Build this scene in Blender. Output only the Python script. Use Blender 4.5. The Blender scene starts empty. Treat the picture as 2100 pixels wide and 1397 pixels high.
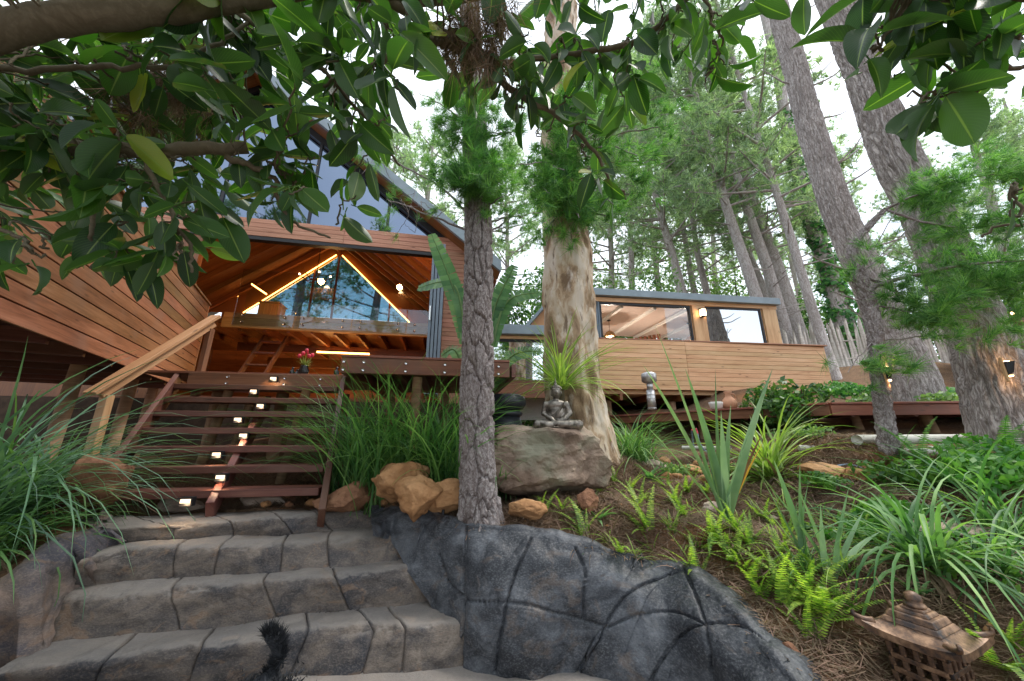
import bpy, bmesh, math, random
import numpy as np
from mathutils import Vector, Matrix, Quaternion

random.seed(7); RNG = np.random.default_rng(7)
S = bpy.context.scene
COL = S.collection
# ------------------------------------------------------------------ camera
F_PX, CX, CY, PITCH = 720.0, 1050.0, 698.5, math.radians(15.2)
cd = bpy.data.cameras.new('camera'); cam = bpy.data.objects.new('camera', cd); COL.objects.link(cam)
cd.sensor_width = 36.0; cd.lens = 36.0 * F_PX / 2100.0
cd.clip_start = 0.05; cd.clip_end = 1000
cam.location = (0, 0, 0); cam.rotation_euler = (math.pi / 2 + PITCH, 0, 0)
S.camera = cam
# ------------------------------------------------------------------ world and sun
SUN_EL, SUN_AZ = math.radians(62), math.radians(70)
W = bpy.data.worlds.new('World'); S.world = W; W.use_nodes = True
wn = W.node_tree; bg = wn.nodes['Background']
sky = wn.nodes.new('ShaderNodeTexSky'); sky.sky_type = 'NISHITA'; sky.sun_disc = False
sky.sun_elevation = SUN_EL; sky.sun_rotation = SUN_AZ; sky.dust_density = 2.0
tc = wn.nodes.new('ShaderNodeTexCoord'); nz = wn.nodes.new('ShaderNodeTexNoise')
nz.inputs['Scale'].default_value = 2.2; nz.inputs['Detail'].default_value = 6
wn.links.new(tc.outputs['Generated'], nz.inputs['Vector'])
rp = wn.nodes.new('ShaderNodeValToRGB'); rp.color_ramp.elements[0].position = .3; rp.color_ramp.elements[1].position = .62
rp.color_ramp.elements[0].color = (.55, .55, .55, 1); rp.color_ramp.elements[1].color = (.97, .97, .97, 1)
wn.links.new(nz.outputs['Fac'], rp.inputs['Fac'])
mx = wn.nodes.new('ShaderNodeMix'); mx.data_type = 'RGBA'
mx.inputs['B'].default_value = (7.8, 8.3, 9.0, 1)       # thin bright overcast
wn.links.new(rp.outputs['Color'], mx.inputs['Factor']); wn.links.new(sky.outputs['Color'], mx.inputs['A'])
wn.links.new(mx.outputs['Result'], bg.inputs['Color']); bg.inputs['Strength'].default_value = 0.10
sd = bpy.data.lights.new('sun', 'SUN'); sd.energy = 1.5; sd.angle = math.radians(11); sd.color = (1, .95, .88)
sun = bpy.data.objects.new('sun', sd); COL.objects.link(sun)
# high on the right, a little behind the house
sdir = Vector((math.sin(SUN_AZ) * math.cos(SUN_EL), math.cos(SUN_AZ) * math.cos(SUN_EL), math.sin(SUN_EL)))
sun.rotation_euler = sdir.to_track_quat('Z', 'Y').to_euler(); sun.location = (4, -6, 14)
vs = S.view_settings; vs.view_transform = 'Standard'; vs.look = 'None'; vs.gamma = 1; vs.exposure = 1.4; vs.use_curve_mapping = False
S.render.engine = 'CYCLES'; S.cycles.max_bounces = 5; S.cycles.diffuse_bounces = 2; S.cycles.transparent_max_bounces = 10

# ------------------------------------------------------------------ pixels to places
CT, ST = math.cos(PITCH), math.sin(PITCH)
def ray(px, py):
    a = (px - CX) / F_PX; v = -(py - CY) / F_PX
    return np.array([a, CT - v * ST, ST + v * CT])
def atd(px, py, d): return ray(px, py) * d                     # at a depth along the lens axis
def at(px, py, Y): r = ray(px, py); return r * (Y / r[1])      # at a ground distance
def hit_z(px, py, z): r = ray(px, py); return r * (z / r[2])   # on a level surface
def hit_pl(px, py, p0, n): r = ray(px, py); n = np.array(n); return r * (np.dot(p0, n) / np.dot(r, n))
def proj(P):
    P = np.asarray(P); d = P[..., 1] * CT + P[..., 2] * ST; up = -P[..., 1] * ST + P[..., 2] * CT
    return CX + F_PX * P[..., 0] / d, CY - F_PX * up / d
# ------------------------------------------------------------------ noise
def _h(i, j, k):
    n = (i * 374761393 + j * 668265263 + k * 2147483647 + 1013904223) & 0xffffffff
    n = ((n ^ (n >> 13)) * 1274126177) & 0xffffffff
    n = ((n ^ (n >> 16)) * 2246822519) & 0xffffffff
    return ((n ^ (n >> 15)) & 0xffff) / 65535.0
def vnoise(P):
    P = np.asarray(P, float); I = np.floor(P).astype(np.int64); f = P - I; f = f * f * (3 - 2 * f); r = 0
    for a in (0, 1):
        for b in (0, 1):
            for c in (0, 1):
                w = (f[..., 0] if a else 1 - f[..., 0]) * (f[..., 1] if b else 1 - f[..., 1]) * (f[..., 2] if c else 1 - f[..., 2])
                r = r + w * _h(I[..., 0] + a, I[..., 1] + b, I[..., 2] + c)
    return r * 2 - 1
def fbm(P, o=4):
    P = np.asarray(P, float); r = 0; a = 1
    for _ in range(o): r = r + a * vnoise(P); P = P * 2.03 + 17.3; a *= .5
    return r
def cells(P2, wrap, n, seed):
    """F2-F1 of n random points on a strip of width wrap (wraps in x) and the height of P2"""
    rg = np.random.default_rng(seed); h0, h1 = P2[:, 1].min(), P2[:, 1].max()
    q = np.stack([rg.uniform(0, wrap, n), rg.uniform(h0, h1, n)], 1); out = np.empty(len(P2)); idx = np.empty(len(P2))
    for s in range(0, len(P2), 4000):
        p = P2[s:s + 4000]; dx = np.abs(p[:, None, 0] - q[None, :, 0]); dx = np.minimum(dx, wrap - dx)
        d = np.sqrt(dx ** 2 + (p[:, None, 1] - q[None, :, 1]) ** 2); o = np.partition(d, 1, 1)
        out[s:s + 4000] = o[:, 1] - o[:, 0]; idx[s:s + 4000] = d.argmin(1)
    return out, idx
# ------------------------------------------------------------------ objects
LOC = {}
def prop(o, label=None, cat=None, group=None, kind=None):
    if label: o['label'] = label
    if cat: o['category'] = cat
    if group: o['group'] = group
    if kind: o['kind'] = kind
    return o
def thing(name, label, cat, loc=(0, 0, 0), group=None):
    e = bpy.data.objects.new(name, None); COL.objects.link(e); e.empty_display_size = .1
    e.location = Vector(loc); LOC[e.name] = np.array(loc, float)
    return prop(e, label, cat, group)
def link(name, me, mat, parent=None, origin=None):
    o = bpy.data.objects.new(name, me); COL.objects.link(o)
    if mat is not None and len(me.materials) == 0: me.materials.append(mat)
    og = np.zeros(3) if origin is None else np.array(origin, float); LOC[o.name] = og
    if parent is not None: o.parent = parent; o.location = Vector(og - LOC[parent.name])
    else: o.location = Vector(og)
    return o
def mesh_np(name, V, Fq, mat, parent=None, uv=None, smooth=False, origin=None):
    """V (n,3); Fq (m,3|4) int array"""
    V = np.asarray(V, float); Fq = np.asarray(Fq)
    if origin is None: origin = np.array([(V[:, 0].min() + V[:, 0].max()) / 2, (V[:, 1].min() + V[:, 1].max()) / 2, V[:, 2].min()])
    me = bpy.data.meshes.new(name); k = Fq.shape[1]; m = len(Fq)
    me.vertices.add(len(V)); me.vertices.foreach_set('co', (V - origin).astype(np.float32).ravel())
    me.loops.add(m * k); me.loops.foreach_set('vertex_index', Fq.astype(np.int32).ravel())
    me.polygons.add(m); me.polygons.foreach_set('loop_start', np.arange(0, m * k, k, dtype=np.int32))
    me.polygons.foreach_set('loop_total', np.full(m, k, dtype=np.int32))
    me.polygons.foreach_set('use_smooth', np.full(m, smooth, dtype=bool))
    if uv is not None:
        l = me.uv_layers.new(name='UVMap'); l.data.foreach_set('uv', np.asarray(uv, np.float32)[Fq.ravel()].ravel())
    me.update(calc_edges=True); me.validate()
    return link(name, me, mat, parent, origin)
class MB:
    """collects faces with uv; build() links ONE mesh object"""
    def __init__(s): s.v = []; s.f = []; s.uv = []; s.sm = []
    def add(s, vs, fs, uvs=None, smooth=False):
        b = len(s.v); s.v += [tuple(map(float, p)) for p in vs]
        for i, f in enumerate(fs):
            s.f.append([b + k for k in f]); s.sm.append(smooth)
            s.uv += (uvs[i] if uvs else [(0, 0)] * len(f))
        return s
    def board(s, p0, p1, w, t):
        """bar from p0 to p1 (centre line), full width vector w, full thickness vector t; uv.x runs along it"""
        p0, p1, w, t = (np.array(a, float) for a in (p0, p1, w, t)); L = np.linalg.norm(p1 - p0); lw, lt = np.linalg.norm(w), np.linalg.norm(t)
        c = [p0 - w/2 - t/2, p0 + w/2 - t/2, p0 + w/2 + t/2, p0 - w/2 + t/2]; d = [a + (p1 - p0) for a in c]
        fs = [(0, 1, 5, 4), (1, 2, 6, 5), (2, 3, 7, 6), (3, 0, 4, 7), (3, 2, 1, 0), (4, 5, 6, 7)]
        if np.dot(np.cross(w, t), p1 - p0) < 0: fs = [f[::-1] for f in fs]
        P = np.array(c + d); ax = (p1 - p0) / max(L, 1e-9); wv = w / max(lw, 1e-9); tv = t / max(lt, 1e-9)
        q = P - p0; U = q @ ax; V = q @ wv + 1.7 * (q @ tv)
        return s.add(P, fs, [[(U[k], V[k]) for k in f] for f in fs])
    def box(s, lo, hi, fr=None):
        lo, hi = np.array(lo, float), np.array(hi, float); P = []
        for k in range(8): P.append([hi[0] if k & 1 else lo[0], hi[1] if k & 2 else lo[1], hi[2] if k & 4 else lo[2]])
        fs = [(0, 2, 3, 1), (4, 5, 7, 6), (0, 1, 5, 4), (2, 6, 7, 3), (0, 4, 6, 2), (1, 3, 7, 5)]
        Q = [fr(*p) for p in P] if fr else P
        ax = np.argsort(-(hi - lo)); uv = [[(P[k][ax[0]], P[k][ax[1]] + 1.3 * P[k][ax[2]]) for k in f] for f in fs]
        return s.add(Q, fs, uv)
    def tube(s, pts, rad, n=8, cap=True, smooth=True):
        pts = [np.array(p, float) for p in pts]
        if not hasattr(rad, '__len__'): rad = [rad] * len(pts)
        V = []; L = 0; uvv = []; up = None
        for i, p in enumerate(pts):
            d = pts[min(i + 1, len(pts) - 1)] - pts[max(i - 1, 0)]; d = d / (np.linalg.norm(d) + 1e-9)
            if up is None: up = np.cross(d, [0, 0, 1] if abs(d[2]) < .9 else [1, 0, 0])
            up = up - d * np.dot(up, d); up /= np.linalg.norm(up) + 1e-9; sd_ = np.cross(d, up)
            if i: L += np.linalg.norm(p - pts[i - 1])
            for k in range(n):
                a = 2 * math.pi * k / n; V.append(p + rad[i] * (math.cos(a) * up + math.sin(a) * sd_)); uvv.append((2 * math.pi * rad[i] * k / n, L))
        fs = []; uvs = []
        for i in range(len(pts) - 1):
            for k in range(n):
                k2 = (k + 1) % n; f = (i*n + k, (i+1)*n + k, (i+1)*n + k2, i*n + k2); fs.append(f[::-1])
                e = 2 * math.pi * rad[i]; e1 = 2 * math.pi * rad[i+1]
                u = [(e*k/n, uvv[f[0]][1]), (e1*k/n, uvv[f[1]][1]), (e1*(k+1)/n, uvv[f[1]][1]), (e*(k+1)/n, uvv[f[0]][1])]; uvs.append(u[::-1])
        if cap:
            fs.append(tuple(range(n))); uvs.append([(0, 0)] * n)
            fs.append(tuple(reversed(range((len(pts)-1)*n, len(pts)*n)))); uvs.append([(0, 0)] * n)
        return s.add(V, fs, uvs, smooth)
    def lathe(s, prof, c, n=20, sx=1, sy=1, smooth=True):
        """profile [(r,z)] about a vertical axis at c"""
        V = []; fs = []
        for r, z in prof:
            for k in range(n): a = 2 * math.pi * k / n; V.append((c[0] + r*sx*math.cos(a), c[1] + r*sy*math.sin(a), c[2] + z))
        for i in range(len(prof) - 1):
            for k in range(n): fs.append((i*n + k, i*n + (k+1) % n, (i+1)*n + (k+1) % n, (i+1)*n + k))
        fs.append(tuple(reversed(range(n)))); fs.append(tuple(range((len(prof)-1)*n, len(prof)*n)))
        return s.add(V, fs, None, smooth)
    def ball(s, c, r, n=10, m=7, rot=None):
        V = []; fs = []; r = np.array(r if hasattr(r, '__len__') else (r, r, r), float)
        for i in range(m + 1):
            b = math.pi * i / m
            for k in range(n):
                a = 2 * math.pi * k / n; q = r * np.array([math.sin(b)*math.cos(a), math.sin(b)*math.sin(a), -math.cos(b)])
                if rot is not None: q = np.array(rot @ Vector(q))
                V.append(np.array(c) + q)
        for i in range(m):
            for k in range(n): fs.append((i*n + k, i*n + (k+1) % n, (i+1)*n + (k+1) % n, (i+1)*n + k))
        return s.add(V, fs, None, True)
    def build(s, name, mat, parent=None, bevel=0, origin=None, label=None):
        V = np.array(s.v); me = bpy.data.meshes.new(name)
        if origin is None: origin = np.array([(V[:, 0].min() + V[:, 0].max()) / 2, (V[:, 1].min() + V[:, 1].max()) / 2, V[:, 2].min()])
        me.from_pydata((V - origin).tolist(), [], s.f)
        l = me.uv_layers.new(name='UVMap'); l.data.foreach_set('uv', np.array(s.uv, np.float32).ravel())
        me.polygons.foreach_set('use_smooth', s.sm); me.update()
        o = link(name, me, mat, parent, origin)
        if bevel:
            b = o.modifiers.new('bevel', 'BEVEL'); b.width = bevel; b.segments = 2; b.limit_method = 'ANGLE'; b.angle_limit = .7
        if label: o['label'] = label
        return o
def bar(name, p0, p1, w, t, mat, parent, bevel=.004, label=None):
    return MB().board(p0, p1, w, t).build(name, mat, parent, bevel, label=label)
def copy_tree(o, loc, parent=None, rotz=None, scale=None):
    c = o.copy(); COL.objects.link(c); c.parent = parent
    if loc is not None: c.location = Vector(loc); LOC[c.name] = np.array(loc, float)
    if rotz is not None: c.rotation_euler = (0, 0, rotz)
    if scale is not None: c.scale = (scale,) * 3 if not hasattr(scale, '__len__') else scale
    for ch in list(o.children): copy_tree(ch, None, c)
    return c
def spline(pts, n):
    """Catmull-Rom through pts, n samples"""
    P = np.array(pts, float); m = len(P); t = np.linspace(0, m - 1 - 1e-6, n); i = t.astype(int); f = (t - i)[:, None]
    g = lambda k: P[np.clip(k, 0, m - 1)]
    a, b, c, d = g(i - 1), g(i), g(i + 1), g(i + 2)
    return .5 * (2*b + (c - a)*f + (2*a - 5*b + 4*c - d)*f**2 + (3*b - a - 3*c + d)*f**3)
def resample(pts, n):
    P = np.array(pts, float); d = np.r_[0, np.cumsum(np.linalg.norm(np.diff(P, axis=0), axis=1))]
    t = np.linspace(0, d[-1], n); return np.stack([np.interp(t, d, P[:, k]) for k in range(P.shape[1])], 1)
def grid_normals(G):
    du = np.gradient(G, axis=1); dv = np.gradient(G, axis=0); n = np.cross(du, dv); return n / (np.linalg.norm(n, axis=2, keepdims=True) + 1e-9)
def grid_faces(nv, nu):
    i = np.arange(nv * nu).reshape(nv, nu); return np.stack([i[:-1, :-1], i[:-1, 1:], i[1:, 1:], i[1:, :-1]], -1).reshape(-1, 4)

# ------------------------------------------------------------------ materials
M = {}
def node(nt, t, **kw):
    n = nt.nodes.new(t)
    for k, v in kw.items():
        if k in n.inputs.keys(): n.inputs[k].default_value = v
        else: setattr(n, k, v)
    return n
def c4(c): return (c[0], c[1], c[2], 1)
def base(name, rough=.6, metal=0, spec=.4):
    m = bpy.data.materials.new(name); m.use_nodes = True; nt = m.node_tree; b = nt.nodes['Principled BSDF']
    b.inputs['Roughness'].default_value = rough; b.inputs['Metallic'].default_value = metal; b.inputs['Specular IOR Level'].default_value = spec
    M[name] = m; return m, nt, b
def mixcol(nt, fac, a, b, blend='MIX'):
    n = nt.nodes.new('ShaderNodeMix'); n.data_type = 'RGBA'; n.blend_type = blend
    for s, v in (('Factor', fac), ('A', a), ('B', b)):
        if hasattr(v, 'is_linked'): nt.links.new(v, n.inputs[s])
        elif s == 'Factor': n.inputs[0].default_value = v
        else: n.inputs[s].default_value = c4(v)
    return n.outputs['Result']
def ramp(nt, fac, stops):
    r = nt.nodes.new('ShaderNodeValToRGB'); e = r.color_ramp.elements
    while len(e) < len(stops): e.new(.5)
    for i, (p, c) in enumerate(stops): e[i].position = p; e[i].color = c4(c) if hasattr(c, '__len__') else (c, c, c, 1)
    nt.links.new(fac, r.inputs['Fac']); return r.outputs['Color']
def coords(nt, kind='Object', scale=(1, 1, 1), rnd=40.0):
    t = nt.nodes.new('ShaderNodeTexCoord'); mp = nt.nodes.new('ShaderNodeMapping'); mp.inputs['Scale'].default_value = scale
    nt.links.new(t.outputs[kind], mp.inputs['Vector'])
    if not rnd: return mp.outputs['Vector']
    oi = nt.nodes.new('ShaderNodeObjectInfo'); ml = node(nt, 'ShaderNodeMath', operation='MULTIPLY'); ml.inputs[1].default_value = rnd
    nt.links.new(oi.outputs['Random'], ml.inputs[0]); ad = node(nt, 'ShaderNodeVectorMath', operation='ADD')
    nt.links.new(mp.outputs['Vector'], ad.inputs[0]); nt.links.new(ml.outputs[0], ad.inputs[1]); return ad.outputs['Vector']
def noise(nt, vec, scale, detail=5, rough=.55, dist=0):
    n = node(nt, 'ShaderNodeTexNoise', Scale=scale, Detail=detail, Roughness=rough, Distortion=dist); nt.links.new(vec, n.inputs['Vector']); return n.outputs['Fac']
def bump(nt, b, h, strength, dist=.01):
    n = node(nt, 'ShaderNodeBump', Strength=strength, Distance=dist); nt.links.new(h, n.inputs['Height']); nt.links.new(n.outputs['Normal'], b.inputs['Normal']); return n
def hsv_rand(nt, col, amt, src='object'):
    """vary the value of a colour per object or per loose piece"""
    if src == 'object': r = nt.nodes.new('ShaderNodeObjectInfo').outputs['Random']
    else: r = nt.nodes.new('ShaderNodeNewGeometry').outputs['Random Per Island']
    mr = node(nt, 'ShaderNodeMapRange'); mr.inputs['To Min'].default_value = 1 - amt; mr.inputs['To Max'].default_value = 1 + amt; nt.links.new(r, mr.inputs['Value'])
    h = nt.nodes.new('ShaderNodeHueSaturation'); nt.links.new(mr.outputs['Result'], h.inputs['Value'])
    mr2 = node(nt, 'ShaderNodeMapRange'); mr2.inputs['To Min'].default_value = .5 + amt * .06; mr2.inputs['To Max'].default_value = .5 - amt * .06; nt.links.new(r, mr2.inputs['Value'])
    nt.links.new(mr2.outputs['Result'], h.inputs['Hue']); nt.links.new(col, h.inputs['Color']); return h.outputs['Color']
def plain(name, c, rough=.6, metal=0, var=.2, scale=12, bmp=.15, spec=.4):
    m, nt, b = base(name, rough, metal, spec); v = coords(nt); f = noise(nt, v, scale, 6)
    col = ramp(nt, f, [(.3, [x * (1 - var) for x in c]), (.7, [min(1, x * (1 + var)) for x in c])])
    nt.links.new(col, b.inputs['Base Color']); bump(nt, b, f, bmp, .004); return m
def wood(name, lo, mid, hi, rough=.55, var=.22, knots=True, grain=26, wear=None):
    m, nt, b = base(name, rough); v = coords(nt, 'UV', (1.6, grain, 1)); f = noise(nt, v, 1.0, 7, .62, 1.4)
    v2 = coords(nt, 'UV', (.9, 5, 1)); f2 = noise(nt, v2, 1.0, 3)
    s = node(nt, 'ShaderNodeMath', operation='ADD'); nt.links.new(f, s.inputs[0]); nt.links.new(f2, s.inputs[1])
    h = node(nt, 'ShaderNodeMath', operation='MULTIPLY'); h.inputs[1].default_value = .5; nt.links.new(s.outputs[0], h.inputs[0])
    col = ramp(nt, h.outputs[0], [(.34, lo), (.5, mid), (.66, hi)])
    if knots:
        v3 = coords(nt, 'UV', (2.2, 9, 1)); vo = node(nt, 'ShaderNodeTexVoronoi', Scale=1.0); nt.links.new(v3, vo.inputs['Vector'])
        k = ramp(nt, vo.outputs['Distance'], [(.05, 1.0), (.13, 0.0)]); col = mixcol(nt, k, col, [x * .45 for x in lo])
    if wear:
        vw = coords(nt, 'Object', (1, 1, 1)); fw = noise(nt, vw, 2.3, 4); k = ramp(nt, fw, [(.5, 0.0), (.7, .7)]); col = mixcol(nt, k, col, wear)
    nt.links.new(hsv_rand(nt, col, var), b.inputs['Base Color']); bump(nt, b, f, .25, .003); return m
ORD = 'first second third fourth fifth sixth seventh eighth ninth tenth eleventh twelfth thirteenth fourteenth fifteenth sixteenth seventeenth eighteenth nineteenth'.split()
def ordinal(n):
    if n < 20: return ORD[n - 1]
    t = {2: 'twent', 3: 'thirt', 4: 'fort', 5: 'fift', 6: 'sixt', 7: 'sevent'}[n // 10]; return t + 'ieth' if n % 10 == 0 else t + 'y-' + ORD[n % 10 - 1]
def foliage(name, c, c2, rough=.45, trans=.35, var=.4, src='island', spec=.4):
    m, nt, b = base(name, rough, 0, spec); v = coords(nt, 'Object', rnd=20); f = noise(nt, v, 3.0, 3)
    col = hsv_rand(nt, ramp(nt, f, [(.35, c), (.68, c2)]), var, src); nt.links.new(col, b.inputs['Base Color'])
    tr = nt.nodes.new('ShaderNodeBsdfTranslucent'); g = mixcol(nt, 1.0, col, (1.9, 2.2, .9), 'MULTIPLY'); nt.links.new(g, tr.inputs['Color'])
    ms = nt.nodes.new('ShaderNodeMixShader'); ms.inputs[0].default_value = trans; out = nt.nodes['Material Output']
    nt.links.new(b.outputs[0], ms.inputs[1]); nt.links.new(tr.outputs[0], ms.inputs[2]); nt.links.new(ms.outputs[0], out.inputs['Surface']); return m
def bark(name, c_lo, c_mid, c_hi, su=9, sv=3.2, depth=.02, strength=.9, rough=.85, patch=None):
    m, nt, b = base(name, rough, 0, .2); v = coords(nt, 'UV', (su, sv, 1), 0)
    wob = node(nt, 'ShaderNodeTexNoise', Scale=1.4, Detail=4.0); nt.links.new(v, wob.inputs['Vector'])
    vm = node(nt, 'ShaderNodeVectorMath', operation='MULTIPLY_ADD'); nt.links.new(wob.outputs['Color'], vm.inputs[0]); vm.inputs[1].default_value = (.9, .9, .9); nt.links.new(v, vm.inputs[2])
    vo = node(nt, 'ShaderNodeTexVoronoi', Scale=1.0, feature='DISTANCE_TO_EDGE'); nt.links.new(vm.outputs[0], vo.inputs['Vector'])
    f = noise(nt, coords(nt, 'UV', (su * 3, sv * 3, 1), 0), 1.5, 6, .65)
    pl = ramp(nt, vo.outputs['Distance'], [(.0, 0.0), (.16, .8), (.5, 1.0)])
    h = mixcol(nt, .3, pl, (0, 0, 0)); hh = node(nt, 'ShaderNodeMath', operation='MULTIPLY_ADD'); nt.links.new(f, hh.inputs[0]); hh.inputs[1].default_value = .35; nt.links.new(h, hh.inputs[2])
    col = ramp(nt, f, [(.3, c_mid), (.68, c_hi)]); k = ramp(nt, vo.outputs['Distance'], [(.02, 1.0), (.14, 0.0)]); col = mixcol(nt, k, col, c_lo)
    if patch:
        fp = noise(nt, coords(nt, 'Object', (1, 1, .5), 0), 2.0, 4); kp = ramp(nt, fp, [(.5, 0.0), (.68, .8)]); col = mixcol(nt, kp, col, patch)
    nt.links.new(col, b.inputs['Base Color']); bump(nt, b, hh.outputs[0], strength, depth); return m
def emit(name, c, s):
    m = bpy.data.materials.new(name); m.use_nodes = True; nt = m.node_tree; nt.nodes.remove(nt.nodes['Principled BSDF'])
    e = node(nt, 'ShaderNodeEmission', Strength=s); e.inputs['Color'].default_value = c4(c); nt.links.new(e.outputs[0], nt.nodes['Material Output'].inputs['Surface']); M[name] = m; return m
def glass(name, tint, refl, rough=.01, rcol=(.9, .95, 1)):
    """a pane: part mirror, part see-through, more mirror at grazing angles"""
    m = bpy.data.materials.new(name); m.use_nodes = True; nt = m.node_tree; nt.nodes.remove(nt.nodes['Principled BSDF'])
    t = nt.nodes.new('ShaderNodeBsdfTransparent'); t.inputs[0].default_value = c4(tint); g = node(nt, 'ShaderNodeBsdfGlossy', Roughness=rough); g.inputs['Color'].default_value = c4(rcol)
    lw = node(nt, 'ShaderNodeFresnel', IOR=1.5); mr = node(nt, 'ShaderNodeMapRange'); mr.inputs['To Min'].default_value = refl; nt.links.new(lw.outputs[0], mr.inputs['Value'])
    ms = nt.nodes.new('ShaderNodeMixShader'); nt.links.new(mr.outputs[0], ms.inputs[0]); nt.links.new(t.outputs[0], ms.inputs[1]); nt.links.new(g.outputs[0], ms.inputs[2])
    nt.links.new(ms.outputs[0], nt.nodes['Material Output'].inputs['Surface']); M[name] = m; return m
def stone(name, c1, c2, c3, scale=3, rough=.85, bmp=.5, moss=None, streak=(1, 1, 1)):
    m, nt, b = base(name, rough, 0, .3); v = coords(nt, 'Object', streak, 15); f = noise(nt, v, scale, 8, .6, .6); g = noise(nt, v, scale * 9, 6, .7)
    col = ramp(nt, f, [(.28, c1), (.48, c2), (.7, c3)]); k = ramp(nt, g, [(.45, 0.0), (.75, .5)]); col = mixcol(nt, k, col, [x * .5 for x in c2])
    if moss: k = ramp(nt, noise(nt, v, scale * .7, 5), [(.52, 0.0), (.66, .8)]); col = mixcol(nt, k, col, moss)
    nt.links.new(col, b.inputs['Base Color']); bump(nt, b, g, bmp, .012); return m

wood('wall_timber', (.115, .052, .022), (.24, .115, .052), (.35, .185, .095), var=.32, wear=(.20, .12, .075))
wood('stair_timber', (.065, .024, .017), (.115, .044, .030), (.17, .075, .05), rough=.5, wear=(.13, .075, .055))
wood('deck_timber', (.12, .042, .023), (.20, .075, .04), (.29, .125, .07), rough=.5, wear=(.13, .07, .05))
wood('rail_timber', (.34, .155, .075), (.48, .245, .125), (.58, .33, .19), rough=.55)
wood('cabin_timber', (.45, .235, .105), (.62, .37, .19), (.70, .46, .26), var=.12)
wood('fascia_timber', (.27, .115, .065), (.40, .19, .115), (.49, .26, .17), var=.1)
wood('inner_timber', (.12, .045, .014), (.22, .088, .028), (.30, .13, .045), rough=.45)
wood('inner_dark_timber', (.09, .032, .012), (.16, .06, .02), (.22, .085, .03), rough=.45)
wood('beam_timber', (.30, .125, .035), (.46, .215, .065), (.56, .29, .10), rough=.45)
wood('pole_timber', (.16, .095, .055), (.27, .165, .095), (.36, .235, .145), rough=.8)
wood('pale_timber', (.33, .29, .25), (.50, .46, .41), (.62, .58, .53), rough=.9, knots=False, var=.3)
plain('grey_metal', (.13, .17, .21), .38, .0, .12, 5, .05)
plain('roof_metal', (.20, .25, .28), .42, .1, .15, 3, .05)
plain('black_metal', (.012, .012, .014), .4, .2, .2)
plain('bright_metal', (.62, .62, .62), .22, 1, .15, 30, .1)
plain('flue_steel', (.5, .5, .5), .42, .9, .3, 14, .2)
plain('white_paint', (.72, .70, .66), .7, 0, .06)
plain('ceiling_paint', (.60, .50, .45), .75, 0, .06)
plain('pvc', (.48, .48, .42), .45, 0, .08)
plain('void_shade', (.05, .032, .02), .95, 0, .4)  # dark tone standing in for the shade under the house
plain('charcoal_clay', (.025, .028, .034), .38, 0, .3, 8, .1)
plain('terracotta', (.52, .27, .16), .8, 0, .15)
plain('dark_glass', (.012, .012, .012), .12, 0, .1)
plain('cloth', (.6, .62, .62), .9, 0, .1)
plain('petal', (.55, .03, .06), .5, 0, .35)
plain('wicker', (.42, .24, .1), .8, 0, .3, 60, .6)
plain('blue_hose', (.25, .33, .42), .5)
plain('fur', (.018, .02, .024), .85, 0, .6, 18, .6)
plain('grey_fur', (.14, .15, .17), .85, 0, .5, 18, .6)
emit('led', (1, .40, .08), 6); emit('lamp_warm', (1, .62, .30), 6); emit('step_led', (1, .70, .45), 1.1)
glass('gable_glass', (.02, .025, .03), .5, rcol=(.27, .34, .46)); glass('clear_glass', (.93, .96, .97), .02, rcol=(.6, .65, .7)); glass('blue_glass', (.34, .50, .58), .12); glass('window_glass', (.35, .4, .42), .55)
glass('white_glass', (.2, .2, .2), .85)
# ================================================================== ground, stone steps, rock wall
ZA, ZB, ZC, ZD, ZP = -1.15, -.93, -.755, -.64, -1.37
STEP_LINES = [   # (top z, foot z, foot pixels, front edge pixels)
    (ZA, ZP, [(-40, 1440), (205, 1432), (411, 1405), (634, 1390), (857, 1378), (985, 1370)], [(-30, 1385), (100, 1372), (205, 1360), (300, 1337), (411, 1324), (514, 1311), (634, 1294), (750, 1283), (857, 1281), (985, 1271)]),
    (ZB, ZA, [(80, 1330), (171, 1320), (360, 1294), (471, 1279), (669, 1257), (806, 1239), (920, 1226)], [(105, 1221), (124, 1219), (257, 1215), (343, 1206), (429, 1202), (544, 1194), (686, 1183), (763, 1174), (862, 1160)]),
    (ZC, ZB, [(150, 1200), (240, 1194), (351, 1188), (459, 1181), (570, 1178), (669, 1171), (780, 1159), (850, 1150)], [(160, 1151), (240, 1133), (343, 1127), (429, 1123), (574, 1114), (677, 1104), (830, 1088)]),
    (ZD, ZC, [(215, 1116), (364, 1108), (471, 1098), (574, 1095), (656, 1086), (830, 1076)], [(225, 1085), (356, 1078), (471, 1069), (579, 1065), (656, 1056), (770, 1045)]),
]
D_BACK = [(150, 1068), (300, 1064), (373, 1058), (471, 1051), (643, 1047), (775, 1040)]
CREST_R = [(760, 1036, -.60), (830, 1040, -.58), (900, 1050, -.60), (960, 1078, -.64), (1050, 1085, -.66), (1100, 1095, -.69), (1180, 1112, -.72), (1260, 1128, -.76),
           (1330, 1137, -.80), (1400, 1165, -.84), (1480, 1222, -.89), (1540, 1280, -.94), (1590, 1340, -.98), (1640, 1397, -1.02), (1690, 1460, -1.06), (1740, 1560, -1.1)]
CREST_L = [(-260, 1340, -.95), (-150, 1290, -.90), (-60, 1240, -.85), (0, 1200, -.80), (50, 1170, -.75), (90, 1135, -.70), (120, 1112, -.66), (160, 1088, -.63), (200, 1066, -.60), (222, 1052, -.58)]
crest_r = np.array([hit_z(*c) for c in CREST_R]); crest_l = np.array([hit_z(*c) for c in CREST_L]); d_back = np.array([hit_z(x, y, ZD) for x, y in D_BACK])
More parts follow.
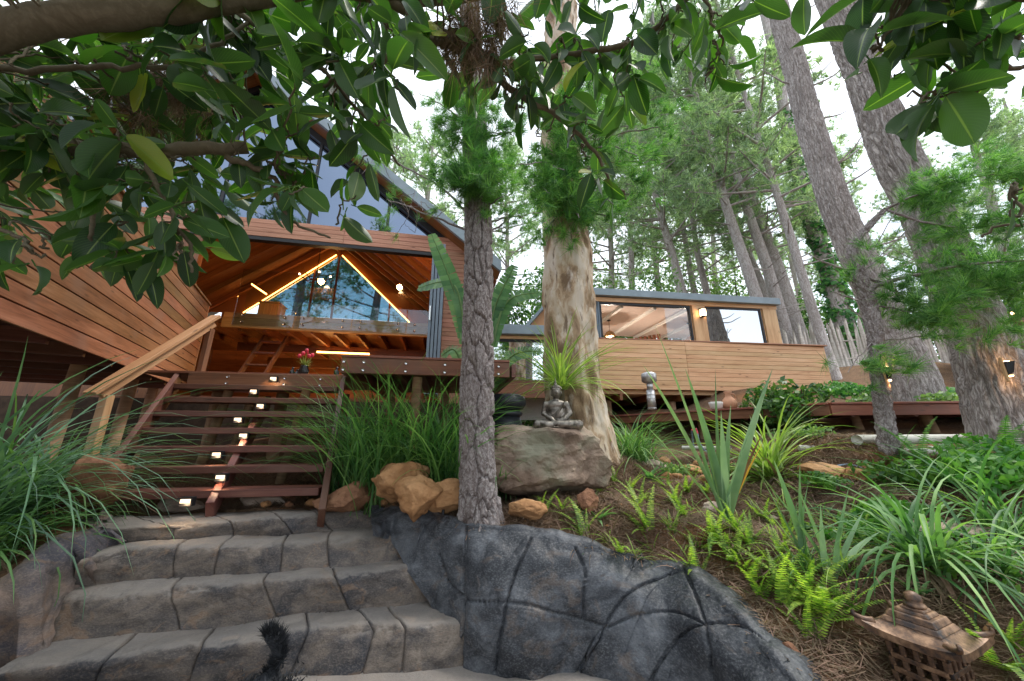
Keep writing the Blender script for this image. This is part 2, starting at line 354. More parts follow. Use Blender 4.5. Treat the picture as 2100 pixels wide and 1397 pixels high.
CUT = np.array([tuple(p[:2]) for p in crest_l] + [(p[0], p[1] + .03) for p in d_back[1:-1]] + [tuple(p[:2]) for p in crest_r] + [(1.6, .3), (1.6, -4), (-6, -4), (-6, .6)])
def inside(x, y, poly):
    x = np.asarray(x); y = np.asarray(y); r = np.zeros(x.shape, bool); n = len(poly)
    for i in range(n):
        x0, y0 = poly[i]; x1, y1 = poly[(i + 1) % n]
        if y0 == y1: continue
        c = ((y0 > y) != (y1 > y)) & (x < (x1 - x0) * (y - y0) / (y1 - y0) + x0); r ^= c
    return r
CTRL = [(.4, 3.35, -.50), (.1, 3.15, -.59), (.8, 3.3, -.53), (-.85, 3.5, -.56), (1.5, 3.0, -.62), (1.9, 2.5, -.72), (-2, 5.7, .05), (-.5, 5.6, -.1), (-3.5, 5.9, .05), (1.75, 1.7, -1.14), (2.6, 1.1, -1.15), (3.4, 1.9, -.8), (2.3, 2.5, -.74), (1.2, 3.0, -.60), (.6, 3.3, -.54), (2, 4.2, -.48), (3.3, 3.4, -.45), (1.0, 4.6, -.22), (4.4, 3.7, -.2), (3.9, 4.3, 0.0),
        (2.8, 6.6, -.22), (5, 6, .1), (5.5, 7.5, .72), (6, 9, 1.2), (8, 12, 1.9), (4, 10, .7), (3, 14, 1.5), (12, 12, 2.3), (9, 5, .6), (10, 20, 3.5), (0, 20, 2), (0, 8, 0), (-2, 5, -.3), (-1, 4.2, -.45),
        (-.5, 3.4, -.58), (-1.5, 3.4, -.62), (-2.4, 3.3, -.58), (-3.5, 3, -.55), (-4, 5, -.2), (-3, 8, 0), (-3, 14, .2), (-10, 10, .2), (-6, 2, -.6), (-3.2, 2.2, -.82), (-20, 20, 1.5), (0, 60, 7), (40, 60, 9),
        (-40, 60, 6), (40, 5, 3), (-40, 0, -1), (0, -20, -1.6), (30, -20, -1.5), (-30, -20, -1.6), (4, -2, -1.4), (-4, 0, -1.2)]
_cp = np.array(CTRL + [(p[0], p[1] + .04, p[2] - .03) for p in crest_r[2:-1]] + [(p[0] - .05, p[1], p[2] - .05) for p in crest_l] + [(p[0], p[1] + .06, p[2] - .02) for p in d_back])
def ground(x, y, rough=True):
    x = np.atleast_1d(np.asarray(x, float)); y = np.atleast_1d(np.asarray(y, float)); sh = x.shape; x = x.ravel(); y = y.ravel(); z = np.empty(len(x))
    for s in range(0, len(x), 20000):
        d = (x[s:s+20000, None] - _cp[None, :, 0]) ** 2 + (y[s:s+20000, None] - _cp[None, :, 1]) ** 2; w = 1 / (d + .02) ** 1.8
        z[s:s+20000] = (w * _cp[None, :, 2]).sum(1) / w.sum(1)
    if rough:
        P = np.stack([x, y, x * 0], 1); z += .035 * fbm(P * 1.9, 3) + .012 * fbm(P * 9, 3)
    z[inside(x, y, CUT)] = -1.7
    return z.reshape(sh)
def gz(x, y): return float(ground([x], [y])[0])
def on_ground(px, py, y0=1.2, y1=30):
    r = ray(px, py); Y = np.concatenate([np.arange(y0, 8, .02), np.arange(8, y1, .1)]); P = r[None, :] * (Y / r[1])[:, None]; g = ground(P[:, 0], P[:, 1])
    k = np.where(P[:, 2] <= g)[0]
    if len(k) == 0: return P[-1]
    return P[k[0]]
# ground sheet: fine near, coarse far
gx = np.unique(np.concatenate([np.arange(-3.6, 5.4, .04), np.sign(np.linspace(-1, 1, 120)) * (np.abs(np.linspace(-1, 1, 120)) ** 2.2) * 160]))
gy = np.unique(np.concatenate([np.arange(1.0, 5.6, .04), 2 + np.sign(np.linspace(-.5, 1, 120)) * (np.abs(np.linspace(-.5, 1, 120)) ** 2.2) * 200]))
XX, YY = np.meshgrid(gx, gy); ZZ = ground(XX, YY)
m, nt, b = base('soil', .95, 0, .15); v = coords(nt, 'Object', rnd=0); f = noise(nt, v, 3.5, 8, .65); g = noise(nt, v, 45, 6, .7)
col = ramp(nt, f, [(.3, (.055, .033, .02)), (.5, (.115, .068, .04)), (.7, (.20, .115, .06))]); k = ramp(nt, g, [(.42, 0.0), (.62, .7)]); col = mixcol(nt, k, col, (.24, .16, .105))
k2 = ramp(nt, noise(nt, v, .9, 4), [(.52, 0.0), (.7, .75)]); col = mixcol(nt, k2, col, (.27, .12, .05)); nt.links.new(col, b.inputs['Base Color']); bump(nt, b, g, .9, .03)
prop(mesh_np('ground', np.stack([XX.ravel(), YY.ravel(), ZZ.ravel()], 1), grid_faces(*XX.shape), M['soil'], smooth=True, origin=(0, 0, 0)), kind='structure')

# ---- cast stone materials
def cast_stone(name, tones, stain, scale, rough=.72, warm=(.2, .13, .09)):
    m, nt, b = base(name, rough, 0, .45); v = coords(nt, 'Object', (1, 1, 1.6), 3); f = noise(nt, v, scale, 7, .62, .8); f2 = noise(nt, v, scale * .45, 4, .5, .4); g = noise(nt, v, 70, 5, .7)
    col = ramp(nt, f, [(.27, tones[0]), (.45, tones[1]), (.6, tones[2]), (.76, tones[3])])
    k = ramp(nt, f2, [(.47, 0.0), (.58, .9)]); col = mixcol(nt, k, col, stain); f4 = noise(nt, v, scale * 1.3, 6, .65, 1.2); k = ramp(nt, f4, [(.56, 0.0), (.66, .8)]); col = mixcol(nt, k, col, warm); k = ramp(nt, g, [(.48, 0.0), (.7, .45)]); col = mixcol(nt, k, col, tones[3]); k = ramp(nt, g, [(.3, .6), (.42, 0.0)]); col = mixcol(nt, k, col, tones[0])
    nt.links.new(col, b.inputs['Base Color']); h = node(nt, 'ShaderNodeMath', operation='MULTIPLY_ADD'); nt.links.new(f, h.inputs[0]); h.inputs[1].default_value = 1.6; nt.links.new(g, h.inputs[2])
    bump(nt, b, h.outputs[0], .55 if rough > .6 else .35, .012); return m
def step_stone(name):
    """riser stained dark, tread mixed paler: the pale tone follows the level top"""
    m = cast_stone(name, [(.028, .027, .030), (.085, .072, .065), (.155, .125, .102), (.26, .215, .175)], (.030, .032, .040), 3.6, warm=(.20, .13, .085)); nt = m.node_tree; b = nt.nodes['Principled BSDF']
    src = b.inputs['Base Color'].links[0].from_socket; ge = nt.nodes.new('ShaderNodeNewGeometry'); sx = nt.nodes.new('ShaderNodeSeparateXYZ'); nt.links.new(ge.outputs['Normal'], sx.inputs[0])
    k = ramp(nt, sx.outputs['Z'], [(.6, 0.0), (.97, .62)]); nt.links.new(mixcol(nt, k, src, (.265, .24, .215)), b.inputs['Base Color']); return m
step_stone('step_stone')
cast_stone('dark_rock', [(.008, .009, .012), (.026, .030, .038), (.082, .090, .104), (.20, .205, .212)], (.013, .016, .022), 3.2, .5, (.085, .066, .055))
cast_stone('cheek_rock', [(.05, .045, .05), (.12, .095, .085), (.23, .165, .13), (.32, .25, .20)], (.06, .06, .08), 3.0)

stairs_t = thing('stone_steps', 'broad weathered grey-brown cast stone steps rising to the wooden stair', 'stone steps', hit_z(500, 1390, ZP) + np.array([0, 0, -.2]))
JOINTS = [[205, 418, 634, 760, 838], [347, 540, 682], [362, 446, 574, 675], [356, 471, 579, 656]]
for si, (zt, zf, foot, edge) in enumerate(STEP_LINES):
    nxt = STEP_LINES[si + 1][2] if si < 3 else D_BACK
    nu, nr, ntd = 220, 26, 22
    Lf = resample([hit_z(x, y, zf) for x, y in foot], nu); Le = resample([hit_z(x, y, zt) for x, y in edge], nu); Lb = resample([hit_z(x, y, zt) for x, y in nxt], nu)
    # same sideways run for the three lines so joints stay upright
    x0 = max(Lf[0, 0], Le[0, 0] - .15); 
    dirb = Lb - Le; dirb[:, 2] = 0; dirb /= np.linalg.norm(dirb, axis=1, keepdims=True) + 1e-9
    Lb2 = Lb + dirb * .14; Lf2 = Lf + np.array([0, 0, -.10])
    rad = .06; up = (Lf2 - Le); up /= np.linalg.norm(up, axis=1, keepdims=True); c0 = Le + up * rad; c1 = Le + dirb * rad * 1.2
    rows = [Lf2 + (c0 - Lf2) * t for t in np.linspace(0, 1, nr)] + [(1-t)**2 * c0 + 2*t*(1-t) * Le + t*t * c1 for t in np.linspace(.12, .88, 8)] + [c1 + (Lb2 - c1) * t for t in np.linspace(0, 1, ntd)]
    G = np.array(rows); nv = len(rows)
    # joints: column index of each pixel joint on the front edge, wobbling up the riser
    ex, ey = proj(Le); jc = [int(np.argmin(np.abs(ex - j))) for j in JOINTS[si]]
    cols = np.arange(nu)[None, :].repeat(nv, 0).astype(float); jd = np.full((nv, nu), 9.0)
    tv = np.linspace(0, 1, nv)[:, None]
    for q, j in enumerate(jc):
        wob = 1.5 * np.sin(tv * 4 + q * 2.1 + si) * np.exp(-((cols - j) / 9.0) ** 2)
        cols = cols + wob
    for r in range(nv):
        for a in range(3): G[r, :, a] = np.interp(cols[r], np.arange(nu), G[r, :, a])
    N = -grid_normals(G)
    if N[:, :, 1].mean() > 0: N = -N
    wd = np.linalg.norm(np.diff(Le, axis=0), axis=1).mean()
    for j in jc: jd = np.minimum(jd, np.abs(np.arange(nu)[None, :] - j) * wd * np.ones((nv, 1)))
    disp = .014 * fbm(G * np.array([2.2, 2.2, 3.0]) + si * 7, 3) + .008 * fbm(G * np.array([7, 7, 16.0]), 4) - .016 * np.exp(-(jd / .0055) ** 2)
    edge_ = np.exp(-((np.arange(nv)[:, None] - (nr + 3)) / 5.0) ** 2); disp = disp - .030 * edge_ * np.clip(fbm(G * np.array([6, 6, 6.0]) + 3, 4), 0, 1) - .006 * (np.abs(fbm(G * 4.5 + 11, 4)) < .025)
    G = G + N * disp[:, :, None]; G[:, :, 2] += .005 * np.sin(ex / 90 + si * 2)[None, :]
    Fa = grid_faces(nv, nu).reshape(nv - 1, nu - 1, 4)[:, :, ::-1]
    st = [0] + jc + [nu - 1]
    for a, c in zip(st[:-1], st[1:]):
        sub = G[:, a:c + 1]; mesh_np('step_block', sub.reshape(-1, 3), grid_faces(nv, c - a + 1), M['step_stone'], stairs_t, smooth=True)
# flat landing at the foot (the path the camera stands on)
g = np.meshgrid(np.linspace(-3.4, 2.6, 90), np.linspace(-2.5, 3.0, 90)); P = np.stack([g[0], g[1], g[0] * 0 + ZP], 2); P[:, :, 2] += .012 * fbm(P * 2.4, 4)
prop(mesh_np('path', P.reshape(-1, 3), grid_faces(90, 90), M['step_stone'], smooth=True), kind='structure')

# ---- dark rock retaining wall, scored with joint lines
FOOT = [(770, 1080, ZD), (800, 1092, ZC), (842, 1165, ZB), (905, 1240, ZA), (945, 1290, ZA - .03), (952, 1372, ZP), (1030, 1380, ZP), (1110, 1383, ZP), (1170, 1387, ZP), (1240, 1398, ZP), (1330, 1420, ZP), (1420, 1460, ZP), (1500, 1520, ZP), (1560, 1600, ZP), (1600, 1700, ZP)]
nu, nv = 560, 250
foot = resample([hit_z(*c) for c in FOOT], nu); foot[:, 2] -= .05; cr = resample(crest_r, nu)
outw = np.stack([np.gradient(cr[:, 1]), -np.gradient(cr[:, 0]), np.zeros(nu)], 1); outw /= np.linalg.norm(outw, axis=1, keepdims=True)
hgt = (cr - foot)[:, 2:3]
m1 = foot + (cr - foot) * np.array([.25, .25, .36]) + outw * .07 * hgt; m2 = foot + (cr - foot) * np.array([.55, .55, .76]) + outw * .10 * hgt; m3 = foot + (cr - foot) * np.array([.86, .86, .965]) + outw * .03 * hgt
bk = cr - outw * .16 + np.array([0, 0, -.10]); bk2 = cr - outw * .24 + np.array([0, 0, -.32])
Q = np.array([foot, m1, m2, m3, cr, bk, bk2]); G = np.array([spline(Q[:, i], nv) for i in range(nu)]).transpose(1, 0, 2)
N = grid_normals(G); 
if (N * outw[None]).sum() < 0: N = -N
G = G + N * (.055 * fbm(G * 2.4 + 3, 3) + .012 * np.abs(fbm(G * 5, 3)) + .003 * fbm(G * 24, 3))[:, :, None]
GR = [[(160, 510), (145, 700), (135, 860), (145, 920), (135, 1100), (130, 1300)], [(530, 570), (470, 700), (430, 800), (390, 940), (370, 1050), (345, 1180), (325, 1345)],
      [(790, 630), (830, 720), (845, 800), (838, 900), (835, 1030)],
      [(0, 670), (40, 800), (90, 870), (140, 905), (180, 935), (390, 945), (520, 960), (650, 1000), (800, 1035), (950, 1080), (1000, 1075), (1100, 1030), (1250, 995), (1370, 998), (1460, 1030), (1530, 1060), (1640, 1055), (1750, 1080), (1900, 1160)],
      [(1400, 750), (1270, 800), (1150, 850), (1060, 920), (1000, 1000), (960, 1075), (920, 1140), (850, 1260), (795, 1360)], [(1405, 730), (1480, 900), (1525, 1040), (1545, 1150), (1560, 1260), (1575, 1397)],
      [(1525, 1065), (1450, 1090), (1380, 1150), (1300, 1250), (1240, 1350), (1220, 1397)]]
gd = np.full((nv, nu), 99.0); px, py = proj(G)
for gl in GR:
    L = spline([(900 + x * .3557, 900 + y * .3557) for x, y in gl], 160)
    for i in range(nv): gd[i] = np.minimum(gd[i], np.sqrt(((px[i][:, None] - L[None, :, 0]) ** 2 + (py[i][:, None] - L[None, :, 1]) ** 2)).min(1))
rowi = np.arange(nv)[:, None] / nv; gd = np.where(rowi > .72, 99, gd)
gd = gd + .7 * vnoise(np.stack([px / 9, py / 9, px * 0], 2))
G = G - N * (.026 * np.exp(-(gd / 2.3) ** 2) + .004 * np.exp(-(gd / 9.0) ** 2))[:, :, None]
rock_t = thing('retaining_wall', 'dark charcoal sculpted rock wall with scored joint lines beside the steps', 'rock wall', hit_z(1100, 1385, ZP))
cc = (gd[:-1, :-1] + gd[1:, 1:] + gd[:-1, 1:] + gd[1:, :-1]) / 4; free = cc > 1.2; lab = -np.ones(cc.shape, int); nl = 0
for a in range(cc.shape[0]):
    for c in range(cc.shape[1]):
        if free[a, c] and lab[a, c] < 0:
            stack = [(a, c)]; lab[a, c] = nl
            while stack:
                i, j = stack.pop()
                for di, dj in ((1, 0), (-1, 0), (0, 1), (0, -1)):
                    y_, x_ = i + di, j + dj
                    if 0 <= y_ < cc.shape[0] and 0 <= x_ < cc.shape[1] and free[y_, x_] and lab[y_, x_] < 0: lab[y_, x_] = nl; stack.append((y_, x_))
            nl += 1
cnt = np.bincount(lab[lab >= 0], minlength=nl); FA = grid_faces(nv, nu).reshape(nv - 1, nu - 1, 4)
GN = grid_normals(G)
def sub_mesh(mask, name):
    f = FA[mask]; idx, inv = np.unique(f, return_inverse=True); inv = inv.reshape(f.shape)
    return mesh_np(name, G.reshape(-1, 3)[idx], inv, M['dark_rock'], rock_t, smooth=True, origin=(0, 0, ZP))
small = np.zeros(cc.shape, bool)
for k in range(nl):
    if cnt[k] > 600: sub_mesh(lab == k, 'rock_panel')
    else: small |= lab == k
sub_mesh((lab < 0) | small, 'joint')

# ---- left cheek of the steps
INN = [(-300, 1640, ZP), (-60, 1440, ZP), (20, 1400, ZA - .1), (92, 1332, ZA), (112, 1240, ZB - .04), (170, 1200, ZB), (180, 1150, ZC - .02), (238, 1118, ZC), (245, 1090, ZD - .02), (215, 1064, ZD)]
nu, nv = 150, 60; inn = resample([hit_z(*c) for c in INN], nu); cl = resample(crest_l, nu); outw = np.array([.75, -.66, 0])
Q = np.array([inn + np.array([.05, 0, -.06]), inn + (cl - inn) * np.array([.25, .25, .4]) + outw * .03, inn + (cl - inn) * np.array([.6, .6, .85]) + outw * .03, cl, cl - outw * .16 + np.array([0, 0, -.03]), cl - outw * .4 + np.array([0, 0, -.25])])
G = np.array([spline(Q[:, i], nv) for i in range(nu)]).transpose(1, 0, 2); N = grid_normals(G)
if (N[:, :, 2]).sum() < 0: N = -N
px, py = proj(G); gd = np.full((nv, nu), 99.0)
for gl in [[(172, 1150), (170, 1180), (160, 1200)], [(120, 1222), (100, 1290), (90, 1330)], [(90, 1175), (130, 1185), (150, 1205)], [(160, 1130), (175, 1150)]]:
    L = spline(gl, 80)
    for i in range(nv): gd[i] = np.minimum(gd[i], np.sqrt(((px[i][:, None] - L[None, :, 0]) ** 2 + (py[i][:, None] - L[None, :, 1]) ** 2)).min(1))
G = G + N * (.04 * fbm(G * 3.2 + 9, 3) + .014 * fbm(G * 10, 3) - .016 * np.exp(-(gd / 2.6) ** 2))[:, :, None]
o = mesh_np('cheek_wall', G.reshape(-1, 3), grid_faces(nv, nu), M['cheek_rock'], smooth=True)
prop(o, 'mottled brown and grey sculpted rock flank along the left side of the steps', 'rock wall')

UPV_ = np.array([0, 0, 1.0])
# ---- loose rocks
def rock_mesh(name, rad, seed, mat, parent, loc, facets=9, sub=4, rough=.05, planes=()):
    bm = bmesh.new(); bmesh.ops.create_icosphere(bm, subdivisions=sub, radius=1); V = np.array([v.co[:] for v in bm.verts]); F = [[v.index for v in f.verts] for f in bm.faces]; bm.free()
    rg = np.random.default_rng(seed); n = rg.normal(size=(facets, 3)); n /= np.linalg.norm(n, axis=1, keepdims=True); h = rg.uniform(.55, .85, facets)
    for q in planes: n = np.vstack([n, np.array(q[:3]) / np.linalg.norm(q[:3])]); h = np.r_[h, q[3]]
    r = np.ones(len(V))
    for a, hh in zip(n, h): d = V @ a; r = np.where(d > 1e-3, np.minimum(r, hh / np.maximum(d, 1e-3)), r)
    r = r * (1 + rough * fbm(V * 2.3 + seed, 4)); V = V * r[:, None] * np.array(rad)
    V = V * (1 + .035 * fbm(V * 14 + seed, 3))[:, None]; V[:, 2] -= V[:, 2].min(); 
    return mesh_np(name, V + np.array(loc), np.array(F), mat, parent, smooth=False, origin=loc)
stone('ochre_stone', (.17, .082, .035), (.36, .185, .08), (.52, .31, .155), 2.6, .85, .6)
stone('red_stone', (.10, .045, .028), (.21, .10, .055), (.34, .18, .10), 3.2, .85, .6)
stone('grey_stone', (.085, .058, .042), (.22, .155, .115), (.37, .285, .215), 2.6, .85, .9, moss=(.24, .245, .175))
stone('pale_stone', (.20, .15, .12), (.36, .28, .22), (.50, .43, .36), 2.5, .85, .5)
RY = {812: 3.22, 850: 2.98, 910: 3.08, 1078: 2.98, 710: 3.38, 1210: 3.1, 150: 2.9}
for px, py, w, h, mt, sd_, lb in [
    (812, 1037, .30, .36, 'ochre_stone', 3, 'large ochre sandstone rock with a pointed top, leftmost of the pile by the pine'),
    (850, 1062, .22, .28, 'ochre_stone', 11, 'tan ochre rock at the front of the pile by the pine'),
    (910, 1046, .21, .22, 'ochre_stone', 21, 'rounded ochre rock touching the left side of the pine trunk'),
    (1078, 1056, .17, .15, 'ochre_stone', 31, 'flat-topped pale ochre rock at the right foot of the pine trunk'),
    (710, 1046, .30, .24, 'red_stone', 41, 'low dark red-brown rock at the foot of the wooden stair'),
    (150, 1050, .25, .42, 'red_stone', 51, 'tall rusty brown rock behind the grass left of the wooden stair'),
    (1210, 1040, .10, .16, 'red_stone', 61, 'small red-brown rock under the boulder among the ferns'),
    (1590, 1070, .11, .08, 'pale_stone', 71, 'small pale pinkish rock beside the striped flax'),
    (1470, 1050, .13, .11, 'pale_stone', 73, 'flat pinkish stone left of the striped flax'),
    (1610, 1175, .06, .05, 'ochre_stone', 81, 'fist-sized ochre stone on the needle litter above the ferns'),
    (1845, 1185, .05, .045, 'ochre_stone', 83, 'little round ochre stone behind the pagoda lantern'),
    (1645, 1375, .055, .10, 'red_stone', 85, 'upright tawny stone at the end of the dark rock wall'),
    (1935, 1080, .30, .07, 'pale_stone', 91, 'long pale flat stone under the arching grass on the right'),
    (1345, 965, .30, .16, 'pale_stone', 93, 'pale buff rock beside the root of the white-barked tree'),
    (1420, 975, .22, .16, 'ochre_stone', 95, 'orange sandstone rock on the earth edge above the ferns'),
    (1700, 985, .24, .17, 'ochre_stone', 97, 'orange earth-stained rock behind the leafy flax'),
    (1770, 990, .20, .15, 'ochre_stone', 99, 'squat orange rock at the foot of the slim pine')]:
    p = at(px, py, RY[px]) if px in RY else on_ground(px, py)
    r = rock_mesh('rock', (w, w * .85, h * .62), sd_, M[mt], None, p + np.array([0, .06, -.04]), facets=14, sub=5 if px < 1250 else 4, rough=.10)
    prop(r, lb, 'rock')
for i in range(20):
    px, py = random.randint(1340, 1790), random.randint(950, 1005); s = random.uniform(.05, .12)
    prop(rock_mesh('rock', (s, s * .8, s * .7), 260 + i, M['ochre_stone' if i % 3 else 'red_stone'], None, on_ground(px, py) - UPV_ * .02, sub=3, facets=12, rough=.1), 'orange stone chunk on the bare earth edge below the walkway', 'rock', 'orange stones below the walkway')
# rocks under the stair, all alike
for i in range(26):
    x = random.uniform(-2.3, -.75); y = random.uniform(3.35, 3.9); s = random.uniform(.035, .085)
    prop(rock_mesh('cobble', (s, s * .8, s * .75), 200 + i, M[random.choice(['ochre_stone', 'red_stone', 'pale_stone', 'red_stone'])], None, (x, y, gz(x, y) - .01), sub=2), 'small rough cobble on the soil under the wooden stair', 'stone', 'cobbles under the wooden stair')
for i, (px0, px1, lb) in enumerate([(245, 395, 'pale whitish rounded kerb stone left of the stair foot'), (430, 560, 'whitish cracked kerb stone right of the middle stringer')]):
    a = hit_z(px0, 1055, ZD); c = hit_z(px1, 1046, ZD); w = np.linalg.norm(c - a) / 2
    prop(rock_mesh('kerb_stone', (w, .09, .085), 300 + i, M['pale_stone'], None, (a + c) / 2 + np.array([0, .20, -.05]), facets=5), lb, 'stone')
# the boulder under the statue
bp = at(1130, 1018, 3.3); BOULDER = bp + np.array([-.02, .28, -.06])
bo = rock_mesh('boulder', (.72, .50, .40), 122, M['grey_stone'], None, BOULDER, facets=2, sub=5, rough=.09, planes=((-.25, -1, .05, .62), (.75, -.75, .1, .66), (0, 0, 1, .66), (-1, -.1, .15, .72), (1, .1, .3, .74), (0, 1, 0, .7), (.2, -.5, -.9, .72), (-.5, -.3, .8, .78), (.5, -.4, .8, .76)))
prop(bo, 'big brown-grey boulder with lichen carrying the seated statue', 'boulder')
BV = np.array([v.co[:] for v in bo.data.vertices]) + BOULDER
# ================================================================== wooden stair, deck, clad balcony
UPV = np.array([0, 0, 1.0])
def vplane(px, py, Y0, psi):
    """ray on the upright plane that crosses x=0 at Y0 and turns by psi"""
    n = np.array([-math.sin(psi), math.cos(psi), 0]); return hit_pl(px, py, np.array([0, Y0, 0.0]), n)
PSI = math.radians(9)
TRD = [((354, 784), (691, 795)), ((331, 813), (690, 818)), ((301, 843), (680, 844)), ((267, 878), (676, 877)), ((234, 916), (670, 914)), ((208, 962), (663, 952)), ((187, 1013), (653, 999))]
stair = thing('wooden_stair', 'open dark stained timber stair with lit treads below the house', 'stairs', hit_z(420, 1050, ZD))
NT = len(TRD); tl = []; YT, YB_ = 4.95, 3.60
for i, (l, r) in enumerate(TRD):
    Y0 = YT + (YB_ - YT) * i / (NT - 1); a = vplane(*l, Y0, PSI); c = vplane(*r, Y0, PSI); z = (a[2] + c[2]) / 2; a[2] = c[2] = z
    d = (c - a) / np.linalg.norm(c - a); n = np.array([-d[1], d[0], 0]); th = .062; wd = .25
    a2, c2 = a - d * .02, c + d * .005; off = n * wd / 2 - UPV * th / 2
    bar('tread', a2 + off, c2 + off, n * wd, UPV * th, M['stair_timber'], stair, .006); tl.append((a, c, n, d, z))
def strg(P0, P1, hgt, th, n, name='stringer'):
    """sloping board between two points, its depth upright"""
    d = P1 - P0; s = np.cross(d, UPV); s /= np.linalg.norm(s); w = np.cross(s, d); w /= np.linalg.norm(w)
    return bar(name, P0, P1, w * hgt, s * th, M['stair_timber'], stair, .006)
top, bot = tl[0], tl[-1]
ext = lambda k: ((top[k] - bot[k]) / (NT - 1))
e0, e1 = ext(0), ext(1)
strg(bot[0] - e0 * .75 - bot[3] * .05 + bot[2] * .10 - UPV * .04, top[0] + e0 * .6 - top[3] * .05 + top[2] * .10 - UPV * .03, .25, .05, None)
strg(bot[1] - e1 * 1.05 + bot[3] * .045 + bot[2] * .06 - UPV * .03, top[1] + e1 * .7 + top[3] * .045 + top[2] * .06 - UPV * .02, .22, .055, None)
mf = vplane(392, 1052, YB_ - .28, PSI); mt_ = vplane(536, 797, YT, PSI); mt_[2] = top[4] - .12
strg(mf - UPV * .03 + bot[2] * .22, mt_ - UPV * .07 + top[2] * .22, .17, .06, None)
ZL = vplane(540, 767, YT + .05, PSI)[2]                       # landing level
# landing beam on top of the stair
la = vplane(386, 770, YT + .04, PSI); lc = vplane(700, 778, YT + .04, PSI); la[2] = lc[2] = ZL - .095
land = thing('landing_deck', 'dark red-brown timber landing at the head of the stair', 'deck', (la + lc) / 2 + np.array([0, .6, -1.3]))
dl = (lc - la) / np.linalg.norm(lc - la); nl_ = np.array([-dl[1], dl[0], 0])
lbm = bar('beam', la + nl_ * .03, lc + nl_ * .03, UPV * .19, nl_ * .06, M['deck_timber'], land, .006)
for k in range(12): bar('deck_board', la + nl_ * (.13 + k * .125) + UPV * .105 - dl * .6, lc + nl_ * (.13 + k * .125) + UPV * .105 + dl * 1.6, nl_ * .118, UPV * .03, M['deck_timber'], land, .004)
def bolt_at(p, n, parent, r=.014): MB().tube([p - n * .001, p - n * .014], r, 8).build('bolt', M['bright_metal'], parent)
for u in (.25, .62, .86):
    for dz in (-.035, .045): bolt_at(la + (lc - la) * u + UPV * dz, nl_, lbm)
for q in (0.05, .5, .95):
    p = la + (lc - la) * q + nl_ * .5; g_ = gz(p[0], p[1]); MB().tube([(p[0], p[1], g_ - .1), (p[0], p[1], ZL - .19)], .075, 12).build('post', M['pole_timber'], land)
for q in (.2, .35, .75):
    p = la + (lc - la) * q + nl_ * random.uniform(-.35, .1); g_ = gz(p[0], p[1]); MB().tube([(p[0] - .05, p[1], g_ - .1), (p[0] + .05, p[1] + .1, ZL - .2)], .055, 10).build('post', M['pole_timber'], land)
# step lights: small black boxes with a lit slot
for (px, py), lb in zip([(560, 777), (519, 803), (533, 833), (487, 861), (498, 894), (443, 933), (451, 980), (379, 1030)],
    ['on the landing beam at the stair head', 'below the landing, second from the top', 'third from the top of the stair', 'fourth from the top of the stair', 'fifth from the top, beside the middle stringer', 'sixth from the top of the stair', 'second from the bottom of the stair', 'lowest on the stair, by the stringer foot']):
    f = (py - 797) / (1037 - 797); Y0 = YT + (YB_ - .28 - YT) * max(f, -.0) - (.05 if f > 0 else .10); p = vplane(px, py, Y0 + (.0 if f > 0 else .1), PSI)
    t = thing('step_light', 'small lit black step light ' + lb, 'step light', p - UPV * .04, 'lights on the wooden stair'); n = np.array([-math.sin(PSI), math.cos(PSI), 0]); d = np.array([math.cos(PSI), math.sin(PSI), 0]); s = .047
    t_ = t; t = MB().board(p - d * s + n * .03, p + d * s + n * .03, UPV * .07, n * .05).build('housing', M['black_metal'], t, .008); 
    MB().board(p - d * s * .72 + n * .003 + UPV * .006, p + d * s * .72 + n * .003 + UPV * .006, UPV * .028, n * .008).build('lens', M['step_led'], t)
    MB().board(p - d * s * .9 - n * .008 + UPV * .030, p + d * s * .9 - n * .008 + UPV * .030, UPV * .008, n * .03).build('hood', M['black_metal'], t); t = t_
    L = bpy.data.lights.new('step_lamp', 'SPOT'); L.energy = .7; L.color = (1, .7, .42); L.spot_size = 2.4; L.shadow_soft_size = .02; lo = bpy.data.objects.new('step_lamp', L); COL.objects.link(lo); lo.parent = t
    lo.location = Vector(-n * .03 + UPV * .03); lo.rotation_euler = (math.radians(35), 0, 0)
# ---- raised terrace right of the stair (same level, stands nearer)
DZ = ZL + .01; YD = DZ / (ray(700, 727)[2] / ray(700, 727)[1])
ta = at(701, 727, YD); ta[2] = DZ; tcn = hit_z(1045, 739, DZ); dt = (tcn - ta); dt[2] = 0; dt /= np.linalg.norm(dt); nt_ = np.array([-dt[1], dt[0], 0])
terr = thing('terrace_deck', 'red-brown bolted timber terrace on round posts above the grass', 'deck', ta + dt + np.array([0, .5, -1.4]))
LT = np.linalg.norm(tcn - ta)
tbm = bar('beam', ta - UPV * .105 + nt_ * .03, ta + dt * LT - UPV * .105 + nt_ * .03, UPV * .16, nt_ * .06, M['deck_timber'], terr, .006)
bar('beam', ta - UPV * .105 + dt * .03 + nt_ * .062, ta - UPV * .105 + dt * .03 + nt_ * 2.6, UPV * .16, dt * .06, M['deck_timber'], terr, .006)
for k in range(24): bar('deck_board', ta + nt_ * (.05 + k * .125) - UPV * .012, ta + dt * LT + nt_ * (.05 + k * .125) - UPV * .012, nt_ * .118, UPV * .024, M['deck_timber'], terr, .003)
for k in range(7): bar('joist', ta + dt * (.3 + k * LT / 7) - UPV * .10 + nt_ * .07, ta + dt * (.3 + k * LT / 7) - UPV * .10 + nt_ * 2.6, UPV * .14, dt * .045, M['stair_timber'], terr, 0)
for u in (.02, .13, .37, .60, .74, .93):
    for dz in (-.15, -.07): bolt_at(ta + dt * LT * u + UPV * dz, nt_, tbm)
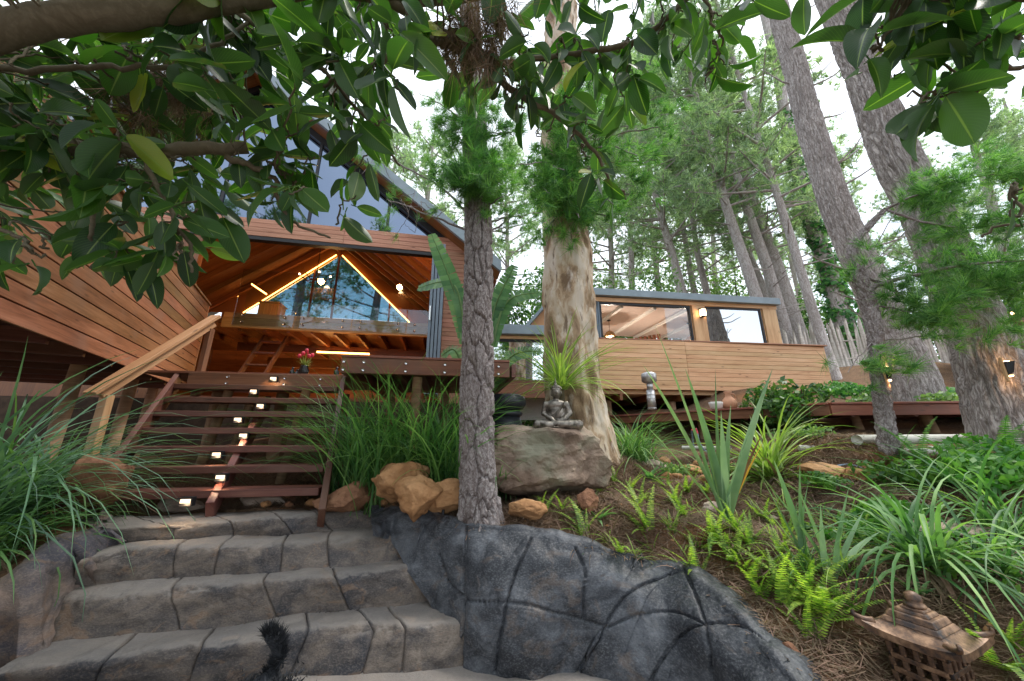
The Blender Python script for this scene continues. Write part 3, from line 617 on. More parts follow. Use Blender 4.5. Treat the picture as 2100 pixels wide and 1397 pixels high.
for px_, back in ((850, .12), (905, 1.2), (760, 1.3), (1000, .12)):
    p = vplane(px_, 790, 0, 0) if 0 else ta + dt * ((at(px_, 735, YD)[0] - ta[0]) / dt[0]) + nt_ * back; MB().tube([(p[0], p[1], gz(p[0], p[1]) - .2), (p[0], p[1], DZ - .19)], .05, 12).build('post', M['pole_timber'], terr)
# shade behind the posts: a dark sheet under the house stands in for it
# ---- clad balcony coming towards the camera on the left
WR = at(392, 783, 6.55); WZ0 = WR[2]; wd_ = np.array([.55, -1, 0]); wd_ /= np.linalg.norm(wd_); wn_ = np.array([wd_[1], -wd_[0], 0]);  # wn_ points left
if wn_[0] > 0: wn_ = -wn_
balc = thing('clad_balcony', 'orange-brown timber balcony clad in wide boards overhanging the grass on the left', 'balcony', WR + wn_ * .8 + np.array([.6, -2, -1.6]))
LW = 7.0; NB = 10; bh = .152
for k in range(NB):
    z = WZ0 + bh * (k + .5); off = 0 if k else .0
    bar('board', WR + UPV * (z - WZ0) + wn_ * .012, WR + wd_ * LW + UPV * (z - WZ0) + wn_ * .012, UPV * (bh - .013), wn_ * .024, M['wall_timber'], balc, .004)
bar('board', WR + wd_ * .75 - UPV * bh * .52 + wn_ * .012, WR + wd_ * LW - UPV * bh * .52 + wn_ * .012, UPV * (bh - .007), wn_ * .024, M['wall_timber'], balc, .004, 'lowest board, cut short of the stair')
bar('backing', WR + UPV * NB * bh * .5 + wn_ * .05 + wd_ * .03, WR + wd_ * LW + UPV * NB * bh * .5 + wn_ * .05, UPV * NB * bh, wn_ * .045, M['stair_timber'], balc, 0)
bar('end_trim', WR + wn_ * .04 - wd_ * .012, WR + wn_ * .04 - wd_ * .012 + UPV * NB * bh, wn_ * .085, wd_ * .022, M['rail_timber'], balc, .003)
bar('cap', WR + UPV * (NB * bh + .02) + wn_ * .05 - wd_ * .02, WR + wd_ * LW + UPV * (NB * bh + .02) + wn_ * .05, wn_ * .15, UPV * .035, M['wall_timber'], balc, .004)
for k in range(22): bar('floor_board', WR + wn_ * (.13 + k * .125) - UPV * .03, WR + wd_ * LW + wn_ * (.13 + k * .125) - UPV * .03, wn_ * .118, UPV * .03, M['stair_timber'], balc, 0)
for k in range(11): bar('joist', WR + wd_ * (.35 + .6 * k) + wn_ * .08 - UPV * .12, WR + wd_ * (.35 + .6 * k) + wn_ * 2.9 - UPV * .12, UPV * .13, wd_ * .045, M['stair_timber'], balc, 0)
for s_, o_ in ((.3, .4), (1.3, .35), (1.5, 1.8), (2.6, .4), (2.9, 1.9), (4.2, .6), (4.6, 2.2)):
    p = WR + wd_ * s_ + wn_ * o_; MB().tube([(p[0] - .03, p[1], gz(p[0], p[1]) - .1), (p[0], p[1], WZ0 - .05)], .07, 12).build('post', M['pole_timber'], balc)
# ---- handrail of the stair
h0 = at(438, 652, 4.62); h1 = at(196, 800, 3.55); hr = thing('stair_handrail', 'chunky pale timber handrail sloping down the left of the wooden stair', 'handrail', at(180, 1010, 3.5))
dh = (h0 - h1) / np.linalg.norm(h0 - h1); sh_ = np.cross(dh, UPV); sh_ /= np.linalg.norm(sh_); uh = np.cross(sh_, dh)
bar('rail', h1 - dh * .06, h0 + dh * .05, uh * .04, sh_ * .14, M['rail_timber'], hr, .006); bar('rail_support', h1 - uh * .066, h0 - dh * .04 - uh * .066, uh * .09, sh_ * .045, M['rail_timber'], hr, .005)
pb = at(168, 1000, 3.5); pb[2] = gz(pb[0], pb[1]) - .1; bar('post', pb, h1 - uh * .11 + dh * .05, np.array([.09, 0, 0]), np.array([0, .07, 0]), M['rail_timber'], hr, .005)
pt = h0 - uh * .11 - dh * .12; bar('post', np.array([pt[0], pt[1], ZL - .3]), pt, np.array([.07, 0, 0]), np.array([0, .07, 0]), M['deck_timber'], hr, .005)

# ================================================================== main house
HP = math.radians(11); HO = np.array([-1.87, 7.5, 0]); hu = np.array([math.cos(HP), math.sin(HP), 0]); hn = np.array([-math.sin(HP), math.cos(HP), 0])
def H(u, n, z): return HO + hu * u + hn * n + UPV * z
house = thing('timber_house', 'gabled timber house with a wide open front glowing orange inside', 'house', H(-4, 4, .2))
APU, EVR, ZE = -4.4, 1.55, 3.85; SL = math.tan(math.radians(38)); ZAP = ZE + (EVR - APU) * SL; EVL = 2 * APU - EVR; DEP = 7.6
def roofz(u): return ZAP - abs(u - APU) * SL
def hb(name, u0, u1, n0, n1, z0, z1, mat, bevel=.004, parent=None, label=None): return MB().box((u0, n0, z0), (u1, n1, z1), H).build(name, M[mat], parent or house, bevel, label=label)
# fascia boards over the opening, track below
ZF0, ZF1 = 4.20, 4.62
for k in range(4):
    z = ZF0 + k * .105
    for u0, u1 in ((-9.2, -5.1), (-5.095, -2.0), (-1.995, .93)): hb('fascia_board', u0, u1, -.03, .0, z, z + .099, 'fascia_timber', .003)
hb('lintel', -9.2, .93, .003, .12, ZF0 + .01, ZF1, 'inner_dark_timber', 0)
hb('door_track', -5.0, .3, -.02, .12, ZF0 - .09, ZF0 - .006, 'black_metal')
# gable glazing: panes cut to the rake with dark frames
ug = np.array([EVL + 2.2, -6.3, -4.6, -2.8, -1.1, EVR - 1.0])
for a, c in zip(ug[:-1], ug[1:]):
    ins = .03; us = [a + ins, c - ins]; mids = [APU] if a < APU < c else []; top_ = [(u, roofz(u) - .26) for u in us[:1] + mids + us[1:]]
    poly = [(us[0], ZF1 + .02), (us[1], ZF1 + .02)] + top_[::-1]; poly = [(u, max(z, ZF1 + .03)) for u, z in poly]
    m_ = MB(); k = len(poly); m_.add([H(u, .035, z) for u, z in poly] + [H(u, .047, z) for u, z in poly], [tuple(range(k)), tuple(range(2*k-1, k-1, -1))] + [(i, i + k, (i+1) % k + k, (i+1) % k) for i in range(k)]); m_.build('gable_pane', M['gable_glass'], house)
for u in ug[1:-1]: hb('mullion', u - .03, u + .03, .01, .07, ZF1, roofz(u) - .24, 'black_metal', 0)
for s_, e_ in ((APU, EVR), (APU, EVL)):                     # dark rake frame, orange soffit, metal verge, roof sheet
    d1 = 1 if e_ > APU else -1
    def rk(name, n0, n1, dz0, dz1, mat, ext_=0.0, parent=house):
        u0, u1 = APU, e_ + d1 * ext_; P = [H(u0, n0, ZAP + dz0), H(u1, n0, roofz(u1) + dz0), H(u1, n1, roofz(u1) + dz0), H(u0, n1, ZAP + dz0), H(u0, n0, ZAP + dz1), H(u1, n0, roofz(u1) + dz1), H(u1, n1, roofz(u1) + dz1), H(u0, n1, ZAP + dz1)]
        fs = [(0, 1, 5, 4), (1, 2, 6, 5), (2, 3, 7, 6), (3, 0, 4, 7), (3, 2, 1, 0), (4, 5, 6, 7)]; L = abs(u1 - u0)
        uv = [[(0, 0), (L, 0), (L, .2), (0, .2)], [(0, 0), (1, 0), (1, .2), (0, .2)], [(0, 0), (L, 0), (L, .2), (0, .2)], [(0, 0), (1, 0), (1, .2), (0, .2)], [(0, n1), (L, n1), (L, n0), (0, n0)], [(0, n0), (L, n0), (L, n1), (0, n1)]]
        if d1 < 0: fs = [f[::-1] for f in fs]; uv = [q[::-1] for q in uv]
        return MB().add(P, fs, uv).build(name, M[mat], parent)
    rk('rake_frame', -.01, .10, -.40, -.22, 'black_metal', -1.0)
    rk('soffit', -.42, .0, -.21, -.19, 'inner_timber'); rf = rk('roof', -.50, DEP + .4, -.12, 0.0, 'roof_metal'); rk('verge', -.53, -.44, -.24, .03, 'roof_metal')
    rk('ceiling_lining', .12, DEP, -.20, -.14, 'inner_timber')
    for k in range(9):
        n0 = .5 + k * .82; rk('rafter', n0, n0 + .07, -.42, -.205, 'inner_timber', -.9)
hb('ridge_beam', APU - .07, APU + .07, .15, DEP, ZAP - .72, ZAP - .42, 'inner_dark_timber')
# right-hand wall, clad
zz = -.05; 
while zz < ZF0 - .01:
    hb('wall_board', .30, .93, -.03, .0, zz, zz + .099, 'fascia_timber', .003); zz += .105
hb('wall_core', .3, .93, .004, .14, -.1, ZF0, 'inner_dark_timber', 0); hb('side_wall', .79, .925, .15, DEP, -.1, 4.0, 'inner_timber', 0); hb('side_wall', -8.6, -8.45, .15, DEP, -.1, 4.0, 'inner_timber', 0)
hb('front_wall', -8.6, -4.75, .004, .14, -.1, ZF0, 'inner_dark_timber', 0); hb('floor', -8.44, .78, .15, DEP, ZL - .2, ZL - .02, 'inner_dark_timber', 0)
# rear wall: boards below, a glazed triangle above
hb('rear_wall', -8.44, .78, DEP - .12, DEP, ZL - .02, 4.75, 'inner_timber', 0)
RB = DEP - .1; tri = [(-7.0, 4.8), (-.45, 4.8), (APU + .0, ZAP - .78)]
for (u0, u1) in ((-7.0, -5.3), (-5.3, APU), (APU, -2.1), (-2.1, -.45)):
    f = lambda u: 4.8 + (ZAP - .78 - 4.8) * (1 - abs(u - APU) / (3.3 if u < APU else 3.25)); a, c = u0 + .03, u1 - .03; P = [(a, 4.8), (c, 4.8), (c, max(f(c), 4.81)), (a, max(f(a), 4.81))]
    MB().add([H(u, RB, z) for u, z in P] + [H(u, RB + .012, z) for u, z in P], [(0, 1, 2, 3), (7, 6, 5, 4), (0, 4, 5, 1), (1, 5, 6, 2), (2, 6, 7, 3), (3, 7, 4, 0)]).build('rear_pane', M['blue_glass'], house)
for u in (-5.3, APU, -2.1): hb('rear_mullion', u - .035, u + .035, RB - .03, RB + .05, 4.75, roofz(u) - .78, 'inner_dark_timber', 0)
for d1 in (-1, 1):     # boarding between the glazed triangle and the roof, LED along it
    e_ = 3.3; P = [(APU, ZAP - .78), (APU + d1 * e_, 4.8), (APU + d1 * e_, roofz(APU + d1 * e_) - .2), (APU, ZAP - .2)]
    if d1 > 0: P = P[::-1]
    MB().add([H(u, RB - .02, z) for u, z in P] + [H(u, RB + .08, z) for u, z in P], [(3, 2, 1, 0), (4, 5, 6, 7), (0, 1, 5, 4), (1, 2, 6, 5), (2, 3, 7, 6), (3, 0, 4, 7)]).build('gable_board', M['inner_timber'], house)
    P = [(APU + d1 * e_, 4.75), (APU + d1 * 4.6, 4.75), (APU + d1 * 4.6, roofz(APU + d1 * 4.6) - .2 if roofz(APU + d1 * 4.6) - .2 > 4.76 else 4.76), (APU + d1 * e_, roofz(APU + d1 * e_) - .2)]
    MB().add([H(u, RB - .02, z) for u, z in P], [(0, 1, 2, 3)]).build('gable_board', M['inner_timber'], house)
# mezzanine: rail, beam, floor, joists, cross beam
NM = 2.0
hb('mezzanine_edge', -5.2, .78, NM, NM + .07, 2.93, 3.06, 'beam_timber'); hb('mezzanine_beam', -5.2, .78, NM - .03, NM + .09, 2.66, 2.915, 'beam_timber')
hb('mezzanine_floor', -8.44, .78, NM + .10, 5.6, 2.82, 2.92, 'inner_timber', 0)
for k in range(12): u = -6.0 + k * .57; hb('joist', u, u + .07, NM + .1, 5.5, 2.62, 2.815, 'inner_timber', 0)
hb('cross_beam', -5.6, .78, 3.6, 3.74, 2.42, 2.66, 'inner_dark_timber'); hb('cross_beam', -5.6, .78, 5.5, 5.64, 2.30, 2.615, 'inner_dark_timber')
# glass balustrade on the mezzanine
bal = thing('glass_balustrade', 'frameless clear glass balustrade bolted to the mezzanine edge', 'balustrade', H(-2.3, NM - .1, 2.66)); us = np.linspace(-4.95, .72, 5)
for a, c in zip(us[:-1], us[1:]):
    pn = MB().box((a + .012, NM - .062, 2.72), (c - .012, NM - .050, 4.26), H).build('glass_pane', M['clear_glass'], bal)
    for u in (a + .22, c - .22):
        for z in (2.80, 2.98): q = H(u, NM - .065, z); MB().tube([q, q - hn * .02], .028, 10).build('bolt', M['bright_metal'], pn)
# LED strips
leds = thing('gable_light_strip', 'glowing warm strip light forming an inverted V under the rear gable', 'strip light', H(APU, RB - .1, 4.8))
for d1, e_ in ((-1, 3.25), (1, 3.2)):
    P0, P1 = H(APU + d1 * .12, RB - .09, ZAP - .82), H(APU + d1 * e_, RB - .09, 4.78); bar('strip', P0, P1, UPV * .036, hn * .03, M['led'], leds, 0)
for p0, p1, lb in ((H(-6.4, DEP - .16, 2.22), H(-1.25, DEP - .16, 2.22), 'long glowing strip light low on the back wall'), (H(-3.4, 3.5, 2.44), H(-1.9, 3.5, 2.44), 'short glowing strip light under the mezzanine cross beam'), (H(-5.35, 3.2, 4.35), H(-4.95, 3.3, 4.1), 'little sloping strip light above the mezzanine cabinet')):
    t = thing('strip_light', lb, 'strip light', p0); bar('strip', p0, p1, UPV * .045, hn * .03, M['led'], t, 0)
    bar('channel', p0 + hn * .02, p1 + hn * .02, UPV * .07, hn * .008, M['inner_dark_timber'], t, 0)
def lamp(name, loc, e, col, parent, size=.15):
    L = bpy.data.lights.new(name, 'POINT'); L.energy = e; L.color = col; L.shadow_soft_size = size; o = bpy.data.objects.new(name, L); COL.objects.link(o); o.parent = parent; o.location = Vector(np.array(loc) - LOC[parent.name]); return o
WARM = (1, .5, .17)
lamp('unseen_fill', H(-1.2, .33, 4.75), 36, WARM, leds, .1); lamp('unseen_fill', H(-3.6, .33, 4.75), 36, WARM, leds, .1); lamp('unseen_fill', H(-3.6, 5.0, 1.0), 32, WARM, t, .1); lamp('unseen_fill', H(-2.0, 1.4, 1.0), 16, WARM, t, .1)  # added unseen point lamps that warm beams and room, apart from the strips
for uu in (-7.0, -3.0): lamp('unseen_fill', H(uu, 2.45, 3.02), 16, WARM, leds, .05)
hb('under_house_shade', -12.0, 1.2, -.25, -.12, -.8, ZL - .12, 'void_shade', 0)  # dark sheet added where the space under the house lies in shade
# folded door leaves at the right jamb
fold = thing('folding_doors', 'grey aluminium folding glass doors stacked open at the right of the house front', 'doors', H(.15, -.3, ZL))
for k in range(4):
    u = .02 + k * .072; n0, n1 = -.62, .0; z0, z1 = ZL + .02, ZF0 - .1; lf = None
    fr_ = MB()
    for nn in (n0, n1 - .07): fr_.box((u, nn, z0), (u + .055, nn + .07, z1), H)
    for z in (z0, z1 - .08): fr_.box((u + .003, n0 + .071, z), (u + .052, n1 - .071, z + .08), H)
    lf = fr_.build('door_leaf', M['grey_metal'], fold, .003); hb('pane', u + .02, u + .03, n0 + .07, n1 - .07, z0 + .08, z1 - .08, 'window_glass', 0, lf)
hb('handle', .03, .06, -.645, -.62, 2.3, 2.62, 'bright_metal', .004, [c for c in fold.children][0])
# things in the house
t = thing('wooden_cabinet', 'small wooden cabinet standing behind the glass on the mezzanine', 'cabinet', H(-4.6, 3.1, 2.92)); crc = hb('carcass', -4.85, -4.35, 2.8, 3.3, 2.99, 3.66, 'beam_timber', .01, t); hb('top', -4.88, -4.32, 2.77, 3.33, 3.665, 3.70, 'beam_timber', .005, t)
for u in (-4.83, -4.42): hb('leg', u, u + .05, 2.82, 2.87, 2.925, 2.99, 'inner_dark_timber', 0, t)
for k in range(3): hb('door_plank', -4.83 + k * .155, -4.685 + k * .155, 2.785, 2.798, 3.02, 3.63, 'beam_timber', .003, crc)
t = thing('loft_ladder', 'steep brown timber ladder rising to the mezzanine inside the house', 'ladder', H(-4.3, 3.3, ZL))
for uu in (-4.62, -4.05): bar('stringer', H(uu, 1.6, ZL), H(uu, 3.0, 2.75), hn * .16, hu * .05, M['deck_timber'], t)
for k in range(5): f = (k + .6) / 5.3; c_ = 1.6 + 1.4 * f; z = ZL + (2.75 - ZL) * f; hb('tread', -4.58, -4.09, c_ - .09, c_ + .09, z, z + .04, 'deck_timber', .003, t)
ch = thing('antler_chandelier', 'dark branching chandelier with small bulbs hanging under the ridge', 'chandelier', H(APU, 4.6, 5.0)); c_ = H(APU + .25, 4.6, 5.25)
MB().tube([c_, c_ + UPV * 1.6], .012, 6).build('rod', M['black_metal'], ch)
for k in range(7):
    a = k * .9; d = np.array([math.cos(a), math.sin(a), 0]); arm_ = MB().tube([c_, c_ + d * .25 - UPV * .08, c_ + d * .5 + UPV * .05, c_ + d * .58 + UPV * .2], [.02, .018, .014, .006], 6).build('arm', M['inner_dark_timber'], ch)
    if k % 2 == 0: MB().ball(c_ + d * .5 + UPV * .1, .035).build('bulb', M['lamp_warm'], arm_)
v0 = vplane(622, 765, 5.35, PSI); v0[2] = ZL + .025 
fl = thing('flower_vase', 'vase of red proteas standing on the landing', 'vase', v0); MB().lathe([(.035, 0), (.06, .02), (.07, .09), (.045, .14), (.05, .16)], v0, 14).build('vase', M['dark_glass'], fl)
for k in range(6):
    a = k * 1.05; d = np.array([math.cos(a), math.sin(a), 0]); h = .13 + .03 * (k % 3); q = v0 + d * .045 * (1 + k % 2) + UPV * (.15 + h); sm_ = MB().tube([v0 + UPV * .14, q], .006, 5).build('stem', None or M.get('stem') or plain('stem', (.25, .30, .06)), fl)
    MB().lathe([(.006, -.015), (.020, .0), (.025, .022), (.019, .045), (.008, .05)], q, 10).build('flower_head', M['petal'], sm_)
m_ = MB()
for k in range(26):
    a = random.uniform(0, 6.28); d = np.array([math.cos(a), math.sin(a), random.uniform(.2, 1.4)]); d /= np.linalg.norm(d); p = v0 + UPV * .15 + d * .03; s_ = np.cross(d, UPV) * .018; m_.add([p - s_, p + s_, p + d * .12], [(0, 1, 2)])
m_.build('leaves', M['stem'], fl)
for px_, h_, lb in ((599, .13, 'dark bottle left of the protea vase'), (609, .10, 'short dark jar beside the protea vase'), (690, .15, 'dark bottle at the right end of the landing')):
    q = vplane(px_, 765, 5.4, PSI); q[2] = ZL + .025; prop(MB().lathe([(.03, 0), (.035, .01), (.035, h_ * .65), (.014, h_ * .8), (.014, h_), (.016, h_ + .01)], q, 12).build('bottle', M['dark_glass'], None), lb, 'bottle')
q = H(-.95, .9, ZL); m_ = rock_mesh('cushion', (.34, .3, .12), 401, M['cloth'], None, hit_pl(762, 733, ta + nt_ * 1.4, nt_) + np.array([0, 0, -.22]), facets=4, sub=3); prop(m_, 'pale grey folded cloth cushion on the terrace in front of the opening', 'cushion')
LOC_C = LOC[m_.name]; m_.location.z = DZ

# ================================================================== cabin on the right
RP = math.radians(6.8); RO = np.array([2.14, 8.5, 0]); ru = np.array([math.cos(RP), math.sin(RP), 0]); rn = np.array([-math.sin(RP), math.cos(RP), 0])
def R_(u, n, z): return RO + ru * u + rn * n + UPV * z
cab = thing('timber_cabin', 'pale pine cabin with a flat grey roof and clad balustrade on the right', 'cabin', R_(3, 1.5, .8))
def cb(name, u0, u1, n0, n1, z0, z1, mat, bevel=.004, parent=None): return MB().box((u0, n0, z0), (u1, n1, z1), R_).build(name, M[mat], parent or cab, bevel)
ub = lambda px_, n=0: float(np.dot(hit_pl(px_, 660, R_(0, n, 0), rn) - RO, ru))
uk, ue = ub(1397), 6.45
for k in range(11):
    z = 1.10 + k * .114; cb('balustrade_board', -.45, uk - .003, -.025, 0, z, z + .108, 'cabin_timber', .004); MB().box((uk + .003, -.025, z), (ue, 0, z + .108), lambda u, n, zz: R_(u, n + (u - uk) * .02, zz)).build('balustrade_board', M['cabin_timber'], cab, .004)
cb('balustrade_cap', -.45, ue + .02, -.03, .13, 2.356, 2.385, 'fascia_timber'); cb('backing', -.44, ue - .02, .09, .13, 1.1, 2.35, 'inner_dark_timber', 0); cb('end_board', ue - .02, ue, .1, 1.6, 1.1, 2.35, 'cabin_timber', 0)
cb('floor', -.4, ue - .05, .14, 3.6, 1.0, 1.12, 'cabin_timber', 0)
for k in range(9): cb('joist', -.3 + k * .8, -.23 + k * .8, .05, 3.5, .84, .998, 'inner_dark_timber', 0)
NW = .2; w0, w1, p1a, p1b, w2, p2a, p2b = [ub(x, NW) for x in (1232, 1420, 1423, 1450, 1566, 1569, 1596)]
RT = 3.55
cb('post', p1a, p1b, NW, NW + .14, 1.12, RT, 'cabin_timber'); cb('post', p2a, p2b, NW, NW + .14, 1.12, RT - .02, 'cabin_timber'); cb('header', -.3, p2b + .03, NW - .01, NW + .15, RT - .10, RT + .02, 'cabin_timber')
for u in (w0, w1 - .05): cb('window_frame', u, u + .05, NW + .02, NW + .1, 1.12, RT - .17, 'black_metal')
cb('window_frame', w0, w1, NW + .02, NW + .1, RT - .17, RT - .105, 'black_metal'); cb('window_frame', p1b, w2, NW + .02, NW + .1, RT - .15, RT - .105, 'black_metal'); cb('window_frame', w2 - .05, w2, NW + .02, NW + .1, 1.12, RT - .15, 'black_metal')
wf_ = [o_ for o_ in cab.children if o_.name.startswith('window_frame')]; cb('window_pane', p1b + .01, w2 - .05, NW + .05, NW + .062, 1.12, RT - .15, 'window_glass', 0, wf_[-1]); cb('window_pane', w0 + (w1 - w0) * .72, w1 - .05, NW + .06, NW + .07, 1.12, RT - .17, 'clear_glass', 0, wf_[1])
for k in range(3): cb('folded_leaf', w0 - .16 + k * .055, w0 - .12 + k * .055, NW, NW + .4, 2.3 - 1.1, RT - .105, 'grey_metal')
MB().box((-.35, .06, RT + .025), (p2b + .06, 4.2, RT + .22), lambda u, n, z: R_(u, n, z - .02 * u * .35 + n * .05)).build('roof', M['roof_metal'], cab, .01)
MB().box((-.33, NW + .16, RT - .03), (p2b + .02, 4.0, RT + .012), lambda u, n, z: R_(u, n, z - .02 * u * .35 + n * .05)).build('roof_lining', M['cabin_timber'], cab)
# inside: sloping painted ceiling with beams, partition, back wall
MB().box((-.3, NW + .16, RT - .12), (p2b, 3.6, RT - .07), lambda u, n, z: R_(u, n, z - .02 * u * .35 + (n - NW) * .03)).build('ceiling', M['ceiling_paint'], cab)
for k in range(6): MB().box((-.1 + k * .95, NW + .16, RT - .2), (-.02 + k * .95, 3.6, RT - .121), lambda u, n, z: R_(u, n, z - .02 * u * .35 + (n - NW) * .03)).build('ceiling_beam', M['white_paint'], cab)
cb('back_wall', -.3, p2b, 3.6, 3.7, 1.0, 1.9, 'ceiling_paint', 0); cb('added_rear_glass', -.3, p2b, 3.64, 3.66, 1.9, RT - .1, 'clear_glass', 0); cb('side_wall', -.32, -.3 + .08, NW + .16, 3.6, 1.0, RT - .2, 'white_paint', 0); cb('side_wall', p2b - .1, p2b, NW + .16, 3.6, 1.0, RT - .2, 'white_paint', 0)  # rear glazing added to let light into the room
for k in range(9): cb('partition_slat', w1 - .9 + k * .1, w1 - .82 + k * .1, 2.6 - k * .1, 2.66 - k * .1, 1.12, 3.1, 'deck_timber', 0)
def pendant(px_, py_, lb):
    q = hit_pl(px_, py_, R_(0, 1.6, 0), rn); t = thing('pendant_lamp', lb, 'pendant lamp', q); MB().tube([q + UPV * .15, q + UPV * (RT - .13 - q[2])], .007, 6).build('cord', M['black_metal'], t)
    MB().lathe([(.17, 0), (.15, .07), (.09, .14), (.03, .17)], q, 16).build('shade', M['wicker'], t); MB().ball(q - UPV * .03, .045).build('bulb', M['lamp_warm'], t); lamp('cabin_fill', q - UPV * .14, 30, (1, .82, .66), t, .05); MB().lathe([(.06, 0), (.05, .03)], q + UPV * (RT - .155 - q[2]), 12).build('ceiling_rose', M['black_metal'], t)  # bulb glow and point lamp added to brighten the cabin inside
pendant(1251, 690, 'woven pendant lamp hanging in the open bay of the cabin'); pendant(1417, 700, 'woven pendant lamp beside the partition in the cabin')
def wall_light(px_, py_, P, n, lb, s=1.0, tilt=0):
    """box lantern: backplate, black wedge body, lit opening below"""
    d = np.cross(n, UPV); d /= np.linalg.norm(d); t = thing('wall_light', lb, 'wall light', P - UPV * .15 * s); 
    MB().board(P - UPV * .16 * s - n * .012 * s, P + UPV * .16 * s - n * .012 * s, d * .09 * s, n * .022 * s).build('backplate', M['cabin_timber'], t, .004)
    a = [(-.055, 0, -.08), (.055, 0, -.08), (.055, 0, .10), (-.055, 0, .10), (-.045, -.05, -.05), (.045, -.05, -.05), (.06, -.085, .10), (-.06, -.085, .10)]
    m_ = MB(); m_.add([P + d * x * s - n * (y - .012) * s * -1 * -1 + UPV * z * s if 0 else P + d * x * s + n * (-y) * s + UPV * z * s for x, y, z in a], [(0, 1, 2, 3), (7, 6, 5, 4), (0, 4, 5, 1), (1, 5, 6, 2), (2, 6, 7, 3), (3, 7, 4, 0)]); m_.build('housing', M['black_metal'], t, .004)
    MB().board(P + n * .025 * s - d * .035 * s - UPV * .088 * s, P + n * .025 * s + d * .035 * s - UPV * .088 * s, n * .03 * s, UPV * .012 * s).build('lens', M['lamp_warm'], t)
    MB().board(P + n * .03 * s - d * .035 * s + UPV * .106 * s, P + n * .03 * s + d * .035 * s + UPV * .106 * s, n * .04 * s, UPV * .010 * s).build('lens', M['lamp_warm'], t)
    lamp('wall_lamp', P + n * .05 * s - UPV * .14 * s, .45 * s * s, WARM, t, .03); lamp('wall_lamp', P + n * .06 * s + UPV * .16 * s, .45 * s * s, WARM, t, .03); return t
q = hit_pl(1437, 643, R_(0, NW - .002, 0), rn); t = thing('porch_lantern', 'small square lantern lit on the cabin window post', 'wall light', q - UPV * .1)
cbx = lambda name, a, b_, c, e_, f, g_, mt: MB().box((a, c, f), (b_, e_, g_), lambda x, y, z: q + ru * x + rn * y + UPV * z).build(name, M[mt], t, .003)
cbx('backplate', -.05, .05, -.02, 0, -.12, .14, 'black_metal'); cbx('top', -.075, .075, -.16, -.02, .08, .105, 'black_metal'); cbx('lit_glass', -.055, .055, -.145, -.035, -.10, .079, 'lamp_warm'); cbx('base', -.06, .06, -.15, -.03, -.12, -.101, 'black_metal')
# ---- garden room between the trunks
g0 = at(1000, 668, 7.6); g1 = at(1150, 675, 7.75); gd_ = (g1 - g0); gd_[2] = 0; gL = np.linalg.norm(gd_); gd_ /= gL; gn = np.array([-gd_[1], gd_[0], 0]); gz0 = g0[2]
gr = thing('garden_room', 'low grey-roofed glazed room between the house and the cabin', 'building', g0 + gd_ * gL / 2 + gn + UPV * (-1.5 - gz0 + .8))
def gb(name, u0, u1, n0, n1, z0, z1, mat, bevel=.004): return MB().box((u0, n0, z0), (u1, n1, z1), lambda u, n, z: g0 + gd_ * u + gn * n + UPV * (z)).build(name, M[mat], gr, bevel)
gb('roof', -.3, gL + .5, -.15, 2.2, -.22, 0, 'roof_metal', .01); gb('header', -.3, gL + .5, -.02, .1, -.30, -.225, 'cabin_timber'); gb('frame', -.2, gL + .5, .0, .08, -.36, -.302, 'black_metal')
gb('glass_panel', .12, gL + .5, .03, .045, -1.22, -.36, 'white_glass', 0); gb('frame', .05, .12, .0, .08, -1.22, -.36, 'black_metal'); gb('rear_wall', -.3, gL + .5, 2.0, 2.1, -2.0, -.23, 'white_paint', 0); gb('base_beam', -.3, gL + .6, -.04, .06, -1.62, -1.24, 'deck_timber'); gb('floor', -.3, gL + .5, .07, 2.0, -1.4, -1.3, 'inner_dark_timber', 0)
ga = at(1082, 672, 9.6); gp = at(1135, 612, 9.6)
P = [ga, gp, gp + np.array([1.0, 0, -.9]), ga + np.array([1.7, 0, -.02])]; m_ = MB(); m_.add([p for p in P] + [p + np.array([0, .1, 0]) for p in P], [(3, 2, 1, 0), (4, 5, 6, 7), (0, 1, 5, 4), (1, 2, 6, 5), (2, 3, 7, 6), (3, 0, 4, 7)]); m_.build('gable_wall', M['cabin_timber'], gr)
bar('gable_verge', ga + np.array([-.12, -.05, -.1]), gp + np.array([.02, -.05, .06]), np.array([-.06, 0, .05]), np.array([0, .3, 0]), M['roof_metal'], gr, 0)
# ---- walkway deck in front of the cabin
WKZ = .45; wk = [hit_z(x, y, WKZ) for x, y in ((1215, 856), (1345, 845), (1700, 828), (2010, 822), (2300, 822))]
walk = thing('walkway_deck', 'long low red-brown timber walkway on posts below the cabin', 'deck', wk[1] + np.array([1.5, .5, -.7]))
mid = wk[1]
for a, c in ((wk[0], wk[2]), (wk[2], wk[4])):
    d = c - a; d[2] = 0; L = np.linalg.norm(d); d = d / L; n = np.array([-d[1], d[0], 0])
    bar('beam', a - UPV * .093, a + d * (L - .004) - UPV * .093, UPV * .15, n * .05, M['deck_timber'], walk, .006); bar('edge_board', a + n * .02, a + d * (L - .004) + n * .02, n * .16, UPV * .03, M['deck_timber'], walk, .004)
    for k in range(1, 12): bar('deck_board', a + n * (.03 + k * .125) - UPV * .002, a + d * (L - .004) + n * (.03 + k * .125) - UPV * .002, n * .116, UPV * .026, M['deck_timber'], walk, 0)
    for k in range(int(L / .8)): bar('joist', a + d * (.3 + .8 * k) + n * .03 - UPV * .11, a + d * (.3 + .8 * k) + n * 1.5 - UPV * .11, UPV * .15, d * .045, M['stair_timber'], walk, 0)
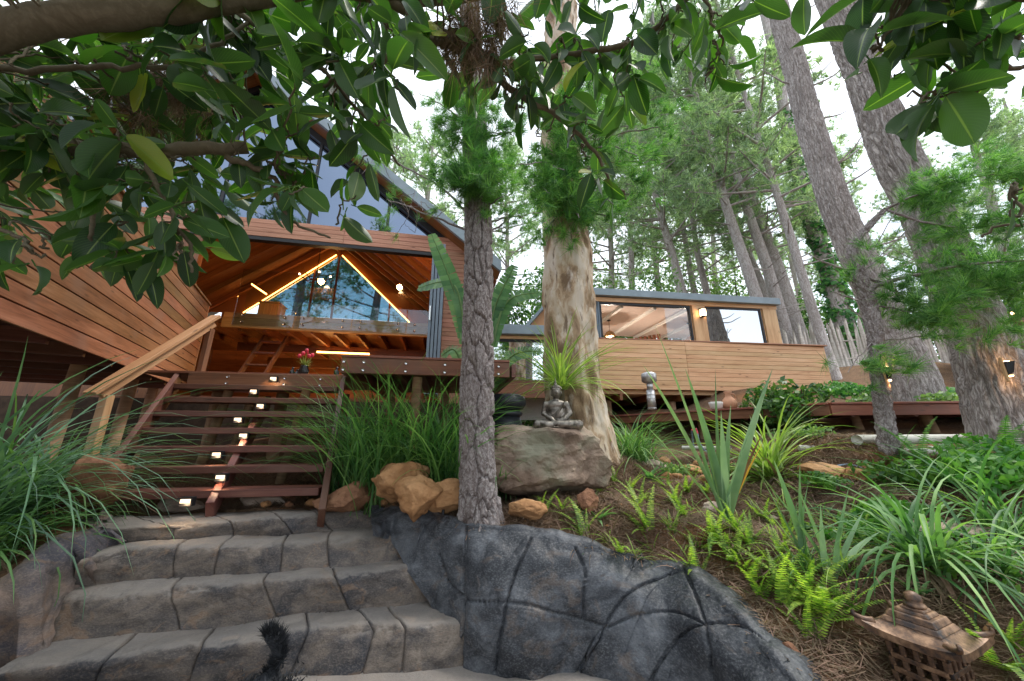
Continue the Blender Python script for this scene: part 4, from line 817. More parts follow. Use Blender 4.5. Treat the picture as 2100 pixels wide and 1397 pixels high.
for px_, back, r in ((1440, .12, .085), (1545, .5, .07), (1290, .15, .07), (1640, .15, .07), (1750, .05, .06), (1835, .5, .06), (1870, .9, .06), (1930, .4, .07), (1965, .8, .06)):
    q = hit_z(px_, 850 - (px_ - 1340) * .04, WKZ); q = q + np.array([.15, .75, 0]) * back; MB().tube([(q[0] + random.uniform(-.08, .08), q[1] - .05, gz(q[0], q[1]) - .2), (q[0], q[1], WKZ - .14)], r, 12).build('post', M['pole_timber'], walk)
for u in (.3, 2.0, 3.6, 5.2, 6.2):
    q = R_(u, .35, 0); MB().tube([(q[0], q[1], gz(q[0], q[1]) - .2), (q[0], q[1], .84)], .09, 12).build('stilt', M['pole_timber'], cab)
# wood crate behind the walkway, right
q = at(1975, 690, 5.6); 
# ---- flue
q = hit_z(1351, 838, WKZ + .014) + np.array([.02, .35, 0]); t = thing('steel_flue', 'short shiny steel flue pipe with a round cowl on the walkway', 'flue', q)
MB().lathe([(.075, 0), (.075, .36)], q, 18).build('pipe', M['flue_steel'], t); MB().lathe([(.056, .36), (.056, .52)], q, 16).build('neck', M['flue_steel'], t); MB().lathe([(.09, .50), (.135, .53), (.138, .66), (.13, .68), (.06, .71), (.0, .715)], q, 20).build('cowl', M['flue_steel'], t)
for z in (.02, .2, .27): MB().lathe([(.078, z), (.081, z + .008), (.078, z + .016)], q, 18).build('seam', M['flue_steel'], t)
# ---- pipes under the walkway
for (a, c, r, lb) in (((1760, 892), (2005, 884), .055, 'thick cream drain pipe lying under the walkway'), ((1640, 905), (2010, 912), .035, 'thin pale pipe on the ground in front of the drain pipe'), ((1400, 900), (1500, 898), .03, 'short white pipe below the walkway near the round post')):
    p0 = on_ground(a[0], a[1] + 22); p1 = on_ground(c[0], c[1] + 26); p0[2] = gz(p0[0], p0[1]) + r; p1[2] = gz(p1[0], p1[1]) + r; p1 = p1 if abs(p1[1] - p0[1]) < 2.5 else p0 + np.array([2.2, -.6, .05])
    prop(MB().tube([p0 + (p1 - p0) * k / 6 for k in range(7)], r, 12).build('drain_pipe', M['pvc'], None), lb, 'pipe')
# ---- pole fence on the hillside
fen = [at(x, y, Y) for x, y, Y in ((1500, 785, 13.0), (1640, 770, 12.6), (1760, 765, 12.2), (1900, 765, 11.2), (2010, 760, 10.2), (2140, 760, 9.6), (2300, 755, 9.2))]
fe = thing('pole_fence', 'weathered grey-white fence of thin upright poles behind the pines', 'fence', fen[2]); FP = resample(fen, 150)
pm = []
for k in range(6):
    h = 1.55 + .1 * k; r = .042; m_ = MB().tube([(0, 0, 0), (.01, 0, h * .5), (-.008, .01, h * .93), (0, 0, h)], [r, r * .95, r * .85, .008], 7); pm.append(m_.build('pale', M['pale_timber'], fe).data)
for o_ in list(fe.children): bpy.data.objects.remove(o_)
for k, p in enumerate(FP):
    g_ = gz(p[0], p[1]); o_ = bpy.data.objects.new('pale', pm[k % 6]); COL.objects.link(o_); o_.parent = fe; o_.location = Vector(p + np.array([0, random.uniform(-.02, .02), 0]) - LOC[fe.name]); o_.location.z = g_ - .25 - LOC[fe.name][2] + random.uniform(0, .12); o_.rotation_euler = (random.uniform(-.04, .04), random.uniform(-.06, .06), random.uniform(0, 6)); o_.scale.x = o_.scale.y = random.uniform(.85, 1.25)
for z in (.35, 1.0): MB().tube([np.array([p[0], p[1] + .06, gz(p[0], p[1]) + z]) for p in FP[::10]], .03, 6).build('rail', M['pale_timber'], fe)
# ---- pavilion roof with bulbs, far right
q = at(2055, 650, 8.2); t = thing('pavilion', 'small dark timber pavilion roof with two lit bulbs at the far right', 'pavilion', q + np.array([.9, .8, -1.6]))
bar('eave', q + np.array([-.35, 0, -.10]), q + np.array([2.4, -.4, -.2]), UPV * .12, np.array([0, .06, 0]), M['inner_dark_timber'], t); bar('roof', q + np.array([-.45, .9, .12]), q + np.array([2.5, .6, .02]), np.array([0, 1.9, .5]), UPV * .05, M['inner_dark_timber'], t)
for dx in (.1, 2.2): bar('post', q + np.array([dx, .3, -.16]), q + np.array([dx, .3, -2.4]), np.array([.1, 0, 0]), np.array([0, .1, 0]), M['inner_dark_timber'], t)
for px_ in (2050, 2076): w_ = at(px_, 641, 8.25); MB().ball(w_ - UPV * .02, .035).build('bulb', M['lamp_warm'], t); MB().tube([w_, w_ + UPV * .25], .008, 5).build('cord', M['black_metal'], t)
bar('bench', np.array([*at(2010, 770, 6.2)[:2], gz(*at(2010, 770, 6.2)[:2]) + .2]), np.array([*at(2120, 770, 5.8)[:2], gz(*at(2010, 770, 6.2)[:2]) + .2]), UPV * .5, np.array([0, .4, 0]), M['deck_timber'], None); o_ = bpy.data.objects['bench']; o_.name = 'planter_box'; o_.data.name = 'planter_box'
prop(o_, 'low dark timber planter box behind the thick leaning pine', 'planter')
# ================================================================== trees
def bark2(name, inner, mid_, hi, su, sv, depth, strength):
    """furrowed bark: stretched ridged noise; a 'plate' attribute (0 in furrows) shows the browner inner bark"""
    m, nt, b = base(name, .88, 0, .2); f = noise(nt, coords(nt, 'UV', (su, sv, 1), 0), 1.0, 7, .62, .8); g = noise(nt, coords(nt, 'UV', (su * 4, sv * 5, 1), 0), 1.0, 5, .65); big_ = noise(nt, coords(nt, 'Object', (1, 1, .6), 0), 1.6, 4)
    ab = node(nt, 'ShaderNodeMath', operation='SUBTRACT'); nt.links.new(f, ab.inputs[0]); ab.inputs[1].default_value = .5; aa = node(nt, 'ShaderNodeMath', operation='ABSOLUTE'); nt.links.new(ab.outputs[0], aa.inputs[0]); rd = ramp(nt, aa.outputs[0], [(.0, 0.0), (.09, .75), (.3, 1.0)])
    col = ramp(nt, g, [(.3, mid_), (.7, hi)]); k = ramp(nt, big_, [(.45, 0.0), (.7, .55)]); col = mixcol(nt, k, col, [x * .78 for x in mid_]); kk = ramp(nt, aa.outputs[0], [(.0, .7), (.07, 0.0)]); col = mixcol(nt, kk, col, inner)
    at_ = nt.nodes.new('ShaderNodeAttribute'); at_.attribute_name = 'plate'; k2 = ramp(nt, at_.outputs['Fac'], [(.05, .8), (.45, 0.0)]); col2 = mixcol(nt, k2, col, inner)
    nt.links.new(col2 if 'plated' in name else col, b.inputs['Base Color']); h = node(nt, 'ShaderNodeMath', operation='MULTIPLY_ADD'); nt.links.new(g, h.inputs[0]); h.inputs[1].default_value = .4; nt.links.new(rd, h.inputs[2]); bump(nt, b, h.outputs[0], strength, depth); return m
bark2('pine_bark', (.075, .048, .04), (.17, .145, .138), (.40, .365, .355), 30, 12, .006, .5)
bark2('plated_bark', (.075, .048, .04), (.17, .145, .138), (.40, .365, .355), 30, 12, .006, .5)
bark2('ficus_bark', (.10, .085, .055), (.105, .09, .06), (.17, .145, .10), 8, 10, .003, .25)
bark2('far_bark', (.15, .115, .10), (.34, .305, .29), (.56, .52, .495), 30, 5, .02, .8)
bark2('far_bark_thin', (.17, .13, .11), (.37, .335, .32), (.56, .52, .50), 18, 4, .02, .7)  # far trunks lightened further, haze put into the tone

m, nt, b = base('gum_bark', .8, 0, .25); v = coords(nt, 'Object', (1, 1, .42), 0); f = noise(nt, v, 3.6, 8, .62, .5); f2 = noise(nt, v, 9, 6, .6); f3 = noise(nt, coords(nt, 'Object', (1, 1, .2), 0), 14, 5, .6)
col = ramp(nt, f, [(.38, (.53, .46, .38)), (.48, (.46, .37, .27)), (.53, (.34, .24, .15)), (.62, (.17, .11, .066))]); k = ramp(nt, f2, [(.55, 0.0), (.68, .75)]); col = mixcol(nt, k, col, (.60, .54, .47)); k = ramp(nt, f3, [(.58, 0.0), (.66, .85)]); col = mixcol(nt, k, col, (.13, .082, .05))
nt.links.new(col, b.inputs['Base Color']); bump(nt, b, f, .8, .03)
foliage('pine_needle', (.055, .16, .045), (.14, .30, .085), .5, .38, .55)
foliage('pine_needle_far', (.15, .225, .165), (.30, .385, .28), .6, .45, .5)  # paler than the near needles: haze put into the colour
foliage('dry_needle', (.115, .075, .05), (.24, .165, .11), .8, .15, .4)
foliage('shrub_leaf', (.035, .10, .02), (.10, .22, .045), .4, .3, .45)
foliage('pale_shrub_leaf', (.09, .17, .06), (.20, .31, .12), .5, .35, .4)
foliage('ivy_leaf', (.035, .14, .04), (.10, .27, .07), .4, .3, .5)
foliage('fern_leaf', (.12, .235, .03), (.28, .40, .07), .5, .4, .5)
foliage('fern_dark', (.05, .16, .03), (.11, .26, .05), .45, .35, .35)
foliage('grass_blade', (.04, .125, .03), (.12, .25, .08), .5, .3, .5, spec=.5)
foliage('strap_blade', (.075, .18, .06), (.18, .32, .115), .55, .3, .5, spec=.3)
foliage('yellow_blade', (.13, .23, .05), (.29, .38, .11), .4, .35, .4)
foliage('blue_blade', (.075, .165, .10), (.165, .285, .18), .5, .25, .35)
foliage('brown_blade', (.14, .06, .025), (.28, .14, .05), .6, .2, .4)
foliage('orange_blade', (.55, .28, .02), (.70, .40, .04), .5, .3, .2)
foliage('banana_leaf', (.06, .16, .06), (.14, .28, .12), .35, .35, .25)
def trunk_np(pts, rad, nu, nv, disp=None, seed=0):
    P = spline(pts, nv); r = spline([(a,) for a in rad], nv)[:, 0]; d = np.gradient(P, axis=0); d /= np.linalg.norm(d, axis=1, keepdims=True)
    ex = np.cross(np.array([0, 1.0, 0]), d); ex /= np.linalg.norm(ex, axis=1, keepdims=True); ey = np.cross(d, ex)
    a = np.linspace(0, 2 * math.pi, nu + 1)[None, :]; L = np.r_[0, np.cumsum(np.linalg.norm(np.diff(P, axis=0), axis=1))]
    N = np.cos(a)[..., None] * ex[:, None, :] + np.sin(a)[..., None] * ey[:, None, :]; rm = float(np.mean(r))
    uv = np.stack([np.repeat(a * rm, nv, 0), np.repeat(L[:, None], nu + 1, 1)], -1)
    rr = np.repeat(r[:, None], nu + 1, 1)
    if disp is not None: rr = rr + disp(uv, N, P, rm, L)
    G = P[:, None, :] + N * rr[..., None]; return G, uv
def trunk_obj(name, G, uv, mat, parent):
    nv, nu = G.shape[:2]; f = grid_faces(nv, nu)[:, ::-1]; a = G[0, 0] - G[0].mean(0); 
    o = mesh_np(name, G.reshape(-1, 3), f, mat, parent, uv.reshape(-1, 2), True); return o
def plates(su, sv, depth, n, seed, fine=.004, flare=None):
    def fn(uv, N, P, rm, L):
        nv, nu = uv.shape[:2]; q = np.stack([uv[..., 0] * su, uv[..., 1] * sv], -1).reshape(-1, 2); wrap = 2 * math.pi * rm * su
        C = np.cos(uv[..., 0] / rm) * .3; S_ = np.sin(uv[..., 0] / rm) * .3; pos = np.stack([C, S_, uv[..., 1]], -1)
        w = fbm(pos * np.array([14, 14, 7.0]), 3).reshape(-1) * .28; w2 = fbm(pos * np.array([14, 14, 7.0]) + 40, 3).reshape(-1) * .28
        e, idx = cells(np.stack([(q[:, 0] + w) % wrap, q[:, 1] + w2], 1), wrap, n, seed); e = e.reshape(nv, nu); idx = idx.reshape(nv, nu)
        h = np.clip(e / .35, 0, 1) ** .6; hv = np.random.default_rng(seed).uniform(.6, 1.15, n)[idx.astype(int)]
        h = h * hv; h[:, -1] = h[:, 0]; r = depth * (h - .7) + fine * fbm(pos * 45, 3)
        if flare is not None: r = r + flare(uv[..., 0] / rm, L)[...] 
        r[:, -1] = r[:, 0]; fn.plate = h; return r
    return fn
def ridged(depth, k):
    def fn(uv, N, P, rm, L):
        pos = np.stack([np.cos(uv[..., 0] / rm) * rm, np.sin(uv[..., 0] / rm) * rm, uv[..., 1] * .16], -1); r = -depth * (1 - np.clip(np.abs(fbm(pos * k, 3)) * 3.0, 0, 1)) + depth * .4 * fbm(pos * k * 3, 2) + .02 * fbm(pos * 3, 2); r[:, -1] = r[:, 0]; return r
    return fn
def needles(C, D, n, L, w, spread, rg, droop=0.0):
    """n needles at each tuft centre C pointing round D: thin triangles"""
    k = len(C); c = np.repeat(C, n, 0); d = np.repeat(D, n, 0) + rg.normal(size=(k * n, 3)) * spread; d[:, 2] -= droop; d /= np.linalg.norm(d, axis=1, keepdims=True)
    s = np.cross(d, rg.normal(size=(k * n, 3))); s /= np.linalg.norm(s, axis=1, keepdims=True) + 1e-9; l = L * rg.uniform(.6, 1.15, (k * n, 1)); c = c + rg.normal(size=(k * n, 3)) * L * .07
    V = np.stack([c - s * w / 2, c + s * w / 2, c + d * l], 1).reshape(-1, 3); return V, np.arange(k * n * 3).reshape(-1, 3)
# ---- the pine in front, plated bark in relief
YF = 3.02; PB = at(984, 1078, YF)
fp = thing('pine_tree', 'foreground pine with thick plated grey-brown bark growing from the dark rock', 'tree', PB)
pts = [at(x, y, YF) for x, y in ((986, 1100), (984, 1075), (983, 1030), (980, 950), (977, 825), (979, 690), (981, 550), (978, 400), (972, 250), (964, 60), (960, -250), (955, -900))]
rad = [.175, .162, .152, .144, .136, .131, .125, .123, .121, .115, .105, .08]
def flare1(a, L): return .035 * np.clip(1 - L[:, None] / .30, 0, 1) ** 2 * (1 + .6 * np.sin(a * 4 + 1.2) + .4 * np.sin(a * 7))
pf = plates(21, 8.0, .036, 820, 5, .006, flare1); G, uv = trunk_np(pts, rad, 170, 600, pf); o_ = trunk_obj('trunk', G, uv, M['plated_bark'], fp); at_ = o_.data.attributes.new('plate', 'FLOAT', 'POINT'); at_.data.foreach_set('value', pf.plate.astype(np.float32).ravel())
def limb(parent, pts, r0, r1, mat='pine_bark', name='branch', n=8):
    P = spline(pts, 10 + 4 * len(pts)); P = P + np.cumsum(np.random.default_rng(len(LOC)).normal(size=P.shape) * .006, 0); k = len(P); return MB().tube(list(P), [r0 + (r1 - r0) * i / (k - 1) for i in range(k)], n).build(name, M[mat], parent)
def tufted(parent, twigs, ntuft, nn, L, w, mat='pine_needle', seed=1, spread=.55, name='needles', droop=.0, r=.09):
    rg = np.random.default_rng(seed); C = []; D = []
    for a, c in twigs:
        a, c = np.array(a), np.array(c); t = rg.uniform(.15, 1, (ntuft, 1)) ** .7; C.append(a + (c - a) * t + rg.normal(size=(ntuft, 3)) * r); d = (c - a) / (np.linalg.norm(c - a) + 1e-9); D.append(np.repeat(d[None], ntuft, 0) * .7 + rg.normal(size=(ntuft, 3)) * .5 + np.array([0, 0, .15]))
    V, F = needles(np.concatenate(C), np.concatenate(D), nn, L, w, spread, rg, droop); return mesh_np(name, V, F, M[mat], parent)
tw = []
for (x0, y0, x1, y1, d0, d1) in ((975, 420, 1060, 330, 0, -.15), (975, 380, 900, 240, 0, .2), (975, 300, 1080, 250, 0, -.3), (972, 340, 980, 290, -.1, -.3), (975, 440, 1040, 400, 0, -.3), (970, 260, 860, 180, 0, .3), (970, 200, 880, 120, 0, .1), (975, 390, 950, 330, -.05, -.3), (975, 470, 1100, 440, 0, .3), (975, 350, 1110, 330, 0, .2), (965, 150, 1100, 160, 0, .2), (978, 430, 1010, 350, -.1, -.35)):
    a, c = at(x0, y0, YF + d0), at(x1, y1, YF + d1); tw.append((a, c)); limb(fp, [a, (a + c) / 2 + UPV * .03, c], .012, .004)
for k in range(26):
    y = random.uniform(215, 405); a = at(975 + random.uniform(-10, 10), y, YF - .1); c = at(975 + random.uniform(-70, 95), y + random.uniform(-40, 25), YF - random.uniform(.22, .45)); tw.append((a, c)); limb(fp, [a, (a + c) / 2 + UPV * .02, c], .008, .003, n=5)
tufted(fp, tw, 13, 46, .15, .0046, seed=3)
for pts_ in ([(975, 480), (880, 440), (800, 400)], [(970, 450), (900, 380), (800, 330), (760, 300)], [(975, 500), (1030, 460), (1070, 420)]):
    a = [at(x, y, YF + .05 * i) for i, (x, y) in enumerate(pts_)]; limb(fp, a, .014, .005)
    rg = np.random.default_rng(int(a[0][2] * 1000)); tufted(fp, [(a[-2], a[-1]), (a[-1], a[-1] + np.array([-.1, .2, -.15]))], 7, 34, .15, .0034, seed=int(pts_[0][1]))
    for k in range(9):
        q = spline(a, 20)[rg.integers(5, 19)]; limb(fp, [q, q + rg.normal(size=3) * .1, q + rg.normal(size=3) * .22], .004, .0015, n=5, name='twig')
# ---- the pale gum
YG = 4.62; gt = thing('gum_tree', 'thick pale cream trunk with peeling brown patches behind the statue', 'tree', at(1190, 930, YG))
pts = [at(x, y, YG) for x, y in ((1205, 975), (1195, 930), (1182, 850), (1168, 740), (1164, 550), (1155, 430), (1150, 300), (1150, 100), (1150, -300), (1150, -900))]; rad = [.50, .43, .385, .36, .33, .29, .28, .27, .25, .2]
def gumd(uv, N, P, rm, L):
    C = np.stack([np.cos(uv[..., 0] / rm) * .4, np.sin(uv[..., 0] / rm) * .4, uv[..., 1] * .5], -1); r = .035 * fbm(C * 4, 3) + .016 * np.abs(fbm(C * np.array([11, 11, 7.0]), 4)); st = fbm(C * np.array([6, 6, 3.0]) + 5, 4); r = r + .018 * np.tanh(st * 9); r[:, -1] = r[:, 0]; return r
G, uv = trunk_np(pts, rad, 96, 300, gumd); trunk_obj('trunk', G, uv, M['gum_bark'], gt)
pb_ = thing('pine_tree', 'young pine hidden behind the pale gum, its bright green boughs spreading either side', 'tree', at(1185, 900, YG + .75)); MB().tube([at(1180, 960, YG + .75), at(1165, 600, YG + .75), at(1160, 150, YG + .75), at(1160, -300, YG + .75)], [.11, .10, .08, .05], 10).build('trunk', M['pine_bark'], pb_)
tw = []
for x0, y0, x1, y1, dd in ((1180, 420, 1330, 390, -.6), (1170, 380, 1260, 420, -.9), (1170, 300, 1345, 210, -.5), (1170, 280, 1300, 320, -.9), (1160, 440, 1120, 470, -.8), (1170, 250, 1270, 170, -.6), (1180, 330, 1230, 300, -.8), (1180, 350, 1345, 330, -.7), (1170, 440, 1190, 440, -.9), (1180, 300, 1390, 250, -.3), (1160, 460, 1240, 440, -.8), (1200, 200, 1340, 150, -.4)):
    a, c = at(x0, y0, YG + .7), at(x1, y1, YG + dd); tw.append((a + (c - a) * .45, c)); limb(pb_, [a, (a + c) / 2 + UPV * .06, c], .02, .006)
for k in range(30):
    y = random.uniform(170, 440); sd2 = random.choice((-1, 1)); a = at(1158 + sd2 * 52, y - 10, YG + .3); c = at(1158 + sd2 * random.uniform(-50, 60), y, YG - random.uniform(.5, .9)); tw.append(((a + c) / 2, c)); limb(pb_, [at(1162, y - 20, YG + .7), a, (a + c) / 2 + np.array([sd2 * .15, -.1, .05]), c], .014, .005, n=6)
tufted(pb_, tw, 15, 44, .21, .0085, seed=9, r=.13)
# ---- two big leaning pines and the slim one on the right
YP = 4.2; big = thing('pine_tree', 'thickest grey pine, leaning left at the right edge with a lamp', 'tree', at(2060, 900, YP))
pts = [at(x + 8, y, YP) for x, y in ((2095, 960), (2068, 900), (2050, 850), (2003, 700), (1945, 560), (1890, 430), (1822, 300), (1765, 150), (1705, 0), (1640, -180), (1500, -600))]
def flare2(a, L): return .10 * np.clip(1 - L[:, None] / .6, 0, 1) ** 2 * (1 + .6 * np.sin(a * 4 + .5))
G, uv = trunk_np(pts, [.35, .33, .305, .27, .255, .245, .24, .235, .225, .205, .18], 160, 520, ridged(.032, 16)); trunk_obj('trunk', G, uv, M['far_bark'], big)
YQ = 7.0; b2 = thing('pine_tree', 'tall grey pine leaning left behind the walkway, ivy on its left', 'tree', at(1888, 830, YQ))
pts = [at(x, y, YQ) for x, y in ((1905, 860), (1888, 820), (1868, 760), (1836, 690), (1795, 600), (1748, 500), (1703, 390), (1662, 260), (1625, 120), (1590, 0), (1545, -150), (1450, -500))]
G, uv = trunk_np(pts, [.43, .385, .355, .33, .31, .295, .285, .27, .25, .23, .20, .16], 140, 420, ridged(.03, 14)); trunk_obj('trunk', G, uv, M['far_bark'], b2)
for k in range(15):
    i = random.randint(2, 9); p = np.array(pts[i]) + (np.array(pts[i + 1]) - np.array(pts[i])) * random.random(); s = random.choice((-1, 1)); q = p + np.array([s * random.uniform(.6, 1.6), random.uniform(-.6, .3), random.uniform(.0, .7)]); limb(b2, [p, (p + q) / 2 - UPV * .1, q], .03, .008, 'far_bark')
YS = 3.85; sl = thing('pine_tree', 'slim rough pine with stub branches and a lamp, in front of the leaning pine', 'tree', at(1822, 950, YS))
pts = [at(x, y, YS) for x, y in ((1832, 975), (1824, 940), (1815, 870), (1803, 780), (1795, 700), (1780, 620), (1760, 565), (1748, 520), (1758, 490), (1785, 460), (1812, 432))]
G, uv = trunk_np(pts, [.10, .09, .078, .07, .07, .076, .07, .058, .042, .034, .022], 80, 300, plates(24, 9, .022, 420, 35, .006)); trunk_obj('trunk', G, uv, M['pine_bark'], sl)
tw = []
for L_, r in (([(1770, 598), (1830, 575), (1890, 560), (1990, 540), (2110, 525)], .028), ([(1890, 560), (1960, 570), (2030, 585), (2080, 600)], .014), ([(1778, 620), (1850, 640), (1930, 655)], .012), ([(1815, 430), (1880, 400), (1960, 370)], .02), ([(1815, 430), (1900, 460), (2000, 470), (2110, 440)], .016), ([(1960, 370), (2040, 360), (2120, 380)], .012)):
    a = [at(x, y, YS - .12 * i) for i, (x, y) in enumerate(L_)]; limb(sl, a, r, r * .4); P = spline(a, 12)
    if a[-1][0] > 3.0 or L_[-1][0] > 1900:
        for k in range(4, 12): tw.append((P[k], P[k] + np.array([random.uniform(-.15, .3), random.uniform(-.2, .1), random.uniform(-.15, .18)])))
for x, y in ((1790, 745), (1740, 765), (1770, 550), (1900, 640), (2070, 680), (2010, 690), (1880, 600), (1870, 370), (1910, 420), (1940, 600)): a = at(x, y, YS - .1); tw.append((a, a + np.array([random.uniform(-.2, .2), -.12, random.uniform(-.1, .1)]))); limb(sl, [np.array(pts[4 if y > 680 else 6]), a], .008, .003, n=5, name='twig')
tufted(sl, tw, 11, 42, .19, .0058, seed=13, r=.11)
# lamps on trunks
def facing(p, side): n = np.array([side, -.75, 0]); return n / np.linalg.norm(n)
wall_light(0, 0, at(1816, 768, YS - .06), facing(None, .8), 'black wedge lamp on a wooden block fixed to the slim pine', .78)
wall_light(0, 0, at(2062, 758, YP - .30), facing(None, .8), 'black wedge lamp on a wooden block fixed to the thick leaning pine', .85)
wall_light(0, 0, at(1212, 632, YG - .05), facing(None, .9), 'black wedge lamp on a wooden block fixed to the pale gum trunk', .95)
# ---- background stand of pines: crowns in a few shapes, shared
def pine_crown(seed, H, r, nb, nt_, base_f=.35):
    rg = np.random.default_rng(seed); C = []; D = []; br = MB()
    for k in range(nb):
        f = base_f + (1 - base_f) * (k + rg.random()) / nb; a = rg.uniform(0, 6.283); l = r * (1.1 - .75 * (f - base_f) / (1 - base_f)) * rg.uniform(.55, 1.15); p0 = np.array([0, 0, H * f]); d = np.array([math.cos(a), math.sin(a), rg.uniform(.05, .45)]); p1 = p0 + d * l * .6 - UPV * .1; p2 = p0 + d * l
        br.tube([p0, p1, p2], [.05, .03, .012], 5, cap=False)
        for q in range(3):
            e = p1 + (p2 - p1) * rg.random(); w_ = e + rg.normal(size=3) * .35 * l * .5; br.tube([e, w_], [.015, .006], 4, cap=False)
            t = rg.uniform(.2, 1.1, (nt_ // 3, 1)); C.append(e + (w_ - e) * t + rg.normal(size=(nt_ // 3, 3)) * .22); D.append(rg.normal(size=(nt_ // 3, 3)) * .8 + np.array([0, 0, .5]))
    for k in range(12):
        z = H * rg.uniform(.12, base_f + .1); a = rg.uniform(0, 6.283); d = np.array([math.cos(a), math.sin(a), rg.uniform(-.1, .3)]); br.tube([(0, 0, z), np.array([0, 0, z]) + d * rg.uniform(.5, 1.5)], [.03, .008], 4, cap=False)
    V, F = needles(np.concatenate(C), np.concatenate(D), 14, .30, .026, .7, rg); return V, F, br
crown_me = []
for k, (H_, r_, nb) in enumerate(((17, 2.8, 40), (18, 2.4, 38), (16, 3.2, 44), (18, 2.6, 36))):
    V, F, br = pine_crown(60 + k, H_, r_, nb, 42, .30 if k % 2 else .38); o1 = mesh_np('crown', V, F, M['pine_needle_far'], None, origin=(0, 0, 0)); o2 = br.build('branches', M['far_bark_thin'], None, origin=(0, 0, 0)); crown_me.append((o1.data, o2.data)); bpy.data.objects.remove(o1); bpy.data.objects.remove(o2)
BGT = [(1545, 600, 1420, 170, 12, 20, 'pine trunk rising left of the cabin roof centre, knobbly with branch stubs'), (1722, 800, 1520, 180, 10.5, 16, 'thin straight pine leaning left just right of the cabin balustrade'), (1402, 605, 1350, 420, 15, 18, 'grey pine trunk behind the left half of the cabin roof'), (1450, 600, 1385, 280, 17, 13, 'very thin pale pine in the pair above the cabin roof'),
       (1425, 600, 1372, 300, 19, 11, None), (1640, 690, 1535, 380, 14, 22, 'dark pine trunk with ivy at its foot right of the cabin'), (1582, 640, 1490, 400, 16, 17, None), (1610, 690, 1560, 520, 13, 20, 'ivy-wrapped leaning trunk against the right end of the cabin'), (1298, 590, 1290, 420, 20, 12, None), (1255, 600, 1250, 430, 22, 13, None), (1350, 600, 1330, 400, 24, 12, None), (1780, 680, 1700, 400, 22, 14, None), (1930, 660, 1840, 300, 18, 16, None), (2080, 620, 1990, 250, 14, 24, 'pine trunk at the far right edge behind the thick leaning one'), (2150, 640, 2080, 300, 17, 22, None), (1470, 600, 1455, 350, 26, 12, None), (1200, 600, 1210, 300, 24, 12, None), (1650, 660, 1590, 400, 27, 10, None),
       (860, 560, 850, 300, 22, 16, None), (780, 560, 800, 300, 24, 16, None), (1040, 620, 1045, 400, 27, 12, None), (620, 560, 660, 300, 22, 18, None), (500, 560, 580, 300, 24, 18, None), (300, 560, 420, 250, 20, 18, None), (100, 500, 300, 200, 22, 18, None)]
for i, (x0, y0, x1, y1, Y, w, lb) in enumerate(BGT):
    a = at(x0, y0, Y); c = at(x1, y1, Y); d = (c - a) / np.linalg.norm(c - a); 
    if x0 < 1100: d = np.array([random.uniform(-.04, .04), 0, 1.0]); d /= np.linalg.norm(d)
    g_ = gz(a[0], a[1]); k0 = (g_ - .3 - a[2]) / d[2]; p0 = a + d * k0; r = w / 2 / F_PX * (a[1] * CT + a[2] * ST) * 1.02; H_ = random.uniform(17, 21) * (1.25 if Y > 18 else 1.0)
    if not lb and x0 > 1150: lb = 'slender far pine right of the gum, %s plain trunk from the left' % ordinal(1 + sum(1 for b_ in BGT if not b_[6] and 1150 < b_[0] < x0))
    elif not lb: lb = 'distant pine seen over the house roof, %s from the left' % ordinal(1 + sum(1 for b_ in BGT if not b_[6] and b_[0] < x0))
    t = thing('pine_tree', lb, 'tree', p0, 'pines standing behind the buildings')
    q = [p0 + d * H_ * s + np.array([random.uniform(-.08, .08), random.uniform(-.08, .08), 0]) * (s > .05) for s in np.linspace(0, 1, 9)]; MB().tube(q, [r * (1.25 - 1.1 * s) + .01 for s in np.linspace(0, 1, 9)], 10).build('trunk', M['far_bark_thin'], t)
    rot = Vector((0, 0, 1)).rotation_difference(Vector(d)); cm, bmh = crown_me[i % 4]; s = H_ / 17.5
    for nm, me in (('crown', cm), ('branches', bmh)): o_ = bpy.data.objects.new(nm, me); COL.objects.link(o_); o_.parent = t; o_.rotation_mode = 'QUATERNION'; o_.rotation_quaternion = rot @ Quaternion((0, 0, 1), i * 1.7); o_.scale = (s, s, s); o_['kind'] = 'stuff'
# ---- leafy masses: shrubs and broadleaf trees behind
def leaf_cloud(n, rad, size, seed, lobes=9, asp=.5):
    rg = np.random.default_rng(seed); L = rg.normal(size=(lobes, 3)); L /= np.linalg.norm(L, axis=1, keepdims=True); L *= rg.uniform(.25, .75, (lobes, 1)); L[:, 2] = np.abs(L[:, 2]) * .9; k = rg.integers(0, lobes, n)
    u = rg.normal(size=(n, 3)); u /= np.linalg.norm(u, axis=1, keepdims=True); c = (L[k] + u * (rg.uniform(.5, 1, (n, 1)) ** .5) * .38) * np.array(rad); nrm = u + rg.normal(size=(n, 3)) * .6; nrm /= np.linalg.norm(nrm, axis=1, keepdims=True)
    a = np.cross(nrm, rg.normal(size=(n, 3))); a /= np.linalg.norm(a, axis=1, keepdims=True); b_ = np.cross(nrm, a); s = size * rg.uniform(.6, 1.2, (n, 1)); w_ = s * asp
    V = np.stack([c - a * s * .5, c + b_ * w_ * .5 - a * s * .05, c + a * s * .5, c - b_ * w_ * .5 - a * s * .05], 1).reshape(-1, 3); return V, np.arange(n * 4).reshape(-1, 4)
